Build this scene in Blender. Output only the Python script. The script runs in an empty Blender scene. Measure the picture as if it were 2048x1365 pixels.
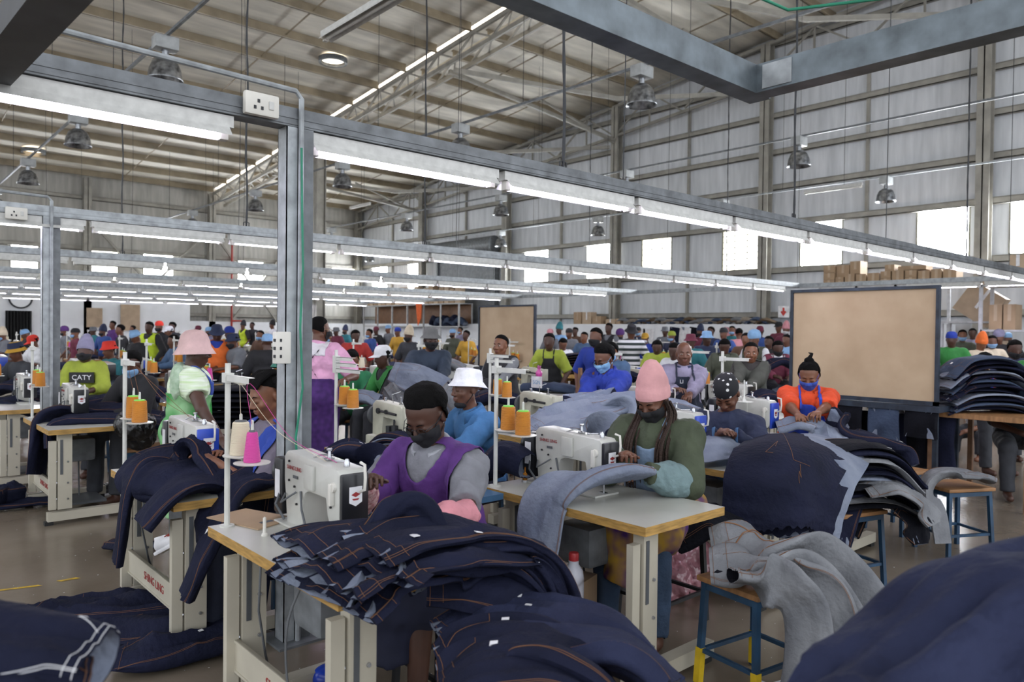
import bpy, bmesh, math, random
import numpy as np
from mathutils import Vector, Matrix
rnd = random.Random(7)
SC = bpy.context.scene
COL = SC.collection

# ------------------------------------------------------------------ camera
F_PX = 1497.0
CAMZ = 1.6
up = Vector((.0113, 1, .01436)).normalized()          # world up seen in camera axes
xa = Vector((1.1196, .0017, -1)); xa = (xa - up * xa.dot(up)).normalized()
ya = up.cross(xa).normalized()
R = Matrix((xa, ya, up))                                # camera -> world
cam_d = bpy.data.cameras.new('camera'); cam = bpy.data.objects.new('camera', cam_d); COL.objects.link(cam)
cam_d.sensor_width = 36; cam_d.lens = 36 * F_PX / 2048
cam_d.clip_start = .02; cam_d.clip_end = 300
cam_d.dof.use_dof = True; cam_d.dof.focus_distance = 4.0; cam_d.dof.aperture_fstop = 3.2
cam.matrix_world = Matrix.Translation((0, 0, CAMZ)) @ R.to_4x4()
SC.camera = cam
# ------------------------------------------------------------------ world and view
w = bpy.data.worlds.new('world'); SC.world = w; w.use_nodes = True
bg = w.node_tree.nodes['Background']; bg.inputs[0].default_value = (.9, .94, 1, 1); bg.inputs[1].default_value = 1.25
SC.view_settings.view_transform = 'Standard'; SC.view_settings.look = 'None'
SC.view_settings.gamma = 1; SC.view_settings.use_curve_mapping = False
SC.view_settings.exposure = 0.85
SC.cycles.max_bounces = 5; SC.cycles.diffuse_bounces = 3; SC.cycles.glossy_bounces = 3
SC.cycles.transmission_bounces = 3; SC.cycles.transparent_max_bounces = 4
SC.cycles.sample_clamp_indirect = 6; SC.cycles.caustics_reflective = False; SC.cycles.caustics_refractive = False
TUBE_E, WIN_E, SKY_E = 19.0, 34.0, 2.0

# ------------------------------------------------------------------ helpers
def ray(px, py):
    return R @ Vector(((px - 1024) / F_PX, -(py - 682.5) / F_PX, -1))
C0 = Vector((0, 0, CAMZ))
def P(px, py, D): return C0 + ray(px, py) * D                 # a point at depth D
def PZ(px, py, z): r = ray(px, py); return C0 + r * ((z - CAMZ) / r.z)
def PX(px, py, X): r = ray(px, py); return C0 + r * (X / r.x)
def PY(px, py, Y): r = ray(px, py); return C0 + r * (Y / r.y)
def PH(px, D, z=0):                                          # depth and height
    r = ray(px, 682.5); a = Vector((r.x, r.y, 0)) * D; return Vector((a.x, a.y, z))
def depth(p): return (R.transposed() @ (Vector(p) - C0)).z * -1
def pix(p):
    q = R.transposed() @ (Vector(p) - C0); return 1024 + F_PX * q.x / -q.z, 682.5 - F_PX * q.y / -q.z

def lin(c):
    if isinstance(c, str): c = tuple(int(c[i:i + 2], 16) / 255 for i in (0, 2, 4))
    return tuple(x / 12.92 if x <= .04045 else ((x + .055) / 1.055) ** 2.4 for x in c)
MATS = {}
def mat(name, col, rough=.6, metal=0, var=.12, scale=8, bump=0, bscale=60, emit=None, spec=.5, col2=None,
        stretch=(1, 1, 1), sheen=0, wave=None, det=4):
    if name in MATS: return MATS[name]
    m = bpy.data.materials.new(name); m.use_nodes = True; nt = m.node_tree; N = nt.nodes; L = nt.links
    b = N['Principled BSDF']; c = lin(col)
    b.inputs['Roughness'].default_value = rough; b.inputs['Metallic'].default_value = metal
    b.inputs['Specular IOR Level'].default_value = spec
    if sheen: b.inputs['Sheen Weight'].default_value = sheen
    tc = N.new('ShaderNodeTexCoord'); mp = N.new('ShaderNodeMapping'); mp.inputs['Scale'].default_value = stretch
    L.new(tc.outputs['Object'], mp.inputs[0])
    nz = N.new('ShaderNodeTexNoise'); nz.inputs['Scale'].default_value = scale; nz.inputs['Detail'].default_value = det
    L.new(mp.outputs[0], nz.inputs[0])
    mx = N.new('ShaderNodeMix'); mx.data_type = 'RGBA'
    rp = N.new('ShaderNodeMapRange'); rp.inputs[1].default_value = .3; rp.inputs[2].default_value = .7
    L.new(nz.outputs[0], rp.inputs[0]); L.new(rp.outputs[0], mx.inputs[0])
    c2 = lin(col2) if col2 else tuple(x * (1 - 2 * var) for x in c)
    c1 = c if col2 else tuple(min(1, x * (1 + var)) for x in c)
    mx.inputs[6].default_value = (*c1, 1); mx.inputs[7].default_value = (*c2, 1)
    L.new(mx.outputs[2], b.inputs['Base Color'])
    if bump:
        n2 = N.new('ShaderNodeTexNoise'); n2.inputs['Scale'].default_value = bscale; n2.inputs['Detail'].default_value = 3
        L.new(mp.outputs[0], n2.inputs[0]); bp = N.new('ShaderNodeBump'); bp.inputs['Strength'].default_value = bump
        bp.inputs['Distance'].default_value = .02
        L.new(n2.outputs[0], bp.inputs['Height']); L.new(bp.outputs[0], b.inputs['Normal'])
    if wave:
        wv = N.new('ShaderNodeTexWave'); wv.inputs['Scale'].default_value = wave[0]; wv.bands_direction = wave[1]
        wv.inputs['Distortion'].default_value = wave[3] if len(wave) > 3 else 0
        L.new(tc.outputs['Object'], wv.inputs[0]); bp = N.new('ShaderNodeBump')
        bp.inputs['Strength'].default_value = wave[2]; bp.inputs['Distance'].default_value = .01
        L.new(wv.outputs[0], bp.inputs['Height']); L.new(bp.outputs[0], b.inputs['Normal'])
    if emit:
        b.inputs['Emission Color'].default_value = (*lin(emit[0]), 1); b.inputs['Emission Strength'].default_value = emit[1]
    MATS[name] = m; return m

def tag(o, label=None, cat=None, group=None, kind=None):
    if label: o['label'] = label
    if cat: o['category'] = cat
    if group: o['group'] = group
    if kind: o['kind'] = kind
    return o
def thing(name, label, cat, loc=(0, 0, 0), rz=0, group=None):
    o = bpy.data.objects.new(name, None); COL.objects.link(o); o.location = loc; o.rotation_euler = (0, 0, rz)
    o.empty_display_size = .1
    return tag(o, label, cat, group)
def copy_tree(o, parent=None):
    c = o.copy(); COL.objects.link(c)
    if parent: c.parent = parent
    for ch in CH.get(o.name, []): copy_tree(ch, c)
    return c
CH = {}
def setpar(o, p):
    o.parent = p; CH.setdefault(p.name, []).append(o)
_cub = [(-1, -1, -1), (1, -1, -1), (1, 1, -1), (-1, 1, -1), (-1, -1, 1), (1, -1, 1), (1, 1, 1), (-1, 1, 1)]
_cf = [(0, 3, 2, 1), (4, 5, 6, 7), (0, 1, 5, 4), (1, 2, 6, 5), (2, 3, 7, 6), (3, 0, 4, 7)]
class MB:
    def __init__(s): s.v = []; s.f = []; s.m = []; s.n = 0
    def add(s, v, f, mi=0):
        v = np.asarray(v, float).reshape(-1, 3); s.v.append(v); n = s.n
        s.f += [tuple(i + n for i in q) for q in f]
        s.m += (mi if isinstance(mi, list) else [mi] * len(f)); s.n += len(v); return s
    def box(s, a, b, mi=0, topm=None):            # corner to corner
        a = np.array(a, float); b = np.array(b, float); c = (a + b) / 2; h = np.abs(b - a) / 2
        ms = [mi] * 6
        if topm is not None: ms[1] = topm
        return s.add(c + np.array(_cub) * h, _cf, ms)
    def obox(s, p, q, w, h, mi=0, upv=(0, 0, 1)):   # bar from p to q
        p = Vector(p); q = Vector(q); d = (q - p); u = Vector(upv); d.normalize()
        if abs(d.dot(u)) > .99: u = Vector((0, 1, 0))
        r = d.cross(u).normalized(); u = r.cross(d)
        v = []
        for e in (p, q):
            for a, b in ((-1, -1), (1, -1), (1, 1), (-1, 1)): v.append(e + r * (a * w / 2) + u * (b * h / 2))
        return s.add([tuple(x) for x in v], [(0, 1, 2, 3)[::-1], (4, 5, 6, 7), (0, 1, 5, 4)[::-1], (1, 2, 6, 5)[::-1], (2, 3, 7, 6)[::-1], (3, 0, 4, 7)[::-1]][:], mi)
    def rbox(s, a, b, r=.01, mi=0, seg=2):
        bm = bmesh.new(); bmesh.ops.create_cube(bm, size=1)
        a = Vector(a); b = Vector(b); c = (a + b) / 2; d = b - a
        for v in bm.verts: v.co = Vector((c.x + v.co.x * abs(d.x), c.y + v.co.y * abs(d.y), c.z + v.co.z * abs(d.z)))
        bmesh.ops.bevel(bm, geom=list(bm.edges), offset=r, segments=seg, profile=.6, affect='EDGES')
        return s.bm(bm, mi)
    def prism(s, poly, x0, x1, axis=0, r=0, mi=0):  # poly in the two other axes, extruded along axis
        bm = bmesh.new(); vs = []
        for t in (x0, x1):
            row = []
            for (a, b) in poly:
                co = [a, b]; co.insert(axis, t); row.append(bm.verts.new(co))
            vs.append(row)
        n = len(poly)
        bm.faces.new(vs[0]); bm.faces.new(vs[1][::-1])
        for i in range(n): bm.faces.new((vs[0][i], vs[1][i], vs[1][(i + 1) % n], vs[0][(i + 1) % n]))
        bmesh.ops.recalc_face_normals(bm, faces=bm.faces)
        if r: bmesh.ops.bevel(bm, geom=[e for e in bm.edges], offset=r, segments=2, profile=.6, affect='EDGES')
        return s.bm(bm, mi)
    def bm(s, bm, mi=0):
        bm.verts.index_update(); v = [tuple(x.co) for x in bm.verts]; f = [tuple(x.index for x in q.verts) for q in bm.faces]
        bm.free(); return s.add(v, f, mi)
    def tube(s, pts, r, n=8, mi=0, cap=True):
        pts = [Vector(p) for p in pts]; rs = r if isinstance(r, (list, tuple)) else [r] * len(pts)
        v = []; f = []; u = None
        for i, p in enumerate(pts):
            d = (pts[min(i + 1, len(pts) - 1)] - pts[max(i - 1, 0)]).normalized()
            if u is None:
                u = Vector((0, 0, 1)) if abs(d.z) < .9 else Vector((1, 0, 0))
            a = d.cross(u).normalized(); u = a.cross(d).normalized()
            for k in range(n):
                t = 2 * math.pi * k / n; v.append(tuple(p + (a * math.cos(t) + u * math.sin(t)) * rs[i]))
        for i in range(len(pts) - 1):
            for k in range(n):
                k2 = (k + 1) % n; f.append((i * n + k, i * n + k2, (i + 1) * n + k2, (i + 1) * n + k))
        if cap: f += [tuple(range(n))[::-1], tuple(range((len(pts) - 1) * n, len(pts) * n))]
        return s.add(v, f, mi)
    def lathe(s, prof, c=(0, 0, 0), n=20, mi=0, axis=None, open_=False):   # prof [(r,z)]
        c = Vector(c); v = []; f = []
        M = Vector((0, 0, 1)).rotation_difference(Vector(axis)).to_matrix() if axis else None
        for (r, z) in prof:
            for k in range(n):
                t = 2 * math.pi * k / n; q = Vector((r * math.cos(t), r * math.sin(t), z))
                if M: q = M @ q
                v.append(tuple(c + q))
        for i in range(len(prof) - 1):
            for k in range(n):
                k2 = (k + 1) % n; f.append((i * n + k, i * n + k2, (i + 1) * n + k2, (i + 1) * n + k))
        if not open_: f += [tuple(range(n))[::-1], tuple(range((len(prof) - 1) * n, len(prof) * n))]
        return s.add(v, f, mi)
    def sph(s, c, r, n=12, mi=0, M=None):
        r = (r, r, r) if isinstance(r, (int, float)) else r
        v = []; f = []; m = n // 2
        for i in range(m + 1):
            a = math.pi * i / m
            for k in range(n):
                t = 2 * math.pi * k / n; q = Vector((r[0] * math.sin(a) * math.cos(t), r[1] * math.sin(a) * math.sin(t), -r[2] * math.cos(a)))
                if M: q = M @ q
                v.append(tuple(Vector(c) + q))
        for i in range(m):
            for k in range(n):
                k2 = (k + 1) % n; f.append((i * n + k, i * n + k2, (i + 1) * n + k2, (i + 1) * n + k))
        return s.add(v, f, mi)
    def mesh(s, name, mats, smooth=True, ang=35, off=None):
        me = bpy.data.meshes.new(name); v = np.concatenate(s.v) if s.v else np.zeros((0, 3))
        if off is not None: v = v - np.array(off)
        me.from_pydata(v.tolist(), [], s.f)
        mats = mats if isinstance(mats, (list, tuple)) else [mats]
        for m in mats: me.materials.append(m)
        if len(mats) > 1: me.polygons.foreach_set('material_index', s.m)
        if smooth:
            me.shade_smooth()
            if ang: me.set_sharp_from_angle(angle=math.radians(ang))
        me.update(); return me
    def build(s, name, mats, parent=None, smooth=True, ang=35, loc=None):
        o = bpy.data.objects.new(name, s.mesh(name, mats, smooth, ang, off=loc)); COL.objects.link(o)
        if loc is not None: o.location = loc
        if parent: setpar(o, parent)
        return o
def top(o, label, cat, group=None): return tag(o, label, cat, group)
def struct(o): o['kind'] = 'structure'; return o
def text(name, s, size, m, M, parent=None, extrude=.0006):
    cu = bpy.data.curves.new(name, 'FONT'); cu.body = s; cu.size = size; cu.extrude = extrude
    cu.align_x = 'CENTER'; cu.align_y = 'CENTER'; cu.resolution_u = 3
    t = bpy.data.objects.new(name + '_c', cu); me = bpy.data.meshes.new_from_object(t); bpy.data.objects.remove(t)
    me.materials.clear(); me.materials.append(m); me.transform(M)
    o = bpy.data.objects.new(name, me); COL.objects.link(o)
    if parent: setpar(o, parent)
    return o
# value noise, vectorised
_rng = np.random.RandomState(3); _tab = _rng.rand(32, 32, 32).astype(np.float32)
def noise3(p):
    p = np.asarray(p, np.float32); i = np.floor(p).astype(int); f = p - i; f = f * f * (3 - 2 * f); i &= 31; j = (i + 1) & 31
    x, y, z = f[..., 0], f[..., 1], f[..., 2]
    g = lambda a, b, c: _tab[a, b, c]
    x0, y0, z0 = i[..., 0], i[..., 1], i[..., 2]; x1, y1, z1 = j[..., 0], j[..., 1], j[..., 2]
    c00 = g(x0, y0, z0) * (1 - x) + g(x1, y0, z0) * x; c10 = g(x0, y1, z0) * (1 - x) + g(x1, y1, z0) * x
    c01 = g(x0, y0, z1) * (1 - x) + g(x1, y0, z1) * x; c11 = g(x0, y1, z1) * (1 - x) + g(x1, y1, z1) * x
    return ((c00 * (1 - y) + c10 * y) * (1 - z) + (c01 * (1 - y) + c11 * y) * z) * 2 - 1
def fbm(p, o=3):
    s = 0; a = 1.; q = np.asarray(p, np.float32)
    for k in range(o): s = s + a * noise3(q); q = q * 2.03 + 7.1; a *= .5
    return s
# ================================================================== the hall
XW, YB, XT = 21.0, 36.0, 13.2          # right wall, back wall, main truss
def roof_z(Y): return 11.7 - .1 * Y
M_floor = mat('concrete_floor', '6a6053', .22, var=.2, scale=1.3, bump=.05, bscale=25, col2='82776a', det=8)
M_wall = mat('wall_sheet', 'dadde2', .6, scale=2, stretch=(3, 3, .35), col2='bfc3c8', det=6)
M_wallb = mat('wall_sheet_back', 'bab8b2', .6, scale=2, stretch=(3, 3, .35), col2='9b9992', det=6)
M_white = mat('white_plaster', 'eceff4', .6, var=.04, scale=1.5)
M_steel = mat('cream_steel', '9a978f', .5, var=.12, scale=3)
M_purl = mat('purlin_steel', '978a74', .55, var=.15, scale=2)
M_roof = mat('roof_insulation', 'e4e0d6', .75, var=.15, scale=1.2, bump=.5, bscale=2.5, stretch=(.5, 2.4, 1))
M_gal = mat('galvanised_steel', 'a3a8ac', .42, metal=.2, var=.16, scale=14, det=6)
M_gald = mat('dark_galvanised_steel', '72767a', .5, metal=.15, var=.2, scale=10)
M_glass = mat('daylit_glass', 'ffffff', .4, emit=('f6faff', WIN_E), var=0)
M_glassd = mat('dirty_daylit_glass', 'f2efe4', .4, emit=('fbf8ec', WIN_E * .12), var=0)
M_sky = mat('roof_glazing', 'fff6e8', .5, emit=('fff3e0', SKY_E), var=0)
M_bar = mat('window_bar', '8f8e80', .6)
M_dark = mat('dark_metal', '2c2d31', .45, metal=.3)

m = MB(); m.box((-30, -12, -.12), (XW, YB, 0)); fl = struct(m.build('floor', M_floor))
# yellow line
m = MB()
for a, b in (((-10, 415), (75, 388)),):
    pass
# ceiling
m = MB()
v = [(-9, -4, roof_z(-4)), (XT - .14, -4, roof_z(-4)), (XT - .14, YB, roof_z(YB)), (-9, YB, roof_z(YB))]
m.add(v + [(x, y, z + .1) for x, y, z in v], [(0, 3, 2, 1), (4, 5, 6, 7), (0, 1, 5, 4), (1, 2, 6, 5), (2, 3, 7, 6), (3, 0, 4, 7)])
v = [(XT + .14, -4, roof_z(-4)), (XW, -4, roof_z(-4)), (XW, YB, roof_z(YB)), (XT + .14, YB, roof_z(YB))]
m.add(v + [(x, y, z + .1) for x, y, z in v], [(0, 3, 2, 1), (4, 5, 6, 7), (0, 1, 5, 4), (1, 2, 6, 5), (2, 3, 7, 6), (3, 0, 4, 7)])
ceil = struct(m.build('ceiling', M_roof, smooth=False))
m = MB(); v = [(XT - .14, -12, roof_z(-12)), (XT + .14, -12, roof_z(-12)), (XT + .14, YB, roof_z(YB)), (XT - .14, YB, roof_z(YB))]
m.add([(x, y, z + .08) for x, y, z in v], [(0, 3, 2, 1)]); m.build('skylight_strip', M_sky, ceil, smooth=False)
Y = YB - .5
while Y > -3:
    for xa_, xb_ in ((-9, XT - .3), (XT + .3, XW)):
        z = roof_z(Y); m = MB()
        m.box((xa_, Y - .03, z - .25), (xb_, Y, z)); m.box((xa_, Y - .1, z - .25), (xb_, Y, z - .23)); m.box((xa_, Y, z - .03), (xb_, Y + .07, z - .012))
        m.build('purlin', M_purl, ceil, smooth=False)
    Y -= 1.6
# sag bars between the purlins
for X in (-6, -1, 4, 9, 15.6, 18.2):
    m = MB(); m.obox((X, -3, roof_z(-3) - .16), (X, YB - .5, roof_z(YB - .5) - .16), .03, .03); m.build('sag_bar', M_purl, ceil, smooth=False)
def roof_vent(px, py):
    r = ray(px, py); k = (11.7 - CAMZ - .06) / (r.z + .1 * r.y); p = C0 + r * k
    m = MB(); m.lathe([(.34, -.12), (.42, -.12), (.42, .02), (.34, .02)], p, 20, open_=True); o = m.build('vent_ring', M_gald, ceil)
    m = MB(); m.lathe([(.34, -.03), (.01, -.02)], p, 20, open_=True); m.build('vent_glazing', M_sky, ceil)
for q in ((666, 118), (1375, 186), (67, 300)): roof_vent(*q)

# right wall: sheet with window openings
wz0, wz1 = 3.55, 4.85
wins_px = [(744, 775), (815, 848), (1048, 1097), (1172, 1231), (1282, 1343), (1443, 1518), (1598, 1684), (1830, 1938), (2015, 2160)]
wr = sorted((PX(b, 600, XW).y, PX(a, 600, XW).y) for a, b in wins_px)
def wall(axis, at, lo, hi, holes, ztop, name, mt, t=.12):
    m = MB()
    def b(u0, u1, z0, z1):
        if axis == 'x': m.box((at, u0, z0), (at + t, u1, z1))
        else: m.box((u0, at, z0), (u1, at + t, z1))
    b(lo, hi, 0, wz0)
    e = [lo] + [x for h in holes for x in h] + [hi]
    for i in range(0, len(e), 2): b(e[i], e[i + 1], wz0, wz1)
    # sloping top for the right wall
    if axis == 'x':
        v = [(at, lo, wz1), (at + t, lo, wz1), (at + t, hi, wz1), (at, hi, wz1), (at, lo, roof_z(lo)), (at + t, lo, roof_z(lo)), (at + t, hi, roof_z(hi)), (at, hi, roof_z(hi))]
        m.add(v, [(0, 3, 2, 1), (4, 5, 6, 7), (0, 1, 5, 4), (1, 2, 6, 5), (2, 3, 7, 6), (3, 0, 4, 7)])
    else: b(lo, hi, wz1, ztop)
    return struct(m.build(name, mt, smooth=False))
wR = wall('x', XW, -12, YB, wr, 12, 'wall_right', M_wall)
wb_px = [(20, 77), (168, 237), (285, 347), (474, 527), (662, 712)]
wb = sorted((PY(a, 600, YB).x, PY(b, 600, YB).x) for a, b in wb_px)
wb = [(-4.5, -2.8), (-.9, .5)] + [h for h in wb if h[0] > .7]
wB = wall('y', YB, -30, XW, wb, roof_z(YB) + .05, 'wall_back', M_wallb)
nwin = [0]
def window(axis, at, u0, u1, kind):
    nwin[0] += 1; o = thing('window_%d' % nwin[0], None, None); struct(o)
    def bx(m, a0, a1, z0, z1, d0=-.02, d1=.03):
        if axis == 'x': m.box((at + d0, a0, z0), (at + d1, a1, z1))
        else: m.box((a0, at + d0, z0), (a1, at + d1, z1))
    m = MB(); bx(m, u0, u1, wz0, wz1, .06, .07); m.build('pane', M_glassd if kind == 'old' else M_glass, o, smooth=False)
    m = MB()
    for a0, a1, z0, z1 in ((u0, u0 + .04, wz0, wz1), (u1 - .04, u1, wz0, wz1), (u0, u1, wz0, wz0 + .04), (u0, u1, wz1 - .04, wz1)): bx(m, a0, a1, z0, z1)
    m.build('window_frame', M_bar, o, smooth=False)
    if kind != 'clear':
        m = MB(); n = 7 if kind == 'old' else 4
        for i in range(1, n):
            z = wz0 + (wz1 - wz0) * i / n; bx(m, u0, u1, z - .012, z + .012, 0, .03)
        for i in range(1, 3):
            a = u0 + (u1 - u0) * i / 3; bx(m, a - .01, a + .01, wz0, wz1, 0, .03)
        m.build('glazing_bars', M_bar, o, smooth=False)
kinds = ['clear', 'clear', 'clear', 'old', 'old', 'bars', 'bars', 'bars', 'bars']
for (a, b), k in zip(wr, kinds): window('x', XW, a, b, k)
for i, (a, b) in enumerate(wb): window('y', YB, a, b, ['bars', 'old', 'clear', 'old', 'clear', 'bars', 'old'][i % 7])
# girts
gz = (2.17, wz0 - .06, wz1 + .06, 6.0, 7.05, 8.15, 9.25, 10.3)
for z in gz:
    y1 = YB
    y1 = min(YB, (11.7 - z) / .1 - .5)
    if y1 < 5: continue
    m = MB(); m.box((XW - .14, -12, z - .1), (XW, y1, z - .08)); m.box((XW - .14, -12, z - .1), (XW - .12, y1, z + .06)); m.box((XW - .14, -12, z + .05), (XW, y1, z + .07))
    m.build('girt', M_steel, wR, smooth=False)
    if z < 8:
        m = MB(); m.box((-30, YB - .14, z - .1), (XW, YB, z - .08)); m.box((-30, YB - .14, z - .1), (XW, YB - .12, z + .06)); m.box((-30, YB - .14, z + .05), (XW, YB, z + .07))
        m.build('girt', M_steel, wB, smooth=False)
def ibeam(m, x, y, z0, z1, s=.28, along='y'):
    t = .03
    if along == 'y':
        m.box((x - s / 2, y - s / 2, z0), (x + s / 2, y - s / 2 + t, z1)); m.box((x - s / 2, y + s / 2 - t, z0), (x + s / 2, y + s / 2, z1)); m.box((x - t / 2, y - s / 2, z0), (x + t / 2, y + s / 2, z1))
    else:
        m.box((x - s / 2, y - s / 2, z0), (x - s / 2 + t, y + s / 2, z1)); m.box((x + s / 2 - t, y - s / 2, z0), (x + s / 2, y + s / 2, z1)); m.box((x - s / 2, y - t / 2, z0), (x + s / 2, y + t / 2, z1))
colY = [-5.8, .1, 6.0, 11.8, 17.65, 23.6, 29.7, 35.7]
for y in colY:
    m = MB(); ibeam(m, XW - .3, y, 0, roof_z(y) - .3, .3, 'x'); m.build('column', M_steel, wR, smooth=False)
for a, b in zip(colY, colY[1:]):
    y = (a + b) / 2; m = MB(); m.box((XW - .09, y - .04, 0), (XW, y + .04, roof_z(y) - 1.2)); m.build('mullion', M_steel, wR, smooth=False)
for x in (-16, -10, -4, 2.2, 7.7, 12.9, 17.2):
    m = MB(); ibeam(m, x, YB - .3, 0, roof_z(YB) - .25, .3); m.build('column', M_steel, wB, smooth=False)
for a, b in ((12.9, 17.2), (7.7, 12.9)):
    m = MB(); m.obox((a, YB - .2, 6.2), (b, YB - .2, .6), .09, .09); m.obox((b, YB - .22, 6.2), (a, YB - .22, .6), .09, .09); m.build('wall_brace', M_steel, wB, smooth=False)
# right wall truss (top and bottom chord with web)
wt = struct(bpy.data.objects.new('trim_1', None)); COL.objects.link(wt)
m = MB(); X = XW - .35
m.obox((X, -6, roof_z(-6) - .28), (X, YB, roof_z(YB) - .28), .1, .1); m.build('top_chord', M_steel, wt, smooth=False)
m = MB(); m.obox((X, -6, roof_z(-6) - 1.5), (X, YB, roof_z(YB) - 1.2), .09, .09); m.build('bottom_chord', M_steel, wt, smooth=False)
y = 0.1; i = 0
while y < YB - .5:
    m = MB(); y2 = min(y + 1.46, YB - .2)
    za, zb = roof_z(y) - 1.4, roof_z(y2) - .28
    if i % 4 in (1, 3): m.obox((X, y, roof_z(y) - .28), (X, y, za), .05, .05)
    if i % 2: za, zb = zb + .1, za
    m.obox((X, y, za), (X, y2, zb), .05, .05); m.build('web_member', M_steel, wt, smooth=False); y = y2; i += 1
# main truss over the floor
mt_ = struct(bpy.data.objects.new('trim_2', None)); COL.objects.link(mt_)
m = MB()
for z in (-.28, -.75):
    m2 = MB()
    for dx in (-.28, .28): m2.obox((XT + dx, -8, roof_z(-8) + z), (XT + dx, YB - .3, roof_z(YB) + z), .07, .12)
    m2.build('chord', M_steel, mt_, smooth=False)
y = 1.0; i = 0
while y < YB - 1:
    m = MB(); a, b = (-.3, -.72) if i % 2 else (-.72, -.3)
    for dx in (-.28, .28): m.obox((XT + dx, y, roof_z(y) + a), (XT + dx, y + .8, roof_z(y + .8) + b), .05, .05)
    m.obox((XT - .28, y, roof_z(y) + a), (XT + .28, y + .8, roof_z(y + .8) + a), .04, .04)
    m.build('web_member', M_steel, mt_, smooth=False); y += .8; i += 1
# inner columns, spread bracing from the column tops, horizontal wind pipes
nt = [3]
for y in (25.6, 9.0 - 6):
    o = struct(bpy.data.objects.new('trim_%d' % nt[0], None)); COL.objects.link(o); nt[0] += 1
    m = MB(); ibeam(m, XT, y, 0, roof_z(y) - .78, .36, 'x'); m.box((XT - .12, y - .12, 0), (XT + .12, y + .12, roof_z(y) - .78)); m.build('column', M_steel, o, smooth=False)
for y in (17.65, 23.6, 29.7, 11.8):
    o = struct(bpy.data.objects.new('trim_%d' % nt[0], None)); COL.objects.link(o); nt[0] += 1
    z = roof_z(y)
    m = MB(); m.obox((XT, y, z - .8), (XW - .4, y, z - 1.5), .11, .11); m.build('wind_pipe', M_steel, o, smooth=False)
    m = MB(); m.obox((XT, y - .2, z - .8), (17.2, y - 3, z - .5 - .9), .09, .12); m.obox((17.2, y - 3, z - 1.4), (XW - .4, y - 5.7, z - 1.1), .09, .12); m.build('raking_strut', M_steel, o, smooth=False)
    m = MB(); m.obox((XW - .4, y, z - 1.6), (17.5, y + .8, z - .45), .07, .07); m.build('raking_strut', M_steel, o, smooth=False)
# white low wall in front of the right wall, white painted wall on the back left
m = MB(); m.box((XW - .75, 6.5, 0), (XW - .5, YB, 1.86)); w_l = struct(m.build('wall_low', M_white, smooth=False))
m = MB(); m.box((-30, YB - .45, 0), (PY(381, 600, YB - .5).x, YB - .2, 3.45)); m.box((PY(381, 600, YB - .5).x, YB - .45, 0), (XW - .7, YB - .2, 1.86)); struct(m.build('wall_painted', M_white, smooth=False))
# roller shutter door
ya_, yb_ = PX(990, 560, XW - .2).y, PX(878, 560, XW - .2).y
d = thing('door_1', None, None); struct(d)
M_shut = mat('shutter_steel', '8b8f94', .5, metal=.3, wave=(7, 'Z', .8))
m = MB(); m.box((XW - .2, ya_, 0), (XW - .14, yb_, 4.9)); m.build('shutter', M_shut, d, smooth=False)
m = MB(); m.lathe([(.36, 0), (.36, yb_ - ya_ + .5)], (XW - .45, ya_ - .25, 5.25), 16, axis=(0, 1, 0)); m.build('roller_box', M_gald, d)
m = MB()
for y in (ya_ - .1, yb_): m.box((XW - .3, y, 0), (XW - .1, y + .1, 5.2))
m.build('guide_rail', M_gald, d, smooth=False)
# black curtain in a doorway on the back left, and notice boards
M_black = mat('black_cloth', '17181a', .8)
a = PY(10, 600, YB - .5); b = PY(63, 600, YB - .5); zc = PY(40, 622, YB - .5).z
m = MB(); n = 40
vv = []; ff = []
for i in range(n + 1):
    x = a.x + (b.x - a.x) * i / n; y = YB - .6 + .05 * math.sin(i * 1.3)
    for z in (0, zc): vv += [(x, y, z), (x, y + .02, z)]
for i in range(n):
    k = i * 4; ff += [(k, k + 4, k + 6, k + 2), (k + 1, k + 3, k + 7, k + 5), (k + 2, k + 6, k + 7, k + 3)]
m.add(vv, ff); top(m.build('curtain', M_black), 'black curtain hanging in the doorway of the white back wall', 'curtain')
M_ply = mat('hardboard', 'c4a888', .6, var=.06, scale=6)
M_card = mat('cardboard', 'a48a6e', .7, var=.1, scale=3)
M_card2 = mat('cardboard_pale', 'b6a088', .7, var=.1, scale=3)
for (x0, x1, y0, y1, lab) in ((174, 205, 616, 655, 'tan sheet with a small picture leaning at the white back wall'), (242, 280, 609, 662, 'tall tan pattern board hanging on the white back wall')):
    a = PY(x0, y0, YB - .6); b = PY(x1, y1, YB - .6); m = MB(); m.box((a.x, YB - .58, max(b.z, .2)), (b.x, YB - .5, a.z))
    top(m.build('pattern_board', M_card2, smooth=False), lab, 'board')
# wall clock
p = PY(41, 597, YB - .5); m = MB(); m.lathe([(.42, 0), (.42, .05), (.36, .05), (.36, .03), (.01, .03)], (p.x, YB - .5, p.z), 24, axis=(0, -1, 0))
ck = thing('wall_clock', 'round black rimmed clock high on the white back wall', 'clock'); m.build('clock_rim', M_dark, ck)
m = MB(); m.lathe([(.355, .035), (.01, .036)], (p.x, YB - .5, p.z), 24, axis=(0, -1, 0)); m.build('clock_face', M_white, ck)
m = MB(); m.box((p.x - .01, YB - .55, p.z), (p.x + .01, YB - .545, p.z + .22)); m.box((p.x, YB - .55, p.z - .01), (p.x + .16, YB - .545, p.z + .01)); m.build('clock_hand', M_dark, ck)
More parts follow.
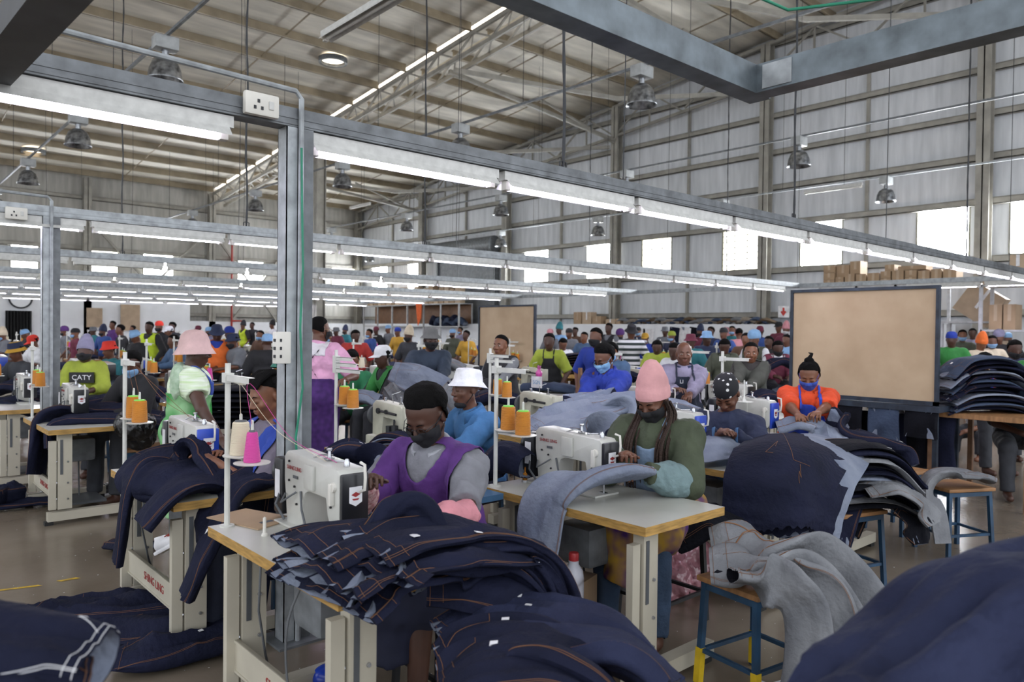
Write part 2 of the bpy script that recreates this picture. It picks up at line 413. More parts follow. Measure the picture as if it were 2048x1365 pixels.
# red fire pipe
M_red = mat('red_paint', 'a03028', .5)
p = PY(460, 600, YB - .3); m = MB(); m.tube([(p.x, YB - .52, 0), (p.x, YB - .52, 6.0)], .05); m.tube([(p.x, YB - .52, 1.9), (p.x + .5, YB - .52, 1.9), (p.x + .5, YB - .52, 1.0)], .05)
top(m.build('fire_pipe', M_red), 'red fire pipe rising up the grey back wall', 'pipe')

# ================================================================== lighting rows
M_tube = mat('lit_tube', 'ffffff', .4, emit=('eae5ff', TUBE_E), var=0)
M_fix = mat('fixture_white', 'c9c9c6', .45, var=.08, scale=20)
M_off = mat('unlit_tube', 'dcdcd8', .3)
M_plastic = mat('white_plastic', 'd6d3cb', .35, var=.05)
ZL = 2.55
fx = {}
def make_fixture(on=True):
    t = thing('fluorescent_light', 'x', 'light')
    m = MB(); m.box((-.64, -.035, .0), (.64, .035, .055)); m.build('housing', M_fix, t, smooth=False)
    m = MB(); m.add([(-.62, -.035, .0), (.62, -.035, 0), (.62, -.075, -.045), (-.62, -.075, -.045), (-.62, .035, .0), (.62, .035, 0), (.62, .075, -.045), (-.62, .075, -.045)], [(0, 1, 2, 3), (7, 6, 5, 4)])
    m.build('reflector', M_fix, t, smooth=False)
    m = MB(); m.tube([(-.6, 0, -.032), (.6, 0, -.032)], .019, 10); m.build('tube', M_tube if on else M_off, t)
    for s in (-1, 1):
        m = MB(); m.rbox((s * .6 - .02, -.025, -.06), (s * .6 + .02, .025, .0), .006); m.build('lamp_holder', M_plastic, t)
    return t
fxon = make_fixture(True); fxoff = make_fixture(False); used = {id(fxon): 0, id(fxoff): 0}
ROW = [3.6, 8.1, 12.6, 17.1, 21.6, 26.1, 30.6]
def place(proto, loc, rz, label, group):
    if not used[id(proto)]: o = proto; used[id(proto)] = 1
    else: o = copy_tree(proto)
    o.location = loc; o.rotation_euler = (0, 0, rz); tag(o, label, None, group); return o
rown = ['nearest', 'second', 'third', 'fourth', 'fifth', 'sixth', 'farthest']
for k, Y in enumerate(ROW):
    x1 = 15.6 if k else 17.5
    x0 = -.6 if k == 0 else -1.5
    if k == 0: x1 = 15.6
    m = MB(); z = ZL + .09
    m.box((x0 - .7, Y - .05, z - .03), (x1, Y + .05, z + .05)); m.box((x0 - .7, Y - .05, z + .05), (x1, Y - .035, z + .065)); m.box((x0 - .7, Y + .035, z + .05), (x1, Y + .05, z + .065))
    for q in (-.02, .01): m.box((x0 - .7, Y - .054, z + q), (x1, Y - .05, z + q + .012))
    top(m.build('lighting_beam', M_gald if k == 0 else M_gal, smooth=False), 'long grey overhead steel channel carrying the %s row of tube lights' % rown[k], 'beam')
    X = 2.42 - 1.33 * (3 if k else 2); n = 0
    off = 0 if k < 2 else (k * .37) % 1.33
    X += off
    if k == 0: X = 2.42 - 1.33 * 1 - .34
    while X < x1 - .6:
        onn = not (k == 2 and X < 6.5)
        px = pix((X, Y, ZL))[0]
        if -300 < px < 2300:
            if k == 0:
                lab = 'lit tube light %s on the nearest overhead row' % (['at the far left before the steel post', 'just right of the near steel post', 'second right of the near steel post', 'third right of the near steel post', 'fourth right of the near steel post', 'fifth right of the near steel post', 'sixth right of the near steel post'] + ['small at the far right end'] * 9)[n]
                grp = None if n < 7 else 'far right lights of the nearest row'
            elif k == 1 and n < 9:
                lab = 'lit tube light number %s from the left on the second overhead row' % ['one', 'two', 'three', 'four', 'five', 'six', 'seven', 'eight', 'nine'][n]; grp = None
            else:
                lab = ('lit' if onn else 'unlit') + ' tube light along the %s overhead row' % rown[k]; grp = '%s row of %s tube lights' % (rown[k], 'lit' if onn else 'unlit')
            place(fxon if onn else fxoff, (X, Y, ZL), 0, lab, grp); n += 1
        X += 1.33
        if k == 0 and n == 1: X = 2.42
# cross channel at the row ends
m = MB(); m.box((15.6, 0, ZL + .05), (15.7, 31, ZL + .14)); top(m.build('lighting_beam', M_gal, smooth=False), 'pale overhead channel crossing the right ends of the light rows', 'beam')
for i, Y in enumerate((5.2, 3.85, 2.5, 1.15)):
    place(fxon, (15.65, Y, ZL), math.pi / 2, 'lit tube light under the cross channel above the cardboard boxes', 'lights under the cross channel')
# posts
def post(x, y, lab, sock):
    t = thing('steel_post', lab, 'post', (x, y, 0))
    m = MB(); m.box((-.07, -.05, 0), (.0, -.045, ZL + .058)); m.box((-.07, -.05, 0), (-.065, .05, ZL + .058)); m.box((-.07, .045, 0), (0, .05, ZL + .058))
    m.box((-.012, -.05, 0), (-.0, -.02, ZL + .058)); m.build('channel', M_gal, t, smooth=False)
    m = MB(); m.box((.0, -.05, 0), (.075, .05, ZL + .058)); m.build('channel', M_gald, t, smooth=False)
    m = MB(); m.tube([(.0, -.065, 0), (.0, -.065, ZL + .2), (-.03, -.065, ZL + .235), (-2.5, -.065, ZL + .29)], .014); m.build('conduit_pipe', M_gal, t)
    m = MB(); m.box((-.12, -.12, 0), (.14, .12, .012)); m.build('base_plate', M_gald, t, smooth=False)
    for (z, w_) in sock:
        b = MB(); b.rbox((-.13, -.075, z), (-.05, -.03, z + .16), .008); s = b.build('socket_box', M_plastic, t)
        b = MB()
        for q in range(3): b.box((-.135, -.07, z + .03 + q * .04), (-.128, -.055, z + .045 + q * .04))
        for q in range(3): b.box((-.11, -.078, z + .03 + q * .04), (-.1, -.074, z + .045 + q * .04))
        b.build('socket_hole', M_dark, s, smooth=False)
    return t
pp = post(1.72, 3.6, 'tall galvanised steel post beside the woman with braids, nearest one', [(1.42, 0)])
m = MB(); m.tube([(-.01, -.09, 2.5), (-.005, -.09, 2.2), (.0, -.095, 1.9), (-.01, -.09, 1.6), (.0, -.1, 1.3), (-.03, -.09, 1.05), (-.02, -.09, .9)], .006); m.build('green_cable', mat('green_cable', '1f7f62', .5), pp)
post(1.44, 8.1, 'tall galvanised steel post behind the left sewing tables', [])
# twin sockets on the beams
def beam_socket(p, lab):
    t = thing('wall_socket', lab, 'socket', p)
    m = MB(); m.rbox((-.085, -.03, -.055), (.085, .01, .055), .012); m.build('socket_plate', M_plastic, t)
    m = MB()
    for a, b in ((-.02, .012), (-.038, -.02), (-.003, -.02)): m.box((a - .006, -.033, b - .008), (a + .006, -.029, b + .008))
    m.build('socket_hole', M_dark, t, smooth=False)
    m = MB(); m.rbox((.03, -.036, -.02), (.055, -.028, .02), .003); m.build('switch', M_fix, t)
beam_socket((1.50, 3.52, ZL + .12), 'white switched socket on the near overhead beam left of the post')
q = PY(33, 427, 8.0); beam_socket((q.x, 8.02, q.z), 'white switched socket on the overhead beam at the far left')
# crossing frame beams close overhead
M_frame = mat('frame_steel', '6a747b', .42, metal=.25, var=.22, scale=9)
q = PZ(1512, 186, 2.62)
m = MB(); m.box((q.x, q.y, 2.62), (q.x + .12, q.y + .1, 2.74)); m.box((q.x - 5, q.y, 2.62), (q.x, q.y + .1, 2.74))
t = thing('overhead_frame', 'bluish steel frame corner close overhead at the upper right', 'frame')
m.build('beam', M_frame, t, smooth=False)
m = MB(); m.box((q.x, q.y - 6, 2.62), (q.x + .1, q.y, 2.74)); m.build('beam', M_frame, t, smooth=False)
m = MB(); m.box((q.x - .004, q.y - .16, 2.63), (q.x, q.y - .03, 2.73)); m.build('joint_plate', M_gal, t, smooth=False)
m = MB(); m.tube([(q.x - 2.5, q.y - .1, 2.9), (q.x - 1.2, q.y - .15, 2.83), (q.x - .3, q.y - .3, 2.79), (q.x - .02, q.y - .8, 2.79), (q.x, q.y - 1.3, 2.72), (q.x, q.y - 2, 2.74)], .006); m.build('green_cable', MATS['green_cable'], t)
a = PZ(0, 112, 2.6); b = PZ(92, 0, 2.6)
m = MB(); d = (b - a).normalized(); m.obox(a - d * 2, b + d * 3, .14, .1); top(m.build('overhead_beam', mat('beam_charcoal', '4a4c50', .5, metal=.1), smooth=False), 'dark steel beam cutting the upper left corner', 'beam')
# high bay lamps on conduits
M_bay = mat('high_bay_aluminium', '9b9ea2', .28, metal=.85, var=.35, scale=12, det=6)
M_box = mat('gear_box', 'a6a9aa', .5)
def make_bay():
    t = thing('high_bay_lamp', 'x', 'lamp')
    m = MB(); m.rbox((-.16, -.11, -.2), (.16, .11, -.016), .01); m.build('gear_box', M_box, t)
    m = MB(); m.lathe([(.05, -.3), (.05, -.2)], n=12); m.build('lamp_neck', M_bay, t)
    m = MB(); m.lathe([(.055, -.3), (.1, -.31), (.17, -.37), (.215, -.48), (.238, -.62), (.25, -.625), (.245, -.64), (.228, -.62), (.2, -.48), (.15, -.37), (.05, -.32)], n=24); m.build('reflector_dome', M_bay, t)
    return t
bay = make_bay(); used[id(bay)] = 0
cond = [(3.48, 4.2, [11.5, 16.9, 22.3, 27.7], 'left'), (9.5, 4.25, [7.6, 12.3, 17.2, 22.6, 28.2], 'centre'), (15.2, 4.2, [7.9, 12.6, 17.6, 22.8, 28.4, 33], 'right'), (19.7, 4.0, [7.9, 12.6, 17.6, 22.8, 28.0, 32.8], 'wall side')]
side = {}
for X, h, ys, nm in cond:
    m = MB(); m.box((X - .02, 0 if X > 4 else 8.6, CAMZ + h - .02), (X + .02, YB - .3, CAMZ + h + .02)); top(m.build('conduit_rail', M_gald if X < 16 else M_gal, smooth=False), 'long thin steel rail carrying the %s line of dome lamps' % nm, 'rail')
    for i, y in enumerate(ys):
        place(bay, (X, y, CAMZ + h), 0, 'silver dome lamp %s the %s rail under the roof' % (['nearest on', 'second nearest on', 'third nearest on', 'fourth nearest on', 'fifth nearest on', 'farthest on'][i], nm), None)
    for j in range(6):
        y = ys[0] - 2.3 + j * 5.1
        if y < YB and y > 8:
            m = MB(); m.tube([(X, y, CAMZ + h), (X, y, roof_z(y) - .2)], .006, 5); top(m.build('hanger_rod', M_dark), 'thin rod hanging the %s lamp rail from the roof' % nm, 'rod', 'rods of the %s lamp rail' % nm)
# chains holding the light rows
for (px, Y) in ((493, 8.1), (1125, 3.6), (1588, 3.6), (1455, 8.1), (1935, 3.6), (1180, 12.6), (245, 12.6), (850, 8.1)):
    q = PY(px, 400, Y); X = q.x; zt = roof_z(Y) - .1; m = MB(); nn = 60
    m.tube([(X + .008 * math.sin(i * .7), Y, ZL + .15 + (zt - ZL - .15) * i / nn) for i in range(nn + 1)], [.009 + .004 * (i % 2) for i in range(nn + 1)], 5)
    for s in (-1, 1): m.tube([(X + s * .03, Y, ZL + .12), (X + s * .03, Y, ZL + .2), (X, Y, ZL + .21)], .006, 5)
    top(m.build('hanging_chain', M_dark), 'dark chain from the roof to the %s light row, %s' % (rown[ROW.index(Y)], {493: 'left of the near post', 1125: 'at the middle of the picture', 1588: 'above the large tan board', 1455: 'left of the large tan board', 1935: 'at the far right', 1180: 'behind the pink hat', 245: 'far left', 850: 'above the grey bucket hat'}[px]), 'chain')
for k, Y in enumerate(ROW):
    for j in range(3 if k < 5 else 2):
        X = 4.3 + j * 4.7 + (k * 1.9) % 3.1; m = MB(); m.tube([(X, Y, ZL + .14), (X + .04, Y, (ZL + roof_z(Y)) / 2), (X, Y, roof_z(Y) - .1)], .005, 4)
        top(m.build('suspension_wire', M_dark), 'thin wire from the roof to the %s light row' % rown[k], 'wire', 'suspension wires of the %s light row' % rown[k])
# odd unlit fixtures under the roof
for (px, py, Yy) in ((722, 30, 6.5), (720, 412, 26), (1665, 378, 9)):
    q = PY(px, py, Yy); o = place(fxoff, q, math.pi / 2, {722: 'unlit tube light hung alone below the roof at the top', 720: 'small unlit tube light hung alone far back at the centre', 1665: 'unlit tube light against the right wall'}[px], None); o.scale = (1.2, 1, 1)
    m = MB(); m.tube([(q.x, q.y - .3, q.z + .05), (q.x, q.y - .3, roof_z(q.y))], .006, 5); top(m.build('hanger_rod', M_dark), {722: 'rod holding the lone light at the top', 720: 'rod holding the small lone light far back', 1665: 'rod holding the lone light by the right wall'}[px], 'rod')
# exit sign
p = PX(1567, 624, XW - .47)
t = thing('exit_arrow_sign', 'white sign with a red down arrow on the right wall column', 'sign')
m = MB(); m.box((p.x, p.y - .17, p.z - .17), (p.x + .02, p.y + .17, p.z + .17)); m.build('sign_plate', mat('sign_white', 'e9e9ec', .4), t, smooth=False)
m = MB(); x = p.x - .006; m.box((x, p.y - .03, p.z - .02), (x + .004, p.y + .03, p.z + .12))
m.add([(x, p.y, p.z - .13), (x, p.y - .09, p.z - .01), (x, p.y - .05, p.z + .03), (x, p.y, p.z - .03), (x, p.y + .05, p.z + .03), (x, p.y + .09, p.z - .01)], [(0, 1, 2, 3), (0, 3, 4, 5)])
m.build('down_arrow', mat('sign_red', 'c8332b', .5), t, smooth=False)
# ================================================================== figures: one continuous surface grown from a skeleton
def surfnet(D, org, h):
    S = D < 0; nx, ny, nz = S.shape
    c = S[:-1, :-1, :-1]; act = np.zeros(c.shape, np.uint8)
    offs = [(i, j, k) for i in (0, 1) for j in (0, 1) for k in (0, 1)]
    for (i, j, k) in offs: act += S[i:nx - 1 + i, j:ny - 1 + j, k:nz - 1 + k]
    I = np.argwhere((act > 0) & (act < 8))
    idx = -np.ones(c.shape, np.int64); idx[I[:, 0], I[:, 1], I[:, 2]] = np.arange(len(I))
    acc = np.zeros((len(I), 3)); cnt = np.zeros(len(I))
    for a in range(8):
        for ax in range(3):
            o = offs[a]
            if o[ax]: continue
            p = list(o); p[ax] = 1
            da = D[I[:, 0] + o[0], I[:, 1] + o[1], I[:, 2] + o[2]]; db = D[I[:, 0] + p[0], I[:, 1] + p[1], I[:, 2] + p[2]]
            m = (da < 0) != (db < 0); t = np.where(m, da / np.where(da == db, 1, da - db), 0)
            q = np.array(o, float)[None, :] + np.zeros((len(I), 3)); q[:, ax] += t
            acc[m] += q[m]; cnt[m] += 1
    V = (I + acc / cnt[:, None]) * h + np.array(org)
    F = []
    for ax in range(3):
        sl0 = [slice(None)] * 3; sl1 = [slice(None)] * 3; sl0[ax] = slice(0, -1); sl1[ax] = slice(1, None)
        A = S[tuple(sl0)]; B = S[tuple(sl1)]
        b, c2 = [(1, 2), (2, 0), (0, 1)][ax]
        E = np.argwhere(A != B)
        E = E[(E[:, b] > 0) & (E[:, c2] > 0) & (E[:, b] < S.shape[b] - 1) & (E[:, c2] < S.shape[c2] - 1)]
        ina = A[E[:, 0], E[:, 1], E[:, 2]]
        qs = []
        for (db_, dc) in ((-1, -1), (0, -1), (0, 0), (-1, 0)):
            q = E.copy(); q[:, b] += db_; q[:, c2] += dc; qs.append(idx[q[:, 0], q[:, 1], q[:, 2]])
        q = np.stack(qs, 1); q[~ina] = q[~ina][:, ::-1]; F.append(q)
    return V, np.concatenate(F)
def npv(p): return np.array([p[0], p[1], p[2]], np.float32)
class SDF:
    def __init__(s): s.pr = []
    def cap(s, a, b, ra, rb=None, k=.02, flat=False): s.pr.append(('cap', npv(a), npv(b), ra, ra if rb is None else rb, k, flat)); return s
    def ell(s, c, r, M=None, k=.02, sub=False): s.pr.append(('ell', npv(c), np.array(r, np.float32), M, k, sub)); return s
    def mesh(s, h, amp=0, freq=6, seed=0, clipz=None):
        lo = np.full(3, 1e9); hi = -lo
        for p in s.pr:
            if p[0] == 'cap':
                r = max(p[3], p[4]) + .01; lo = np.minimum(lo, np.minimum(p[1], p[2]) - r); hi = np.maximum(hi, np.maximum(p[1], p[2]) + r)
            else: r = max(p[2]) + .01; lo = np.minimum(lo, p[1] - r); hi = np.maximum(hi, p[1] + r)
        lo = lo - 3 * h - amp; hi = hi + 3 * h + amp
        n = np.ceil((hi - lo) / h).astype(int) + 1; ax = [lo[i] + h * np.arange(n[i]) for i in range(3)]
        D = np.full(n, .2, np.float32)
        for p in s.pr:
            k = p[5] if p[0] == 'cap' else p[4]; mg = k + 3 * h + amp
            if p[0] == 'cap': r = max(p[3], p[4]) + mg; a = np.minimum(p[1], p[2]) - r; b = np.maximum(p[1], p[2]) + r
            else: r = max(p[2]) + mg; a = p[1] - r; b = p[1] + r
            i0 = np.clip(np.floor((a - lo) / h).astype(int), 0, n - 1); i1 = np.clip(np.ceil((b - lo) / h).astype(int) + 1, 1, n)
            X, Y, Z = np.meshgrid(*[ax[i][i0[i]:i1[i]].astype(np.float32) for i in range(3)], indexing='ij')
            if p[0] == 'cap':
                ba = p[2] - p[1]; L2 = float(ba @ ba) + 1e-9
                t = ((X - p[1][0]) * ba[0] + (Y - p[1][1]) * ba[1] + (Z - p[1][2]) * ba[2]) / L2; tc = np.clip(t, 0, 1)
                d = np.sqrt((X - p[1][0] - ba[0] * tc) ** 2 + (Y - p[1][1] - ba[1] * tc) ** 2 + (Z - p[1][2] - ba[2] * tc) ** 2) - (p[3] + (p[4] - p[3]) * tc)
                if p[6]: d = np.maximum(d, (t - 1) * L2 ** .5)
                sub = False
            else:
                M = p[3]; x, y, z = X - p[1][0], Y - p[1][1], Z - p[1][2]
                if M is not None:
                    x, y, z = (M[0][0] * x + M[1][0] * y + M[2][0] * z, M[0][1] * x + M[1][1] * y + M[2][1] * z, M[0][2] * x + M[1][2] * y + M[2][2] * z)
                r = p[2]; k0 = np.sqrt((x / r[0]) ** 2 + (y / r[1]) ** 2 + (z / r[2]) ** 2); k1 = np.sqrt((x / r[0] ** 2) ** 2 + (y / r[1] ** 2) ** 2 + (z / r[2] ** 2) ** 2)
                d = k0 * (k0 - 1) / np.maximum(k1, 1e-6); sub = p[5]
            sl = tuple(slice(i0[i], i1[i]) for i in range(3)); o = D[sl]
            if sub: g = np.clip(.5 - .5 * (o + d) / k, 0, 1); D[sl] = o * (1 - g) - d * g + k * g * (1 - g)
            else: g = np.clip(.5 + .5 * (o - d) / k, 0, 1); D[sl] = o * (1 - g) + d * g - k * g * (1 - g)
        if amp:
            X, Y, Z = np.meshgrid(*ax, indexing='ij'); m = np.abs(D) < amp * 3 + 2 * h
            q = np.stack([X[m], Y[m], Z[m]], -1); 
            nn = fbm(q * [freq, freq, freq * .55] + seed, 3); D[m] += (amp * (1 - 1.6 * np.abs(nn))).astype(np.float32) * -1 + amp * .3
        return surfnet(D, lo, h)
def raw_obj(name, V, F, mt, parent=None, loc=None, smooth=1):
    V = np.asarray(V, float)
    if smooth and len(V):
        n = len(V); E = np.concatenate([F[:, [0, 1]], F[:, [1, 2]], F[:, [2, 3]], F[:, [3, 0]]])
        for _ in range(smooth):
            acc = np.zeros_like(V); c = np.zeros(n)
            for a, b in ((0, 1), (1, 0)):
                for q in range(3): acc[:, q] += np.bincount(E[:, a], V[E[:, b], q], n)
                c += np.bincount(E[:, a], minlength=n)
            V = V * .5 + .5 * acc / np.maximum(c, 1)[:, None]
    if loc is not None: V = V - np.array(loc)
    me = bpy.data.meshes.new(name); me.vertices.add(len(V)); me.vertices.foreach_set('co', V.ravel())
    me.loops.add(F.size); me.loops.foreach_set('vertex_index', F.ravel().astype(np.int32))
    me.polygons.add(len(F)); me.polygons.foreach_set('loop_start', np.arange(0, F.size, 4, dtype=np.int32)); me.polygons.foreach_set('loop_total', np.full(len(F), 4, np.int32))
    me.update(calc_edges=True); me.shade_smooth(); me.materials.append(mt)
    o = bpy.data.objects.new(name, me); COL.objects.link(o)
    if loc is not None and parent is None: o.location = loc
    if parent: setpar(o, parent)
    return o
def vnorm(V, F):
    n = np.cross(V[F[:, 2]] - V[F[:, 0]], V[F[:, 3]] - V[F[:, 1]]); N = np.zeros_like(V)
    for c in range(4):
        for q in range(3): N[:, q] += np.bincount(F[:, c], n[:, q], len(V))
    return N / np.maximum(np.linalg.norm(N, axis=1), 1e-9)[:, None]
def shell(V, F, mask, off, name, mt, parent, loc, thick=.003, sm=0):
    """a piece of cloth cut from a surface, lifted off it"""
    fm = mask[F].all(1)
    if fm.sum() < 3: return None
    lab = np.arange(len(V)); Fq = F[fm]                       # keep the largest connected piece
    for _ in range(400):
        mn = lab[Fq].min(1); l2 = lab.copy(); np.minimum.at(l2, Fq.ravel(), np.repeat(mn, 4)); l2 = l2[l2]
        if (l2 == lab).all(): break
        lab = l2
    fl_ = lab[Fq[:, 0]]; u_, c_ = np.unique(fl_, return_counts=True); best = u_[c_.argmax()]; fi = np.where(fm)[0]; fm = np.zeros(len(F), bool); fm[fi[fl_ == best]] = True
    N = vnorm(V, F); F2 = F[fm]; u, inv = np.unique(F2, return_inverse=True); F2 = inv.reshape(-1, 4)
    A = V[u] + N[u] * (off[u][:, None] if isinstance(off, np.ndarray) else off); n = len(u); B = A - N[u] * thick
    E = np.concatenate([F2[:, [0, 1]], F2[:, [1, 2]], F2[:, [2, 3]], F2[:, [3, 0]]]); key = np.minimum(E[:, 0], E[:, 1]) * n + np.maximum(E[:, 0], E[:, 1])
    uq, ct = np.unique(key, return_counts=True); bd = E[np.isin(key, uq[ct == 1])]
    # smooth the ragged rim
    for _ in range(3):
        P_ = A.copy(); s_ = np.zeros_like(A); c_ = np.zeros(n)
        for a, b in ((0, 1), (1, 0)):
            for q in range(3): s_[:, q] += np.bincount(bd[:, a], A[bd[:, b], q], n)
            c_ += np.bincount(bd[:, a], minlength=n)
        k = c_ > 0; P_[k] = .4 * A[k] + .6 * s_[k] / c_[k][:, None]; A = P_
    B = A - N[u] * thick
    side = np.stack([bd[:, 1], bd[:, 0], bd[:, 0] + n, bd[:, 1] + n], 1)
    FF = np.concatenate([F2, F2[:, ::-1] + n, side])
    return raw_obj(name, np.concatenate([A, B]), FF, mt, parent, loc, smooth=sm)

SK = {'d': mat('skin_deep_brown', '4a2f24', .5, var=.1, scale=9), 'm': mat('skin_brown', '64402f', .48, var=.1, scale=9), 'l': mat('skin_light_brown', '7a4f38', .48, var=.1, scale=9)}
M_hair = mat('black_hair', '0b0a0a', .9, bump=.35, bscale=160, spec=.15)
M_eyew = mat('eye_white', 'c8bfb5', .3); M_iris = mat('iris', '150d0a', .2); M_lip = mat('lips', '6b3a35', .45)
def cloth(name, hexc, **k):
    kw = dict(rough=.85, var=.1, scale=10, bump=.35, bscale=26); kw.update(k); return mat(name, hexc, **kw)
def basis(f, u=(0, 0, 1)):
    f = Vector(f).normalized(); r = f.cross(Vector(u)).normalized(); u = r.cross(f).normalized(); return r, f, u      # right, forward, up
def ik(a, b, l1, l2, pole):
    a, b = Vector(a), Vector(b); d = b - a; L = min(d.length, (l1 + l2) * .995); dn = d.normalized(); b = a + dn * L
    x = (l1 * l1 - l2 * l2 + L * L) / (2 * L); y = max(l1 * l1 - x * x, 0) ** .5
    p = Vector(pole); p = (p - dn * p.dot(dn)).normalized(); return a + dn * x + p * y, b
class Fig:
    """skeleton in world space"""
    def __init__(s, base, face, seated=True, ztop=None, lean=.18, build=1.0, look=None, nod=.2, wl=None, wr=None, seat=.5, fem=False, head=None, legs=True):
        s.r, s.f, s.u = basis(face); r, f, u = s.r, s.f, s.u; B = Vector(base); s.base = B; s.bld = build; s.seated = seated
        H = 1.0
        if seated:
            pel = B + u * (seat + .10)
            if ztop: H = max(.85, min(1.12, (ztop - seat) / (.83 if lean < .3 else .78)))
        else:
            H = (ztop or 1.65) / 1.66; pel = B + u * (.92 * H)
        s.H = H; s.pel = pel; L = lambda x: x * H
        ax = (u * math.cos(lean) + f * math.sin(lean)).normalized(); s.ax = ax; s.fx = (f * math.cos(lean) - u * math.sin(lean)).normalized()
        s.waist = pel + ax * L(.16); s.chest = pel + ax * L(.34) ; s.nb = pel + ax * L(.47) 
        s.sh = [s.nb - ax * L(.055) + r * (sg * L(.166) * (.93 if fem else 1) * (.5 + .5 * build)) for sg in (-1, 1)]       # left, right
        lk = Vector(look).normalized() if look else f
        s.hf = (lk * math.cos(nod) - u * math.sin(nod)).normalized(); s.hr, s.hf, s.hu = basis(s.hf)
        s.head = Vector(head) if head else s.nb + (ax * .6 + u * .4).normalized() * L(.155) + s.hf * .025
        s.hs = 1.0 * (.55 + .45 * H)
        s.hip = [pel - u * L(.02) + r * (sg * L(.09)) for sg in (-1, 1)]
        if seated:
            s.knee = [h + f * L(.40) + r * (sg * .05) - u * .04 for h, sg in zip(s.hip, (-1, 1))]
            s.ank = [Vector((k.x, k.y, B.z + .09)) + f * .03 for k in s.knee]
        else:
            s.ank = [Vector((h.x, h.y, B.z + .08)) - f * .02 + f * (sg * .03) for h, sg in zip(s.hip, (-1, 1))]
            s.knee = [ (h + a) / 2 + f * .03 for h, a in zip(s.hip, s.ank)]
        if wl is None: wl = (s.nb + f * L(.34) - u * L(.33) - r * .10) if seated else (s.sh[0] - u * L(.45) + f * .12 - r * .05)
        if wr is None: wr = (s.nb + f * L(.34) - u * L(.33) + r * .10) if seated else (s.sh[1] - u * L(.45) + f * .12 + r * .05)
        s.el = []; s.wr = []
        for i, (w_, sg) in enumerate(((wl, -1), (wr, 1))):
            e, w2 = ik(s.sh[i], w_, L(.285), L(.25), r * sg * .8 - u * 1.0 - f * .15); s.el.append(e); s.wr.append(w2)
        s.wt = [Vector(wl), Vector(wr)]
    def hp(s, a, b, c): return s.head + (s.hr * a + s.hf * b + s.hu * c) * s.hs       # head-space point
    def body(s, h, fine=True):
        S = SDF(); b = s.bld; H = s.H; r = s.r
        M = [[s.r[i], s.fx[i], s.ax[i]] for i in range(3)]
        S.ell(s.pel, (.165 * b, .12 * b, .12 * H), M, .05); S.ell(s.waist, (.13 * b, .10 * b, .13 * H), M, .05)
        S.ell(s.chest, (.155 * b, .105 * b, .16 * H), M, .05); S.cap(s.sh[0], s.sh[1], .06, .06, .04)
        S.cap(s.nb - s.ax * .03, s.head - s.hu * .07 * s.hs - s.hf * .01, .055, .05, .025)
        for i in (0, 1):
            S.cap(s.sh[i], s.el[i], .052 * (.6 + .4 * b), .040 * (.6 + .4 * b), .02); S.cap(s.el[i], s.wr[i], .040, .026, .012)
            S.cap(s.hip[i], s.knee[i], .088 * b, .058, .03); S.cap(s.knee[i], s.ank[i], .056, .038, .02)
            S.cap(s.ank[i] - Vector((0, 0, .04)), s.ank[i] + s.f * .13 - Vector((0, 0, .05)), .04, .033, .02)
            s.hand(S, i, fine)
        s.headsdf(S, fine)
        return S.mesh(h)
    def hand(s, S, i, fine):
        w_ = s.wr[i]; d = (s.wr[i] - s.el[i]).normalized(); sg = -1 if i == 0 else 1
        hd = getattr(s, 'handdir', [None, None])[i]
        if hd is not None: d = Vector(hd).normalized()
        up_ = getattr(s, 'palmup', [Vector((0, 0, 1)), Vector((0, 0, 1))])[i]
        rr = d.cross(up_).normalized(); uu = rr.cross(d).normalized()
        pm = w_ + d * .05
        if not fine: S.cap(w_, w_ + d * .07, .026, .03, .01); S.cap(pm + d * .03, w_ + d * .14 - uu * .03, .022, .014, .01); S.cap(w_ + d * .03, w_ + d * .08 - rr * sg * .045, .014, .011, .01); return
        S.ell(w_ + d * .048, (.036, .05, .017), [[rr[q], d[q], uu[q]] for q in range(3)], .012)
        curl = getattr(s, 'curl', [.6, .6])[i]
        for j, (o, l) in enumerate(((-.028, .062), (-.010, .075), (.010, .072), (.027, .056))):
            k0 = w_ + d * .082 + rr * o; k1 = k0 + (d * math.cos(curl * .7) - uu * math.sin(curl * .7)) * l * .5 + rr * o * .2
            k2 = k1 + (d * math.cos(curl * 1.9) - uu * math.sin(curl * 1.9)) * l * .5
            S.cap(k0 - d * .02, k1, .0095, .0088, .004); S.cap(k1, k2, .0088, .0075, .003)
        ts = -sg
        t0 = w_ + d * .028 + rr * (ts * .028); t1 = t0 + (d * .6 + rr * ts * .7 - uu * .35).normalized() * .04; t2 = t1 + (d * .9 + rr * ts * .1 - uu * .4).normalized() * .032
        S.cap(t0, t1, .013, .0105, .006); S.cap(t1, t2, .0105, .0085, .003)
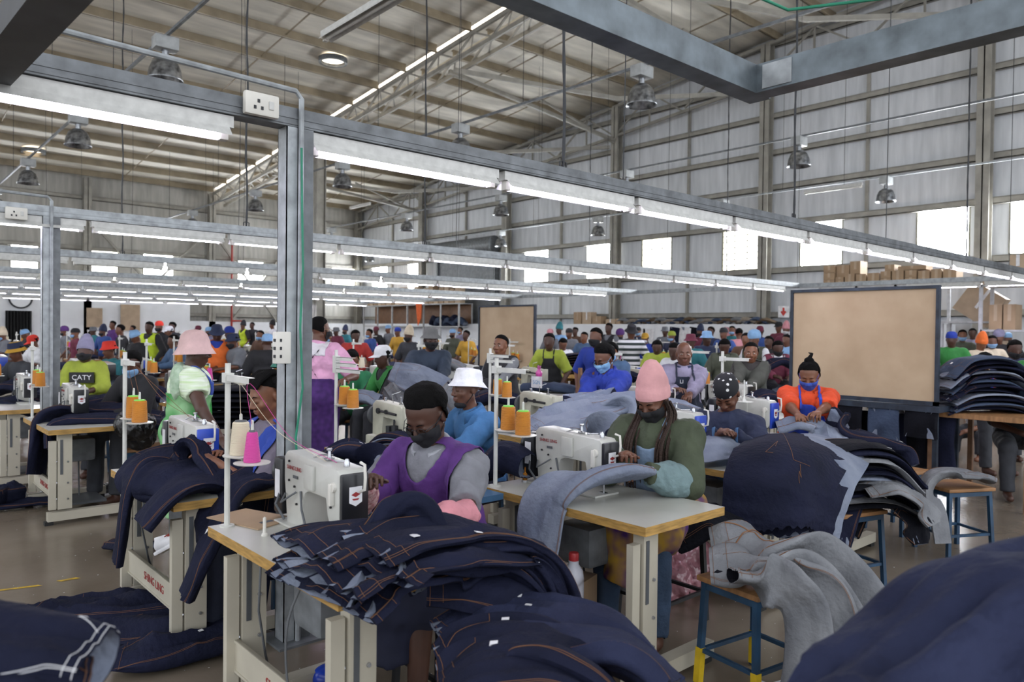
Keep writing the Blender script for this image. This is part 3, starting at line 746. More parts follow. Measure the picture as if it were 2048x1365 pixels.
    def headsdf(s, S, fine):
        q = s.hs; M = [[s.hr[i], s.hf[i], s.hu[i]] for i in range(3)]; p = s.hp
        S.ell(p(0, -.012, .035), (.074 * q, .093 * q, .082 * q), M, .02)
        S.ell(p(0, .022, -.03), (.060 * q, .068 * q, .078 * q), M, .03)
        S.ell(p(0, .052, -.088), (.026 * q, .026 * q, .022 * q), M, .025)
        S.cap(p(-.052, -.005, -.05), p(0, .05, -.092), .018 * q, .016 * q, .02); S.cap(p(.052, -.005, -.05), p(0, .05, -.092), .018 * q, .016 * q, .02)
        if fine:
            S.cap(p(-.03, .075, .022), p(.03, .075, .022), .010 * q, .010 * q, .015)
            for g in (-1, 1):
                S.ell(p(g * .030, .094, .002), (.017 * q, .014 * q, .010 * q), M, .012, sub=True)
                S.ell(p(g * .030, .077, .001), (.0155 * q, .0125 * q, .0105 * q), M, .004)
                S.ell(p(g * .042, .062, -.028), (.02 * q, .018 * q, .018 * q), M, .02)
                S.ell(p(g * .076, -.012, -.008), (.009 * q, .018 * q, .03 * q), M, .008)
                S.ell(p(g * .013, .094, -.034), (.0105 * q, .011 * q, .009 * q), M, .006)
        S.cap(p(0, .082, .012), p(0, .103, -.028), .008 * q, .0125 * q, .008)
        if not fine:
            for g in (-1, 1): S.ell(p(g * .074, -.012, -.008), (.012 * q, .02 * q, .03 * q), M, .008)
        if fine:
            S.cap(p(-.018, .084, -.058), p(.018, .084, -.058), .008 * q, .008 * q, .006); S.cap(p(-.015, .083, -.069), p(.015, .083, -.069), .0085 * q, .0085 * q, .006)
            S.cap(p(-.025, .094, -.0635), p(.025, .094, -.0635), .0028 * q, .0028 * q, .003) if False else None
# head coordinates of a set of vertices
def hco(s, V): d = (V - npv(s.head)) / s.hs; return d @ npv(s.hr), d @ npv(s.hf), d @ npv(s.hu)
def tco(s, V): d = V - npv(s.pel); return d @ npv(s.r), d @ npv(s.fx), d @ npv(s.ax) / s.H
def dress(s, m, sleeve=.5, h=.01, infl=.022, name='shirt', amp=.010, sk=None, hem=0.0, seed=0, cuff=None):
    S = SDF(); b = s.bld; H = s.H; M = [[s.r[i], s.fx[i], s.ax[i]] for i in range(3)]
    S.ell(s.pel + s.ax * .03, (.16 * b + infl, .12 * b + infl, .12 * H + infl * .3), M, .06); S.ell(s.waist, (.135 * b + infl, .105 * b + infl, .13 * H), M, .05)
    S.ell(s.chest, (.155 * b + infl, .11 * b + infl, .16 * H + infl * .5), M, .05); S.cap(s.sh[0], s.sh[1], .058 + infl * .6, .058 + infl * .6, .04)
    S.cap(s.nb - s.ax * .05, s.nb + s.ax * .005, .085, .068, .02, True)
    for i in (0, 1):
        if sleeve <= 0: continue
        t = min(1, sleeve * 2); S.cap(s.sh[i], s.sh[i] + (s.el[i] - s.sh[i]) * t, (.058 + infl * .9) * (.6 + .4 * b), .054 + infl * .9, .02, sleeve <= .5)
        if sleeve > .5:
            t = min(1, (sleeve - .5) * 2); S.cap(s.el[i], s.el[i] + (s.wr[i] - s.el[i]) * t, .046 + infl * .6, .036 + infl * (.5 if cuff is None else cuff), .015, True)
    V, F = S.mesh(h, amp=amp, freq=9, seed=seed); s.SV, s.SF = V, F
    return V, F
def person(name_label, s, skin='m', shirt=None, sleeve=.5, trousers=None, hair=None, hat=None, mask=None, apron=None, vest=None, h=.016, fine=False,
           skirt=None, group=None, infl=.022, amp=.009, eyes='down', cat='person', hairlen=.02, bib=None):
    V, F = s.body(h, fine); loc = npv(s.base).astype(float)
    o = raw_obj('person', V, F, SK[skin], None, loc, smooth=1); tag(o, name_label, cat, group)
    if shirt is not None:
        V2, F2 = dress(s, shirt, sleeve, max(h * (.9 if not fine else 1.6), .007), infl, amp=amp, seed=rnd.random() * 20)
        raw_obj('shirt', V2, F2, shirt, o, loc, smooth=1)
    else: V2, F2 = V, F
    a, b, c = tco(s, V2)
    if apron is not None:
        mk = (b > .03) & (b < .19 * s.bld) & (np.abs(a) < np.clip(.20 - (c - .08) * .42, .085, .2)) & (c < .40) & (c > -.12)
        shell(V2, F2, mk, .008, 'apron', apron, o, loc)
        for g in (-1, 1):
            mk = (np.abs(a * g - .075) < .014) & (c > .36) & (b > -.02)
            shell(V2, F2, mk, .008, 'apron_strap', apron, o, loc)
    if vest is not None:
        mk = (np.abs(a) < .185 * s.bld) & (c < .52) & (c > -.1)
        mk &= ~((b > .03) & (c > .40) & (np.abs(a) < .02 + (c - .40) * .8))
        shell(V2, F2, mk, .012, 'vest', vest, o, loc)
    if trousers is not None:
        S = SDF(); S.ell(s.pel, (.18 * s.bld, .135 * s.bld, .13), [[s.r[i], s.f[i], s.u[i]] for i in range(3)], .04)
        for i in (0, 1):
            S.cap(s.hip[i], s.knee[i], .1 * s.bld, .078, .03); S.cap(s.knee[i], s.ank[i], .076, .062, .02, True)
        V3, F3 = S.mesh(max(h, .012), amp=.008, freq=9); raw_obj('trousers', V3, F3, trousers, o, loc)
        m = MB()
    if skirt is not None:
        S = SDF(); S.ell(s.pel, (.19 * s.bld, .15 * s.bld, .13), [[s.r[i], s.f[i], s.u[i]] for i in range(3)], .05)
        kn = (s.knee[0] + s.knee[1]) / 2
        for i in (0, 1): S.cap(s.hip[i], s.knee[i], .12 * s.bld, .1, .08)
        if s.seated: S.cap(s.knee[0] , s.knee[1], .1, .1, .06); S.cap(kn, kn - s.u * .25, .14, .15, .08, True)
        else: S.cap(s.pel, kn - s.u * .18, .17, .19, .08, True)
        V3, F3 = S.mesh(max(h, .012), amp=.012, freq=7); raw_obj('skirt', V3, F3, skirt, o, loc)
    # shoes
    if not fine or True:
        m = MB()
    hx, hy, hz = hco(s, V)
    if mask is not None:
        mk = (hy > .018) & (hy < .125) & (hz < -.008) & (hz > -.115) & (np.abs(hx) < .075) & (hz > -.1 - (hy - .06) * .5)
        off = .004 + np.clip(.01 - np.abs(hz + .035) * .1, 0, .01)
        mo = shell(V, F, mk, off.astype(float) * (1 if fine else 1.6), 'face_mask', mask, o, loc, sm=5 if fine else 0)
        m = MB()
        for g in (-1, 1): m.tube([s.hp(g * .06, .04, -.02), s.hp(g * .079, 0, .01), s.hp(g * .081, -.015, .018)], .002, 5); m.tube([s.hp(g * .056, .03, -.075), s.hp(g * .076, .0, -.04), s.hp(g * .08, -.02, -.02)], .002, 5)
        if fine: addw(m, 'mask_loop', mask, o, loc)
    elif fine:
        m = MB(); M = Matrix((s.hr, s.hf, s.hu)).transposed()
        m.sph(s.hp(0, .088, -.059), (.021 * s.hs, .0055 * s.hs, .0055 * s.hs), 12, M=M); m.sph(s.hp(0, .087, -.069), (.018 * s.hs, .006 * s.hs, .006 * s.hs), 12, M=M); addw(m, 'lips', M_lip, o, loc)
    if fine:
        M = Matrix((s.hr, s.hf, s.hu)).transposed()
        for g in (-1, 1):
            if eyes == 'open':
                m = MB(); m.sph(s.hp(g * .030, .0815, .001), (.0135 * s.hs, .0085 * s.hs, .006 * s.hs), 12, M=M); e = addw(m, 'eye', M_eyew, o, loc)
                m = MB(); m.sph(s.hp(g * .030 + .001, .0875, .001), (.0058 * s.hs, .0035 * s.hs, .0058 * s.hs), 10, M=M); addw(m, 'iris', M_iris, e, None, shift=loc)
            else:
                m = MB(); m.tube([s.hp(g * .030 - .014, .086, -.004), s.hp(g * .030 - .006, .0905, -.0075), s.hp(g * .030 + .006, .0905, -.0075), s.hp(g * .030 + .014, .086, -.004)], .0016, 5); addw(m, 'eyelash', M_iris, o, loc)
            m = MB(); m.tube([s.hp(g * .014, .090, .020), s.hp(g * .028, .090, .027), s.hp(g * .046, .078, .022)], [.002, .003, .0012], 6); addw(m, 'eyebrow', M_hair, o, loc)
    hbv = hz - np.where(hy > -.01, .066 + (hy - .03) * .55, -.03 + (hy + .01) * -.3)
    def crown(lim, off, nm, mt, amp_=0, k=9):
        mk = lim & (np.abs(hx) < .12)
        of = off * np.clip(hbv / .055, .04, 1) ** .8 + (amp_ * fbm(V * 45) * np.clip(hbv / .03, 0, 1) if amp_ else 0)
        return shell(V, F, mk, np.broadcast_to(of, (len(V),)).astype(float), nm, mt, o, loc, thick=.004)
    hl = hz > .028 + (hy + .01) * .35 - .09 * (hy < -.03) * 1.0
    hairm = (hz > np.where(hy > -.01, .066 + (hy - .03) * .55, -.03 + (hy + .01) * -.3)) & (hy < .078)
    if hair and not (hat and hat[0] in ('beanie', 'skull', 'turban')): crown(hairm, hairlen * (1 if fine else 1) + .004, 'hair', hair, .004 if hairlen > .008 else .001)
    if hat: make_hat(s, o, loc, hat)
    return o
def addw(m, name, mt, parent, loc, shift=None):
    """world-space mesh stored relative to its person"""
    L = loc if loc is not None else shift
    o = bpy.data.objects.new(name, m.mesh(name, mt, True, 50, off=L)); COL.objects.link(o); setpar(o, parent); return o
def make_hat(s, o, loc, hat):
    kind, mt = hat[0], hat[1]; mt2 = hat[2] if len(hat) > 2 else mt
    q = s.hs; tilt = .22 if kind in ('bucket', 'cap', 'cloche') else 0
    U = (s.hu * math.cos(tilt) - s.hf * math.sin(tilt)).normalized(); U = (s.hu - s.hf * .15).normalized() if kind != 'beanie' else (s.hu - s.hf * .35).normalized()
    c = s.hp(0, -.012, .02); Fw = s.hr.cross(U) * -1; Fw = U.cross(s.hr); n = 24
    def ring(rx, ry, z, wob=0, sh=0):
        out = []
        for k in range(n):
            t = 2 * math.pi * k / n; w_ = 1 + wob * math.sin(t * 3 + 1)
            out.append(tuple(c + (s.hr * (rx * w_ * math.cos(t)) + Fw * (ry * w_ * math.sin(t) + sh) + U * (z + wob * .12 * math.cos(t * 2))) * q))
        return out
    if kind in ('bucket', 'cloche'):
        if kind == 'bucket': pr = [(.125, .14, -.005), (.118, .133, .0), (.086, .104, .035), (.083, .100, .06), (.074, .090, .105), (.06, .074, .113), (.02, .03, .117)]
        else: pr = [(.135, .15, -.045), (.13, .143, -.035), (.098, .115, .01), (.090, .108, .05), (.076, .09, .1), (.05, .06, .128), (.015, .02, .136)]
        wob = .045 if len(hat) > 3 else .015
    elif kind == 'beanie': pr = [(.086, .105, -.012), (.09, .108, .0), (.089, .107, .045), (.085, .102, .05), (.082, .097, .085), (.058, .07, .15), (.03, .036, .19), (.008, .01, .2)]; wob = .01
    elif kind == 'skull': pr = [(.083, .102, .005), (.085, .104, .02), (.08, .098, .06), (.066, .08, .095), (.035, .045, .112), (.01, .01, .115)]; wob = .01
    elif kind == 'cap': pr = [(.084, .102, .005), (.085, .103, .02), (.081, .098, .065), (.066, .08, .1), (.035, .045, .118), (.01, .01, .12)]; wob = 0
    elif kind == 'turban': pr = [(.088, .106, .0), (.1, .115, .03), (.098, .115, .075), (.08, .09, .12), (.04, .05, .145), (.01, .01, .15)]; wob = .04
    elif kind == 'ball': pr = [(.088, .1, .0), (.115, .125, .04), (.12, .128, .08), (.1, .105, .12), (.06, .06, .145), (.02, .02, .15)]; wob = .01
    m = MB(); v = []; f = []; R_ = [ring(a, b, z, wob if i < 2 else wob * .3) for i, (a, b, z) in enumerate(pr)]
    for rr in R_: v += rr
    for i in range(len(R_) - 1):
        for k in range(n): f.append((i * n + k, i * n + (k + 1) % n, (i + 1) * n + (k + 1) % n, (i + 1) * n + k))
    f.append(tuple(range((len(R_) - 1) * n, len(R_) * n)))
    mi = [0] * len(f)
    if mt2 is not mt:
        for i in range(len(R_) - 1):
            z = pr[i][2]
            if (i in (0, 1, 5, 6)): mi[i * n:(i + 1) * n] = [1] * n
    m.add(v, f, mi)
    ins = ring(pr[0][0] * .93, pr[0][1] * .93, pr[0][2] + .004)
    m.add(R_[0] + ins, [(k, k + n, (k + 1) % n + n, (k + 1) % n) for k in range(n)])
    hm = m.mesh('hat', [mt, mt2] if mt2 is not mt else mt, True, 50, off=loc)
    ho = bpy.data.objects.new({'beanie': 'beanie', 'turban': 'turban', 'skull': 'headscarf', 'ball': 'hair'}.get(kind, 'hat'), hm); COL.objects.link(ho); setpar(ho, o)
    if kind == 'cap':
        m = MB(); v = []
        for k in range(9):
            t = math.pi * (.16 + .68 * k / 8)
            for (rx, ry, z) in ((.083, .1, .012), (.083, .178, -.012), (.083, .178, -.016), (.083, .1, .006)): v.append(tuple(c + (s.hr * rx * math.cos(t) + Fw * ry * math.sin(t) + U * z) * q))
        f = []
        for k in range(8):
            for j in range(4): f.append((k * 4 + j, k * 4 + (j + 1) % 4, k * 4 + 4 + (j + 1) % 4, k * 4 + 4 + j))
        m.add(v, f); addw(m, 'hat_peak', mt, ho, None, shift=loc)
    return ho
# ================================================================== cloth
def twill(name, hexc, col2=None, rough=.85, sheen=0, b=.4):
    return mat(name, hexc, rough, scale=5, col2=col2, bump=b, bscale=38, sheen=sheen, det=6, spec=.15)
M_den = twill('navy_denim', '1d2035', '141728'); M_den2 = twill('indigo_denim', '2f344e', '21253b'); M_inn = twill('denim_wrong_side', '858c9b', '6a7285')
M_grey = twill('grey_denim', '828488', '626469'); M_blk = twill('black_denim', '14151d', '0c0d14'); M_slate = twill('slate_denim', '47536a', '323c50')
M_thr = mat('orange_stitching', '7a5233', .7); M_tagw = mat('white_tag', 'e6e6ea', .6); M_org = mat('orange_thread', 'c9812a', .55, var=.1, wave=(55, 'Z', .5))
M_cream = mat('cream_thread', 'd9cdb4', .6, wave=(70, 'Z', .4), var=.05); M_pink = mat('pink_thread', 'd2459b', .55, wave=(70, 'Z', .4), var=.05)
M_lime = mat('lime_plastic', '7fd34a', .4); M_stand = mat('stand_white', 'cfcfc9', .35, var=.08)
def crm(P_, n):
    P_ = np.asarray(P_, float); m = len(P_); t = np.linspace(0, m - 1, n); i = np.clip(np.floor(t).astype(int), 0, m - 2); f = (t - i)[:, None]
    E = np.concatenate([[2 * P_[0] - P_[1]], P_, [2 * P_[-1] - P_[-2]]]); p0, p1, p2, p3 = E[i], E[i + 1], E[i + 2], E[i + 3]
    return .5 * (2 * p1 + (p2 - p0) * f + (2 * p0 - 5 * p1 + 4 * p2 - p3) * f ** 2 + (3 * p1 - p0 - 3 * p2 + p3) * f ** 3)
_sd = [0]
class Strip:
    """a trouser leg or folded garment: a flattened fabric tube along a spine"""
    def __init__(s, pts, wid, th, wdir=None, ns=56, nc=44, fold=.012, ff=(2.2, 3.2), open_=True, sag=0, twist=0, ragged=0):
        _sd[0] += 3.7; sd = _sd[0]
        C = crm(pts, ns); W_ = crm(np.array(wid, float)[:, None] if np.ndim(wid) else np.full((len(pts), 1), wid, float), ns)[:, 0]
        T_ = crm(np.array(th, float)[:, None] if np.ndim(th) else np.full((len(pts), 1), th, float), ns)[:, 0]
        d = np.gradient(C, axis=0); d /= np.linalg.norm(d, axis=1)[:, None]; s.len = np.linalg.norm(np.diff(C, axis=0), axis=1).sum()
        if wdir is None: w = np.cross(d, [0, 0, 1.]); w[np.linalg.norm(w, axis=1) < .15] = [0, 1, 0]
        else: w = crm(np.array([tuple(q) for q in wdir], float), ns) if np.ndim(wdir) == 2 else np.tile(np.array(tuple(wdir), float), (ns, 1))
        w = w - d * (w * d).sum(1)[:, None]; w /= np.linalg.norm(w, axis=1)[:, None]
        nrm = np.cross(w, d)
        fl = np.where(nrm[:, 2].mean() < 0, -1, 1); nrm = nrm * fl
        ph = np.linspace(0, 2 * np.pi, nc, endpoint=False); cx = np.sign(np.cos(ph)) * np.abs(np.cos(ph)) ** .9; sy = np.sign(np.sin(ph)) * np.abs(np.sin(ph)) ** .7
        lat = W_[:, None] / 2 * cx[None, :]; hgt = T_[:, None] / 2 * sy[None, :]
        u = np.linspace(0, s.len, ns)[:, None] + 0 * cx[None, :]
        q = np.stack([u * ff[0], lat * ff[1] * 4.5, np.where(sy > 0, 0, 9.)[None, :] + 0 * u + sd], -1)
        q[..., 0] += .5 * noise3(q * .7 + 3); fo = 1.5 * (.55 - np.abs(noise3(q)) ** .7 * 1.3) + .8 * (.5 - np.abs(noise3(q * [1.6, 2.3, 1] + 5)) ** .7) + .35 * noise3(q * [2.5, 5, 1]) 
        hgt = hgt * .82 + fold * 1.15 * fo * (np.abs(sy) ** .5)[None, :] * np.where(sy > 0, 1, .5)[None, :]
        lat = lat * (1 + .10 * noise3(q * 1.3 + 11))
        V = C[:, None, :] + w[:, None, :] * lat[..., None] + nrm[:, None, :] * hgt[..., None]
        if ragged: V[-1] += d[-1] * (ragged * noise3(np.stack([ph * 3, ph * 0 + sd, ph * 0], -1)))[:, None]
        s.V = V; s.C, s.w, s.n, s.d, s.ns, s.nc = C, w, nrm, d, ns, nc
        m = MB(); vv = [V.reshape(-1, 3)]; f = []
        for i in range(ns - 1):
            for k in range(nc): f.append((i * nc + k, i * nc + (k + 1) % nc, (i + 1) * nc + (k + 1) % nc, (i + 1) * nc + k))
        tot = ns * nc; mi = [0] * len(f)
        for (e, sg) in ((0, 1), (ns - 1, -1)):
            cen = C[e]; base = e * nc; prev = base
            for (sc, dd) in ((.93, 0), (.86, .03), (.5, .10)) if open_ else ((.6, -.01), (.1, -.012)):
                r_ = cen + (V[e] - cen) * sc + d[e] * sg * dd; vv.append(r_)
                for k in range(nc):
                    a, b_, c_, d_ = prev + k, prev + (k + 1) % nc, tot + (k + 1) % nc, tot + k; f.append((a, b_, c_, d_) if sg < 0 else (d_, c_, b_, a)); mi.append(1 if open_ and dd > 0 else 0)
                prev = tot; tot += nc
            f.append(tuple(prev + k for k in range(nc))[::-1 if sg > 0 else 1]); mi.append(1 if open_ else 0)
        if fl > 0: f = [q_[::-1] for q_ in f]
        s.m = m; m.add(np.concatenate(vv), f, mi)
    def at(s, i, k, off=.0015):
        i = min(max(i, 0), s.ns - 1); i0 = int(i); i1 = min(i0 + 1, s.ns - 1); k0 = int(k) % s.nc; k1 = (k0 + 1) % s.nc; a, b = i - i0, k - int(k)
        V = s.V; p = (V[i0, k0] * (1 - a) + V[i1, k0] * a) * (1 - b) + (V[i0, k1] * (1 - a) + V[i1, k1] * a) * b
        o = p - s.C[i0]; o = o - s.d[i0] * (o @ s.d[i0]); L = np.linalg.norm(o * [1, 1, 1]) + 1e-6
        nn = s.n[i0] * (1 if (p - s.C[i0]) @ s.n[i0] > 0 else -1); return Vector(p + (nn * .7 + o / L * .3) * off)
    def seam(s, m, path, r=.0008, n=30):
        pts = []; 
        for (a, b) in zip(path, path[1:]):
            for j in range(n // max(1, len(path) - 1)): t = j / max(1, n // max(1, len(path) - 1)); pts.append(s.at(a[0] + (b[0] - a[0]) * t, a[1] + (b[1] - a[1]) * t))
        pts.append(s.at(*path[-1])); m.tube(pts, r, 5)
def garment(name, label, cat, strips, mt, mi=None, stitch=True, group=None, tags=0, thr=None, rnd_=None):
    p0 = Vector(strips[0].C[len(strips[0].C) // 2]); mb = MB()
    for st in strips:
        for v, in zip(st.m.v): mb.v.append(v)
        mb.f += [tuple(i + mb.n for i in q) for q in st.m.f]; mb.m += st.m.m; mb.n += st.m.n
    o = mb.build(name, [mt, mi or M_inn], loc=tuple(p0), ang=70); tag(o, label, cat, group)
    if stitch:
        for st in strips:
            m = MB(); ns, nc = st.ns, st.nc; q = nc / 4
            st.seam(m, [(1.0, k) for k in range(0, int(nc / 2) + 1)], n=40); st.seam(m, [(5, k) for k in range(1, int(nc / 2))], n=40)
            st.seam(m, [(0, q * .28), (ns * .5, q * .3), (ns - 1, q * .28)], n=60); st.seam(m, [(0, q * .33), (ns * .5, q * .35), (ns - 1, q * .33)], n=60)
            st.seam(m, [(4, q * 1.1), (ns * .3, q * 1.3), (ns * .3, q * 1.75), (4, q * 1.8)], n=30)
            off = tuple(p0); oo = bpy.data.objects.new('stitching', m.mesh('stitching', thr or M_thr, True, 60, off=off)); COL.objects.link(oo); setpar(oo, o)
    for j in range(tags):
        st = strips[j % len(strips)]; i = rnd.uniform(2, st.ns * .7); k = rnd.uniform(st.nc * .08, st.nc * .42); p = st.at(i, k, .003); a = Vector(st.d[int(i)]); b = Vector(st.w[int(i)]); c = a.cross(b)
        m = MB(); h = .011; v = [p + a * (x * h) + b * (y * h * 1.3) + c * z for z in (-.001, .001) for x, y in ((-1, -1), (1, -1), (1, 1), (-1, 1))]
        m.add([tuple(q - p0) for q in v], _cf); t_ = m.build('paper_tag', M_tagw, o, smooth=False)
    return o
class Sheet(Strip):
    """an open cloth draped through a grid of points"""
    def __init__(s, grid, th=.006, nu=40, nv=40, fold=.01, ff=(6, 6), seed=None, ragged=0, lift=(0, 0, 1)):
        _sd[0] += 3.7; sd = _sd[0]
        G = np.array([[tuple(p) for p in row] for row in grid], float); A = np.stack([crm(G[:, j], nu) for j in range(G.shape[1])], 1)
        B = np.stack([crm(A[i], nv) for i in range(nu)], 0)
        du = np.gradient(B, axis=0); dv = np.gradient(B, axis=1); N = np.cross(du, dv); N /= np.linalg.norm(N, axis=2)[..., None] + 1e-9
        if (N[..., 2].mean() < 0 and lift[2]) : N = -N; s.fl = True
        else: s.fl = False
        lu = np.linalg.norm(np.diff(B[:, nv // 2], axis=0), axis=1).sum(); lv = np.linalg.norm(np.diff(B[nu // 2], axis=0), axis=1).sum()
        U, W_ = np.meshgrid(np.linspace(0, lu, nu), np.linspace(0, lv, nv), indexing='ij'); q = np.stack([U * ff[0], W_ * ff[1], U * 0 + sd], -1)
        q[..., :2] += .6 * noise3(q * .6 + 2)[..., None]; fo = (1 - 2.2 * np.abs(noise3(q))) + .4 * (1 - 2 * np.abs(noise3(q * 2.1 + 5))) + .2 * noise3(q * 5)
        B = B + N * (fold * fo)[..., None]
        if ragged:
            rr = ragged * noise3(np.stack([np.arange(nv) * .8, np.zeros(nv) + sd, np.zeros(nv)], -1)); B[-1] += (du[-1] / (np.linalg.norm(du[-1], axis=1)[:, None] + 1e-9)) * rr[:, None]
        s.V = B; s.N = N; s.nu, s.nv = nu, nv; T = B - N * th; m = MB(); n = nu * nv; f = []; mi = []
        for i in range(nu - 1):
            for j in range(nv - 1):
                a = i * nv + j; qd = (a, a + 1, a + nv + 1, a + nv); f += [qd[::-1] if not s.fl else qd, tuple(x + n for x in (qd if not s.fl else qd[::-1]))]; mi += [0, 1]
        bd = [j for j in range(nv)] + [i * nv + nv - 1 for i in range(1, nu)] + [(nu - 1) * nv + j for j in range(nv - 2, -1, -1)] + [i * nv for i in range(nu - 2, 0, -1)]
        for a, b in zip(bd, bd[1:] + bd[:1]): f.append((a, b, b + n, a + n) if s.fl else (b, a, a + n, b + n)); mi.append(0)
        s.m = m; m.add(np.concatenate([B.reshape(-1, 3), T.reshape(-1, 3)]), f, mi); s.C = B[:, nv // 2]; s.ns = nu; s.nc = nv
    def at(s, i, j, off=.002):
        i = min(max(i, 0), s.nu - 1.001); j = min(max(j, 0), s.nv - 1.001); a, b = i % 1, j % 1; i, j = int(i), int(j); V = s.V
        p = (V[i, j] * (1 - a) + V[i + 1, j] * a) * (1 - b) + (V[i, j + 1] * (1 - a) + V[i + 1, j + 1] * a) * b; return Vector(p + s.N[i, j] * off)
def sheet_obj(name, label, cat, sh, mt, mi=None, seams=(), thr=None, group=None, r=.0012, wide=None):
    p0 = Vector(sh.V[sh.nu // 2, sh.nv // 2]); mb = MB(); mb.v = list(sh.m.v); mb.f = sh.m.f; mb.m = sh.m.m; mb.n = sh.m.n
    o = mb.build(name, [mt, mi or mt], loc=tuple(p0), ang=70); tag(o, label, cat, group)
    for pth in seams:
        m = MB(); pth = [(a * (sh.nu - 1), b * (sh.nv - 1)) for a, b in pth]; sh.seam(m, pth, r=r if wide is None else wide)
        oo = bpy.data.objects.new('stitching', m.mesh('stitching', thr or M_thr, True, 60, off=tuple(p0))); COL.objects.link(oo); setpar(oo, o)
    return o

# ================================================================== sewing stations (local: table 0..LX wide in x, y from 0 to -LY, operator at +x)
M_lam = mat('table_laminate', 'b9b8b0', .28, var=.05, scale=5); M_ply2 = mat('plywood_edge', 'b08a4a', .6, var=.2, scale=12, stretch=(1, 1, 8))
M_cleg = mat('cream_leg', 'b9b3a3', .42, var=.07, scale=4); M_mach = mat('machine_enamel', 'bdbdb7', .3, var=.04, scale=12, spec=.6)
M_blkp = mat('black_plate', '1d1e22', .3); M_blue = mat('blue_plate', '2b4fb0', .35); M_chr = mat('chrome', 'b9bbbf', .2, metal=.9, var=.1)
M_rub = mat('rubber', '1c1c1c', .7); M_redp = mat('red_print', '9a2a2c', .5); M_greyp = mat('grey_plastic', '55585c', .5)
TW, TL, TZ = .6, 1.1, .77
def table(detail=2, edge=True):
    t = thing('sewing_table', 'x', 'table'); g = .13
    m = MB(); m.box((0, -TL, TZ - .04), (TW, 0, TZ), 1, topm=0); m.build('tabletop', [M_lam, M_ply2], t, smooth=False)
    for y in (-.14, -TL + .10):
        m = MB(); m.box((g - .05, y - .03, .12), (g + .05, y + .03, TZ - .04)); m.box((g - .035, y - .034, .4), (g - .015, y - .03, .68), 1); m.box((g - .11, y - .018, .12), (g - .06, y + .018, TZ - .1))
        lg = m.build('leg', [M_cleg, M_greyp], t, smooth=False)
        if detail > 1:
            m = MB()
            for z in (.2, .33, .5): m.lathe([(.009, 0), (.007, .008)], (g - .052, y - .0, z), 8, axis=(-1, 0, 0)); m.lathe([(.009, 0), (.007, .008)], (g + .02, y - .03, z), 8, axis=(0, -1, 0))
            m.build('bolt', M_chr, lg)
        m = MB(); m.box((g - .12, y - .035, .03), (TW + .03, y + .035, .1)); m.box((g - .14, y - .03, 0), (g - .08, y + .03, .03), 1); m.box((TW - .04, y - .03, 0), (TW + .02, y + .03, .03), 1)
        m.build('foot', [M_cleg, M_rub], t, smooth=False)
    m = MB(); m.box((g - .075, -TL + .1, .2), (g - .06, -.14, .33)); m.box((g - .08, -TL + .1, .2), (g - .06, -.14, .21)); m.box((g - .08, -TL + .1, .32), (g - .06, -.14, .33))
    b = m.build('cross_beam', M_cleg, t, smooth=False)
    if detail > 1:
        M = Matrix.Translation((g - .0765, -.62, .262)) @ Matrix(((0, 0, -1, 0), (-1, 0, 0, 0), (0, 1, 0, 0), (0, 0, 0, 1)))
        text('lettering', 'SHING LING', .06, M_redp, M, b)
        m = MB(); m.box((.22, -.75, .08), (.5, -.35, .1)); m.tube([(.35, -.45, .1), (.35, -.4, .7)], .006); m.build('pedal', M_greyp, t)
        m = MB(); m.rbox((.2, -.6, .42), (.45, -.36, .62), .03); m.build('motor', M_gald, t)
        m = MB(); m.tube([(.1, -.3, .7), (.07, -.35, .5), (.12, -.3, .3), (.2, -.2, .1), (.35, -.1, .01)], .005); m.build('power_cable', M_greyp, t)
    return t
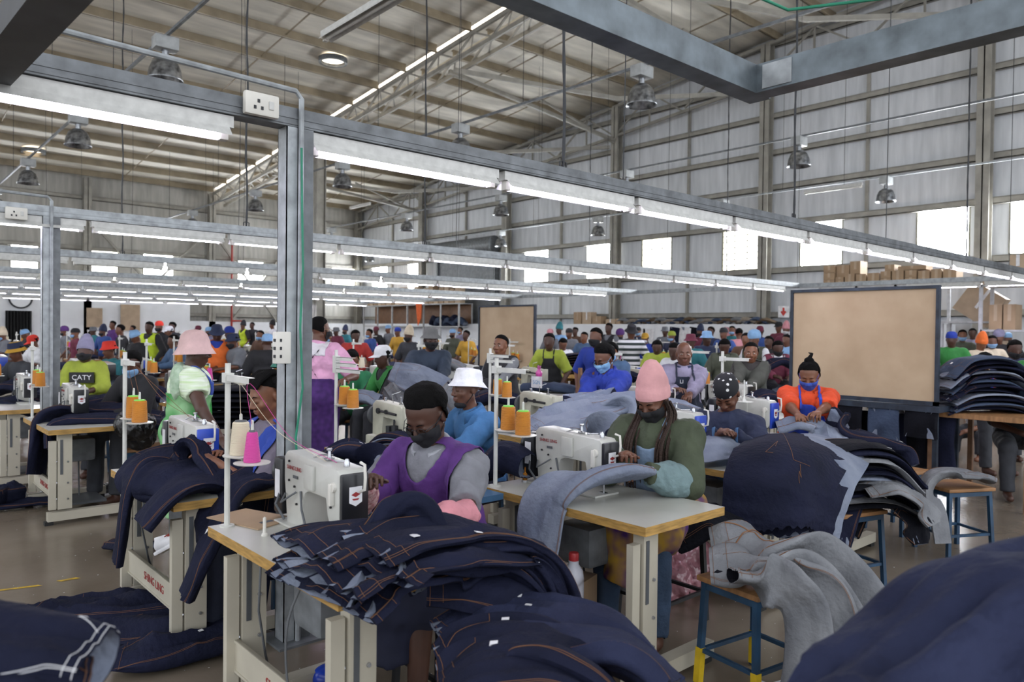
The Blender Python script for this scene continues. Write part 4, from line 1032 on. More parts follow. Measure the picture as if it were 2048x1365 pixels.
def machine(kind='white', detail=2, plate=None):
    t = thing('sewing_machine', 'x', 'sewing machine'); plate = plate or M_blkp
    if kind == 'white':
        m = MB(); m.rbox((-.09, -.24, 0), (.09, .26, .012), .004); m.build('bed_plate', M_mach, t)
        pr = [(.20, .0), (.21, .10), (.225, .19), (.225, .285), (.20, .31), (-.235, .29), (-.25, .27), (-.25, .10), (-.235, .075), (-.17, .075), (-.155, .10), (-.14, .165), (.0, .168), (.035, .155), (.05, .11), (.055, .0)]
        m = MB(); m.prism(pr, -.06, .06, 0, r=.010); m.build('machine_body', M_mach, t)
        m = MB(); m.rbox((-.058, -.268, .072), (.058, -.248, .275), .008); fp = m.build('face_plate', plate, t)
        if detail > 1:
            m = MB(); m.add([(-.028, -.2695, .165), (.028, -.2695, .165), (.028, -.2695, .225), (-.028, -.2695, .225), (0, -.2695, .15)], [(0, 1, 2, 3), (0, 4, 1)]); m.build('badge', M_tagw, fp, smooth=False)
            m = MB(); m.add([(-.02, -.270, .195), (0, -.270, .185), (.02, -.270, .195), (0, -.270, .205)], [(0, 1, 2, 3)]); m.add([(-.016, -.2702, .18), (.016, -.2702, .18), (.01, -.2702, .173), (-.01, -.2702, .173)], [(0, 3, 2, 1)]); m.build('emblem', M_redp, fp, smooth=False)
            
            if plate is not M_blkp: text('lettering', 'JK', .03, M_redp, Matrix.Translation((0, -.2712, .195)) @ Matrix(((1, 0, 0, 0), (0, 0, -1, 0), (0, 1, 0, 0), (0, 0, 0, 1))), fp)
            M = Matrix.Translation((-.0655, .12, .245)) @ Matrix(((0, 0, -1, 0), (-1, 0, 0, 0), (0, 1, 0, 0), (0, 0, 0, 1)))
            text('lettering', 'SHING LING', .024, M_redp, M, t)
            m = MB(); m.box((-.066, .09, .205), (-.064, .13, .217)); m.build('model_plate', M_greyp, t, smooth=False)
            m = MB()
            for (y, z) in ((.17, .19), (.17, .27), (-.0, .27), (.0, .2), (-.04, .19), (-.04, .26), (.12, .17), (-.19, .2), (-.19, .14), (.1, .1)): m.lathe([(.005, 0), (.005, .006)], (-.061, y, z), 8, axis=(-1, 0, 0))
            m.build('screw', M_blkp, t)
            m = MB(); m.rbox((-.075, -.06, .18), (-.058, .02, .28), .008); m.build('side_cover', M_mach, t)
            m = MB(); m.lathe([(.02, 0), (.022, .006), (.008, .01), (.006, .035), (.012, .04), (.012, .046)], (.0, -.06, .3), 14); m.lathe([(.012, 0), (.012, .02), (.006, .03)], (-.0, -.2, .292), 12); m.build('tension_knob', M_chr, t)
            m = MB(); m.tube([(-.03, .02, .3), (-.02, -.02, .315), (.02, -.05, .315), (.03, -.02, .31), (-.03, -.1, .31)], .004); m.tube([(.0, -.1, .3), (.02, -.16, .305)], .004); m.build('thread_guide', M_chr, t)
            m = MB(); m.tube([(.02, -.262, .2), (.02, -.30, .215), (.02, -.305, .26), (.02, -.3, .31), (.02, -.27, .315)], .006); m.build('lever', M_plastic, t)
            m = MB(); m.lathe([(.02, 0), (.018, .012)], (-.06, -.21, .22), 14, axis=(-1, 0, 0)); m.rbox((-.08, -.215, .15), (-.06, -.195, .235), .005); m.build('stitch_dial', M_plastic, t)
            m = MB(); m.tube([(-.065, .2, .13), (-.1, .17, .1), (-.09, .12, .13), (-.065, .1, .15)], .004); m.tube([(-.04, .28, .15), (-.09, .24, .08), (-.07, .2, .02)], .006); m.tube([(-.065, .06, .16), (-.075, .03, .09), (-.07, .0, .02)], .005); m.build('cable', M_greyp, t)
        m = MB(); m.rbox((-.065, .235, .03), (.065, .32, .27), .012); mo = m.build('motor_box', M_blkp, t)
        if detail > 1:
            m = MB(); m.box((-.067, .255, .1), (-.065, .3, .22)); m.build('warning_label', M_tagw, mo, smooth=False)
        m = MB(); m.tube([(0, -.215, .012), (0, -.215, .09)], .0045); m.box((-.012, -.235, .012), (.012, -.195, .018)); m.build('needle_bar', M_chr, t)
        m = MB(); m.lathe([(.02, 0), (.06, .005), (.064, .02), (.02, .03)], (0, .32, .2), 20, axis=(0, 1, 0)); m.build('handwheel', M_blkp, t)
    else:       # overlock / special: blocky cream machine
        c = M_mach2 = mat('machine_cream', 'bdbcab', .35, var=.08, scale=14)
        m = MB(); m.rbox((-.1, -.2, 0), (.12, .2, .09), .012); m.build('machine_base', c, t)
        m = MB(); m.prism([(.19, .08), (.19, .30), (.15, .33), (-.16, .31), (-.2, .28), (-.2, .16), (-.12, .15), (-.10, .21), (.05, .22), (.07, .08)], -.05, .05, 0, r=.009); m.build('machine_body', c, t)
        m = MB(); m.rbox((-.06, -.235, .15), (.06, -.2, .31), .008); m.build('face_plate', c, t)
        m = MB()
        for (y, z) in ((-.12, .13), (-.16, .1), (-.05, .12)): m.rbox((-.08, y - .02, z - .03), (-.03, y + .02, z + .05), .004)
        m.tube([(-.055, .1, .26), (-.055, -.12, .25)], .009); m.tube([(-.07, -.12, .1), (-.07, -.12, .22)], .006); m.lathe([(.02, 0), (.02, .012)], (-.055, .1, .26), 12, axis=(-1, 0, 0)); m.lathe([(.016, 0), (.016, .01)], (-.055, -.0, .26), 12, axis=(-1, 0, 0))
        m.build('linkage', M_dark, t)
        m = MB(); m.lathe([(.014, 0), (.016, .01), (.005, .02), (.005, .05), (.012, .055)], (0, -.1, .31), 12); m.lathe([(.012, 0), (.012, .03)], (.0, .1, .32), 12); m.tube([(.0, 0, .32), (-.03, -.03, .38), (.02, -.06, .40)], .003); m.build('tension_knob', M_chr, t)
        m = MB(); m.lathe([(.02, 0), (.07, .006), (.07, .03), (.02, .04)], (0, .2, .22), 20, axis=(0, 1, 0)); m.build('handwheel', M_greyp, t)
    return t
def stand(detail=2, h=.68, arms=1, m_=None):
    m_ = m_ or M_stand; t = thing('thread_stand', 'x', 'thread stand')
    m = MB(); m.tube([(0, 0, 0), (0, 0, h)], .0115, 10); m.lathe([(.03, 0), (.03, .006)], (0, 0, 0), 14); m.build('pole', m_, t)
    for i in range(arms):
        z = h - .06 - i * .04; m = MB(); m.box((-.013, -.24 - .05 * i, z - .012), (-.010, .02, z + .012)); m.box((-.013, -.24 - .05 * i, z + .009), (.013, .02, z + .012)); m.box((-.018, -.02, z - .02), (.018, .02, z + .02)); m.build('thread_arm', m_, t, smooth=False)
    for y in (-.045, -.16):
        zz = .30 if y > -.1 else .285
        m = MB(); m.lathe([(.07, 0), (.072, .004), (.02, .006), (.008, .03), (.006, .17), (.002, .175)], (.03, y - .02, zz), 22); m.build('spool_plate', m_, t)
    m = MB(); m.tube([(0, 0, .29), (.03, -.07, .29), (.03, -.19, .28)], .006, 6); m.build('spool_bracket', m_, t)
    return t
SPOOL = ((.03, -.065, .306), (.03, -.18, .291))
def cone(kind='orange'):
    mt = {'orange': M_org, 'cream': M_cream, 'pink': M_pink}[kind]; t = thing('thread_cone', 'x', 'thread cone')
    pr = {'orange': [(.04, 0), (.041, .004), (.037, .115), (.034, .12)], 'cream': [(.043, 0), (.044, .006), (.033, .13), (.028, .135)], 'pink': [(.032, 0), (.034, .004), (.021, .115), (.018, .12)]}[kind]
    m = MB(); m.lathe(pr, n=20); m.build('thread', mt, t)
    m = MB(); r = pr[-1][0]; z = pr[-1][1]; m.lathe([(r - .003, z - .01), (r - .005, z + .006), (.012, z + .008)], n=14); m.build('cone_core', M_lime if kind == 'orange' else M_greyp, t); return t
M_seat = mat('stool_wood', '9a7048', .55, var=.2, scale=6, stretch=(1, 5, 1)); M_bleg = mat('stool_blue', '1f405c', .45, var=.2, scale=10)
def stool(leg=None):
    leg = leg or M_bleg; t = thing('stool', 'x', 'stool')
    m = MB(); m.rbox((-.2, -.17, .475), (.2, .17, .5), .006); m.build('seat', M_seat, t)
    for x in (-1, 1):
        for y in (-1, 1): m = MB(); m.obox((x * .17, y * .14, .475), (x * .19, y * .16, 0), .026, .026); m.build('leg', leg, t, smooth=False)
    m = MB(); z = .16
    for a, b in (((-.18, -.15), (.18, -.15)), ((-.18, .15), (.18, .15)), ((-.18, -.15), (-.18, .15)), ((.18, -.15), (.18, .15))): m.obox((*a, z), (*b, z), .018, .018)
    m.build('stretcher', leg, t, smooth=False); m = MB()
    for a, b in (((-.18, -.15), (.18, -.15)), ((-.18, .15), (.18, .15)), ((-.18, -.15), (-.18, .15)), ((.18, -.15), (.18, .15))): m.obox((a[0] * .95, a[1] * .95, .455), (b[0] * .95, b[1] * .95, .455), .022, .03)
    m.build('seat_rail', leg, t, smooth=False); return t
PROTO = {}
def proto(key, fn):
    if key not in PROTO: PROTO[key] = [fn(), 0]
    pr = PROTO[key]
    if pr[1] == 0: pr[1] = 1; return pr[0]
    return copy_tree(pr[0])
def put(key, fn, loc, rz=0, label=None, group=None):
    o = proto(key, fn); o.location = loc; o.rotation_euler = (0, 0, rz)
    if label: o['label'] = label
    if 'group' in o and not group: del o['group']
    if group: o['group'] = group
    return o
# ================================================================== near sewing stations
def lab16(s, who):
    w_ = who.split(); n = 16 - len(s.split())
    if len(w_) > n:
        w_ = w_[:n]
        while w_[-1].strip(',') in ('a', 'an', 'the', 'of', 'in', 'and', 'on', 'at', 'with', 'behind', 'left', 'right', 'near', 'his', 'her', 'before', 'black', 'royal', 'light', 'pale', 'dark', 'lilac', 'navy', 'olive', 'large', 'white', 'blue', 'cap,'): w_.pop()
    return s + ' ' + ' '.join(w_).strip(',')
def station(x0, y0, who, kind='white', plate=None, cones=('orange', 'orange'), detail=2, st=True, mach=True, stoolat=True, legs=None, group=None, arms=1, mdy=-.36):
    """table corner (x0, y0), running towards -y; the operator sits on the +x side"""
    if group: L = lambda s: s + ' ' + group[0]; G = lambda k: k + ' ' + group[1]
    else: L = lambda s: lab16(s, who); G = lambda k: None
    put('table%d' % detail, lambda: table(detail), (x0, y0, 0), 0, L('white topped sewing table'), G('sewing tables'))
    if mach: put('mach%s%d%s' % (kind, detail, plate.name if plate else ''), lambda: machine(kind, detail, plate), (x0 + .33, y0 + mdy, TZ), 0, L('%s industrial sewing machine' % {'white': 'white', 'over': 'cream boxy'}[kind]), G('%s sewing machines' % kind))
    if st:
        put('stand%d' % arms, lambda: stand(2, arms=arms), (x0 + .06, y0 - .05, TZ), 0, L('white pole thread stand'), G('thread stands'))
        for i, c in enumerate(cones):
            if c: put('cone' + c, lambda: cone(c), (x0 + .06 + SPOOL[i][0], y0 - .05 + SPOOL[i][1], TZ + SPOOL[i][2]), 0, L('%s %s thread cone' % (['left', 'right'][i], c)), G('%s thread cones on the %s plates' % (c, ['left', 'right'][i])))
    if stoolat:
        put('stool' + (legs.name if legs else ''), lambda: stool(legs), (x0 + .86, y0 - .55, 0), 0, L('%s legged stool' % ('black' if legs else 'blue')), G('stools'))
M_stoolblk = mat('stool_black', '1d1d20', .5)
M_bplate = mat('machine_blue', '2848b4', .3)
station(1.13, 3.15, 'of the woman in the purple smock, nearest', cones=('cream', 'pink'), legs=M_stoolblk)
station(2.53, 3.07, 'of the woman in the tall pink beanie', legs=M_stoolblk)
station(3.93, 3.25, 'of the woman in the black bandana', plate=M_bplate, st=False, mdy=-.12)
station(5.2, 3.40, 'of the woman in the orange polo', plate=M_bplate, cones=('orange', None), mdy=-.1)
station(1.15, 4.75, 'of the woman with short braids', plate=M_bplate)
station(2.50, 4.75, 'of the man in the white bucket hat', kind='over', arms=3)
station(3.90, 4.75, 'of the man in royal blue', kind='over', arms=2)
station(5.30, 4.75, 'of the man in lavender sleeves')
station(6.70, 4.75, 'of the woman in the olive bird top')
station(1.20, 7.90, 'of the man in the black jacket, left aisle')

def fit(px, py, D, face, **k):
    p = P(px, py, D); zt = p.z + .115; seated = k.pop('seated', zt < 1.50); base = Vector((p.x, p.y, 0)); seat = .5; H = zt
    f = None
    for _ in range(4):
        f = Fig(base, face, seated=seated, ztop=H, seat=seat, **k) if not seated else Fig(base, face, seated=True, ztop=1.36, seat=seat, **k)
        d = p - f.head; base = base + Vector((d.x, d.y, 0))
        if seated: seat += d.z
        else: H += d.z
    return f
C_ = cloth
def collar(s, o, mt, loc, w=.03, r=.082):
    m = MB(); v = []; n = 22
    for k in range(n + 1):
        t = math.radians(25 + 310 * k / n); a = math.sin(t); b = math.cos(t)
        for (rr, z) in ((r * .78, .03 + .018 * (1 - b)), (r * 1.05, .03 + .016 * (1 - b)), (r * 1.25, -.015 + .02 * (1 - b) - .03 * max(b, 0))): v.append(tuple(s.nb + s.r * (a * rr) + s.fx * (b * rr + .008) + s.ax * (z - .012)))
    f = []
    for k in range(n):
        for j in range(2): a = k * 3 + j; f += [(a, a + 1, a + 4, a + 3), (a + 3, a + 4, a + 1, a)]
    m.add(v, f[::2]); me = addw(m, 'collar', mt, o, loc); md = me.modifiers.new('s', 'SOLIDIFY'); md.thickness = .004; return me
def guard(s, i, o, mt, loc, t0=.1, t1=.95, r=.052):
    S = SDF(); a = s.el[i] + (s.wr[i] - s.el[i]) * t0; b = s.el[i] + (s.wr[i] - s.el[i]) * t1; m_ = (a + b) / 2
    S.cap(a, m_, r, r * 1.08, .02); S.cap(m_, b, r * 1.08, r * .72, .02, True); V, F = S.mesh(.006, amp=.008, freq=16, seed=3); raw_obj('sleeve_cover', V, F, mt, o, loc)
def glasses(s, o, loc, mt):
    m = MB()
    for g in (-1, 1):
        pts = [s.hp(g * .033 + .022 * math.cos(t), .098, .0 + .017 * math.sin(t)) for t in [i * math.pi / 6 for i in range(13)]]; m.tube(pts, .0017, 5); m.tube([s.hp(g * .055, .096, .004), s.hp(g * .078, .05, .006), s.hp(g * .08, -.01, .002)], .0017, 5)
    m.tube([s.hp(-.011, .099, .004), s.hp(.011, .099, .004)], .0017, 5); addw(m, 'glasses', mt, o, loc)
def strands(s, o, loc, n, path, mt, r=.006, spread=.02, name='braids'):
    m = MB(); P_ = crm(np.array([tuple(p) for p in path]), 14)
    for i in range(n):
        a, b, c = (rnd.uniform(-1, 1) * spread for _ in range(3)); ph = rnd.random() * 6
        m.tube([Vector(q) + Vector((a + .004 * math.sin(ph + j * .8), b + .004 * math.cos(ph + j * .7), c * .3)) * (.5 + j / 14 * .8) for j, q in enumerate(P_)], [r] * 12 + [r * .7, r * .3], 6)
    addw(m, name, mt, o, loc)
blkm = C_('mask_black', '15151a', bump=.1); blum = C_('mask_blue', '3450a8', bump=.1); lbm = C_('mask_surgical', '86b4dc', bump=.1)
K = dict(h=.0065, fine=True, amp=.015)
# purple smock
s = fit(852, 832, 3.30, (-1, -.35, 0), lean=.32, nod=.62, fem=True, build=1.12, wr=P(738, 968, 3.02), wl=P(850, 1050, 2.75))
s.curl = [.5, 1.0]
pur = person('woman in a purple smock and black mask bent over the nearest sewing machine', s, 'd', C_('grey_polo', '77787f'), .42, hair=M_hair, hairlen=.022, mask=blkm, vest=C_('purple_smock', '59307a', col2='472364'), trousers=None,
             skirt=mat('chevron_skirt', '20243c', .85, wave=(4, 'Z', .3)), **K)
loc = npv(s.base).astype(float); collar(s, pur, C_('polo_collar', '9fa1a8'), loc); glasses(s, pur, loc, M_blkp)
pinks = C_('pink_sleeve', 'd08a94', bump=.6); guard(s, 0, pur, pinks, loc, -.02, .9, .058); guard(s, 1, pur, C_('floral_sleeve', 'd4b7b5', col2='8f4a55', scale=60), loc, .1, .95, .05)
# olive jacket
s = fit(1306, 797, 4.02, (-1, -.28, 0), look=(-1, -.12, 0), lean=.22, nod=.5, fem=True, build=1.2, wr=P(1243, 915, 3.78), wl=P(1295, 948, 3.72))
s.curl = [1.0, 1.1]
oli = person('woman in a tall pink beanie, olive jacket and black mask at her sewing machine', s, 'm', C_('olive_jacket', '424a38'), 1.0, hair=M_hair, mask=blkm, hat=('beanie', C_('pink_knit', 'd09a9c', bump=.2)), apron=C_('light_denim_apron', '7d92ad'),
             skirt=mat('floral_skirt', 'a8842c', .85, scale=14, col2='4a2566', det=1), trousers=C_('blue_jeans', '33465f'), infl=.032, **K)
loc = npv(s.base).astype(float); guard(s, 0, oli, C_('teal_sleeve', '6f8588', bump=.6), loc, .0, .95, .078)
for g, (a, b) in ((-1, (.25, .04)), (1, (.2, -.02))):
    strands(s, oli, loc, 18, [s.hp(g * .085, .0, .0), s.hp(g * .092, .01, -.09), s.chest + s.fx * .165 + s.r * g * .085 + s.ax * .06, s.waist + s.fx * .175 + s.r * g * .075 + s.ax * .0], mat('braid_brown', '3b2a22', .8, bump=.8, bscale=150), .0055, .03)
m = MB(); m.tube([s.nb + s.r * -.06 + s.fx * .03, s.nb + s.fx * .1 - s.ax * .03, s.nb + s.r * .06 + s.fx * .03], .014, 8); addw(m, 'collar', C_('yellow_neck', 'b7a93c'), oli, loc)
# black bandana
s = fit(1453, 788, 5.3, (-1, -.6, 0), look=(-1, -.3, 0), lean=.35, nod=.75, fem=True, wr=P(1435, 872, 4.95), wl=P(1470, 872, 4.95))
ban = mat('bandana', '14151c', .8); N = ban.node_tree.nodes; Lk = ban.node_tree.links; vo = N.new('ShaderNodeTexVoronoi'); vo.inputs['Scale'].default_value = 26; vo.inputs['Randomness'].default_value = .35
tcn = N.new('ShaderNodeTexCoord'); Lk.new(tcn.outputs['Object'], vo.inputs['Vector']); cr = N.new('ShaderNodeValToRGB'); cr.color_ramp.elements[0].position = .26; cr.color_ramp.elements[0].color = (.7, .7, .7, 1); cr.color_ramp.elements[1].position = .30; cr.color_ramp.elements[1].color = (.008, .008, .012, 1)
Lk.new(vo.outputs['Distance'], cr.inputs[0]); Lk.new(cr.outputs[0], N['Principled BSDF'].inputs['Base Color'])
nav = person('woman in a spotted black bandana and navy jacket looking down at her sewing', s, 'm', C_('navy_jacket', '232a45'), 1.0, hair=None, hat=('skull', ban), apron=C_('denim_apron', '3f5f86'), trousers=C_('dark_jeans', '23283a'), infl=.028, **K)
# orange polo
s = fit(1618, 748, 6.2, (-1, -.6, 0), look=(-1, -.4, 0), lean=.25, nod=.45, fem=True, build=1.3, wl=P(1625, 842, 5.6), wr=P(1600, 838, 5.75))
s.curl = [.9, .9]
ora = person('woman in an orange polo shirt and blue apron before the large tan board', s, 'l', C_('orange_polo', 'd8491f'), .5, hair=M_hair, hairlen=.014, mask=blum, apron=C_('royal_apron', '2d49b8'), trousers=C_('dark_jeans', '23283a'), **K)
loc = npv(s.base).astype(float); collar(s, ora, MATS['orange_polo'], loc)
m = MB(); m.sph(s.hp(0, -.05, .125), (.04, .04, .03), 12); m.tube([s.hp(0, -.05, .14), s.hp(-.02, -.09, .17), s.hp(0.01, -.13, .16)], [.02, .012, .003], 8); addw(m, 'hair_bun', M_hair, ora, loc)
# braids
s = fit(536, 796, 4.15, (-1, -.05, 0), lean=.12, nod=.3, fem=True, build=1.1, wr=P(445, 915, 4.15), wl=P(430, 925, 3.95))
bra = person('woman with short black braids and a blue apron behind the steel post', s, 'l', C_('grey_tee', '6d6673'), .42, hair=M_hair, hairlen=.012, vest=C_('blue_apron', '27439c'), trousers=C_('dark_jeans', '23283a'), **K)
loc = npv(s.base).astype(float)
for a in range(9):
    x = -.07 + .0175 * a; m = MB(); m.tube([s.hp(x * .75, .075, .065), s.hp(x, .04, .105), s.hp(x, -.02, .125), s.hp(x * .8, -.08, .11), s.hp(x * .5, -.12, .08), s.hp(x * .7, -.13, .03)], [.007, .011, .012, .012, .012, .006], 7); addw(m, 'braid', M_hair, bra, loc)
m = MB(); m.lathe([(.03, 0), (.045, .01), (.03, .03)], s.hp(0, -.10, .12), 12); addw(m, 'hair_band', mat('green_band', '2d6b5b'), bra, loc)
# white bucket hat man
s = fit(932, 778, 5.25, (-1, .12, 0), lean=.25, nod=.05, build=1.0, wr=P(850, 880, 5.3), wl=P(830, 905, 4.9))
whi = person('man in a white bucket hat and light blue shirt with his mask under the chin', s, 'm', C_('sky_shirt', '3c6c9c'), .6, hair=None, hat=('bucket', C_('white_cotton', 'dfe0e4'), MATS['white_cotton'], 1), trousers=C_('dark_jeans', '23283a'), **K)
loc = npv(s.base).astype(float); collar(s, whi, MATS['sky_shirt'], loc)
m = MB(); m.sph(s.hp(0, .045, -.1), (.045, .05, .03), 12, M=Matrix((s.hr, s.hf, s.hu)).transposed()); m.tube([s.hp(-.05, .03, -.09), s.hp(-.078, 0, -.04), s.hp(-.08, -.015, .01)], .003, 5); m.tube([s.hp(.05, .03, -.09), s.hp(.078, 0, -.04), s.hp(.08, -.015, .01)], .003, 5); addw(m, 'face_mask', blkm, whi, loc)
# royal blue
s = fit(1208, 718, 6.25, (-1, -.35, 0), look=(-1, .0, 0), lean=.22, nod=.45, wr=P(1165, 830, 5.9), wl=P(1150, 850, 5.6))
roy = person('man in a royal blue work shirt, glasses and pale blue mask', s, 'm', C_('royal_shirt', '1d3390'), 1.0, hair=M_hair, hairlen=.022, mask=lbm, trousers=C_('dark_jeans', '23283a'), **K)
loc = npv(s.base).astype(float); collar(s, roy, MATS['royal_shirt'], loc); glasses(s, roy, loc, M_blkp)
# lavender
s = fit(1368, 708, 7.3, (-.75, -.66, 0), lean=.08, nod=.05, build=1.05, wr=P(1350, 780, 7.0), wl=P(1375, 800, 6.8))
lav = person('man with shaved head, lavender sleeves and dark apron looking at the camera', s, 'm', C_('lavender_shirt', '857f96'), 1.0, hair=None, apron=C_('dark_apron', '1f2638'), trousers=C_('dark_jeans', '23283a'), eyes='open', **K)
loc = npv(s.base).astype(float); collar(s, lav, C_('navy_collar', '2a3454'), loc)
def chest_text(s, o, loc, txt, size, mt, dy, plate=None, w=.2, off=.165, dx=0):
    c = s.chest + s.fx * off + s.ax * dy - s.r * dx; M = Matrix((-s.r, s.ax, s.fx)).transposed().to_4x4(); M.translation = c - Vector(loc)
    if plate:
        m = MB(); m.box((-w / 2, -size * .75, -.03), (w / 2, size * .75, -.001)); me = m.mesh('chest_panel', plate, False); me.transform(M); q = bpy.data.objects.new('chest_panel', me); COL.objects.link(q); setpar(q, o)
    text('lettering', txt, size, mt, M, o, extrude=.002)
chest_text(s, lav, loc, 'LI', .05, M_tagw, .0, off=.15, dx=-.03)
# olive bird top
s = fit(1502, 706, 8.3, (-.85, -.55, 0), lean=.05, nod=.1, fem=True, wr=P(1475, 770, 7.9), wl=P(1490, 785, 7.9))
bir = person('woman in an olive sleeveless top with pale birds looking up', s, 'l', C_('brown_sleeves', '33302f'), .95, hair=M_hair, hairlen=.008, vest=mat('bird_top', '4b4d47', .85, var=.1), trousers=C_('dark_jeans', '23283a'), eyes='open', h=.009, fine=True)
# standing, pink cloche hat
s = fit(392, 702, 5.35, (1, -.35, 0), seated=False, lean=.06, nod=.12, fem=True, build=1.1, wl=P(350, 880, 5.5), wr=P(445, 885, 5.0))
strp = mat('striped_top', 'cfe3c4', .85, wave=(7, 'Z', .1)); 
clo = person('woman in a pale pink felt hat standing in the aisle', s, 'd', C_('lime_white_top', 'c3dba8', col2='e9efe6', scale=30, stretch=(.2, .2, 3)), .28, hair=M_hair, hairlen=.006, hat=('cloche', C_('pink_felt', 'd3b2b0', bump=.15)), apron=C_('blue_bib', '27459c'), skirt=mat('green_print', '1f8a33', .8, scale=9, col2='8cba88', det=0), **K)
loc = npv(s.base).astype(float)
S = SDF(); 
for a, b in ((-.1, .0), (.0, .02), (.1, .0)): S.ell(s.nb + s.r * a - s.fx * .08 - s.ax * .08, (.10, .045, .13), [[s.r[i], s.fx[i], s.ax[i]] for i in range(3)], .04)
a_, b_, c_ = tco(s, s.SV); shell(s.SV, s.SF, (c_ < .30) & (c_ > -.12) & (np.abs(a_) < .185), .010, 'wrapped_cloth', MATS['green_print'], clo, loc)
V, F = S.mesh(.008, amp=.012, freq=9); raw_obj('shoulder_cloth', V, F, C_('pale_green_cloth', 'c2d2bf', col2='8fae8d', scale=18), clo, loc)
# standing, pink polo from behind
s = fit(640, 660, 7.2, (.75, .5, 0), seated=False, lean=.05, nod=.1, look=(.95, .1, 0), fem=True, build=1.35, wl=P(660, 770, 7.5), wr=P(690, 760, 6.9))
pin = person('woman in a pink polo and purple flowered apron standing with her back turned', s, 'm', C_('pink_polo', 'dba3c4'), .45, hair=M_hair, hairlen=.008, mask=blkm, skirt=mat('purple_floral', '3c1f5c', .85, scale=22, col2='4d2a70', det=0), **K)
loc = npv(s.base).astype(float); collar(s, pin, MATS['pink_polo'], loc); glasses(s, pin, loc, mat('gold_rim', 'b09060', .3, metal=.6))
a_, b_, c_ = tco(s, s.SV); shell(s.SV, s.SF, (c_ > .37) & (np.abs(a_) < .15) & (b_ < .02), .006, 'white_yoke', C_('yoke_white', 'd8d3da'), pin, loc)
for g in (-1, 1): shell(s.SV, s.SF, (np.abs(a_ * g - (c_ - .30) * .75) < .012) & (b_ < 0) & (c_ > .12) & (c_ < .47), .012, 'crossed_strap', C_('strap_black', '1a1a20'), pin, loc)
shell(s.SV, s.SF, (c_ < .17) & (np.abs(a_) < .3), .010, 'apron', MATS['purple_floral'], pin, loc)
# bucket hat man with denim
s = fit(862, 680, 8.3, (-.35, -.93, 0), seated=False, lean=.25, nod=.15, build=1.1, wl=P(880, 790, 7.7), wr=P(800, 775, 7.8))
gre = person('man in a grey bucket hat and dark denim jacket carrying grey denim', s, 'd', C_('dark_denim_jacket', '2f3a4b'), .95, hair=None, hat=('bucket', C_('grey_canvas', '6a6a6a')), mask=blkm, trousers=C_('dark_jeans', '23283a'), h=.009, fine=True)
# grey sweater
s = fit(1001, 692, 8.2, (-1, -.1, 0), seated=False, lean=.1, nod=.0, look=(-1, -.35, 0), fem=True, wl=P(960, 775, 7.9), wr=P(965, 765, 8.1))
gsw = person('slim woman in a grey sweater and black waistcoat before the smaller tan board', s, 'l', C_('grey_knit', '7d7f84'), .95, hair=M_hair, hairlen=.008, vest=C_('black_waistcoat', '26262a'), trousers=C_('khaki', '4b4a45'), eyes='open', h=.009, fine=True)
# ================================================================== the crowd
PAL = {}
def col(c):
    n = 'cloth_' + c
    return MATS.get(n) or C_(n, {'black': '1c1c20', 'white': 'd9dade', 'red': 'a8332f', 'navy': '232c48', 'grey': '6d7076', 'darkgrey': '383a40', 'lightblue': '86add6', 'blue': '2f4b88', 'royal': '1e3792', 'green': '26724a', 'lime': '929f35', 'yellow': 'b98f30',
        'orange': 'dd6c2c', 'pink': 'cf8f97', 'maroon': '6b2c40', 'purple': '553070', 'cream': 'cdbfa8', 'olive': '4e5245', 'denim': '4a6486', 'teal': '2c6f78', 'brown': '5a4030', 'hivis': 'b8cf30', 'lav': '807d96', 'brightgreen': '2f7a38', 'redbright': 'd8382c'}[c], bump=.2)
SEATED = []
def bp(px, py, D, label, shirt, skin='m', face=None, hat=None, hair=True, mask=None, apron=None, vest=None, sleeve=.5, seated=None, stn=None, lean=None, nod=None, trousers='darkgrey', mt=None, build=1.0):
    stn = (px < 1950 or D > 11) if stn is None else stn
    face = face or (-1, rnd.uniform(-.5, .1), 0); p = P(px, py, D); zt = p.z + .115
    seated = zt < 1.50 if seated is None else seated
    h = .013 if D < 12 else .018 if D < 17 else .024
    f = fit(px, py, D, face, seated=seated, lean=lean if lean is not None else (.2 if seated else .08), nod=nod if nod is not None else (rnd.uniform(.2, .5) if seated else .15), build=build, fem=rnd.random() < .6)
    if f.nb.z - (f.ank[0].z if not seated else 0) < 0: pass
    hm = None
    if hat: hm = (hat[0], col(hat[1])) + tuple(col(c) for c in hat[2:])
    o = person(label, f, skin, mt or col(shirt), sleeve, hair=(M_hair if hair and not (hat and hat[0] in ('beanie', 'skull', 'turban')) else None), hairlen=.012, hat=hm, mask=col(mask) if mask else None, apron=col(apron) if apron else None, vest=col(vest) if vest else None,
               trousers=col(trousers) if D < 12 else None, h=h, fine=False, amp=.006)
    if seated and stn: SEATED.append((f.base.x, f.base.y, label, D, f))
    return o
bp(32, 706, 10.5, 'man in a navy and yellow striped bucket hat, dark tee, far left', 'darkgrey', 'm', hat=('bucket', 'navy', 'yellow'))
H_ = bp(170, 702, 8.1, 'person in a lime hoodie, lilac beanie and black mask facing the camera', 'lime', 'd', face=(-.5, -.86, 0), hat=('beanie', 'lav'), mask='black', sleeve=.8, nod=.0, lean=.1)
chest_text(SEATED[-1][4], H_, npv(SEATED[-1][4].base).astype(float), 'CATY', .075, M_tagw, -.02, plate=M_blkp, w=.24, off=.15)
bp(218, 702, 11.8, 'woman in a bright red bucket hat behind the left thread stand', 'teal', 'm', hat=('bucket', 'redbright'))
bp(264, 726, 7.0, 'man with cropped hair, black jacket and pale blue mask sewing', 'black', 'd', sleeve=1.0, mask='lightblue', face=(-1, -.5, 0), nod=.5, stn=False)
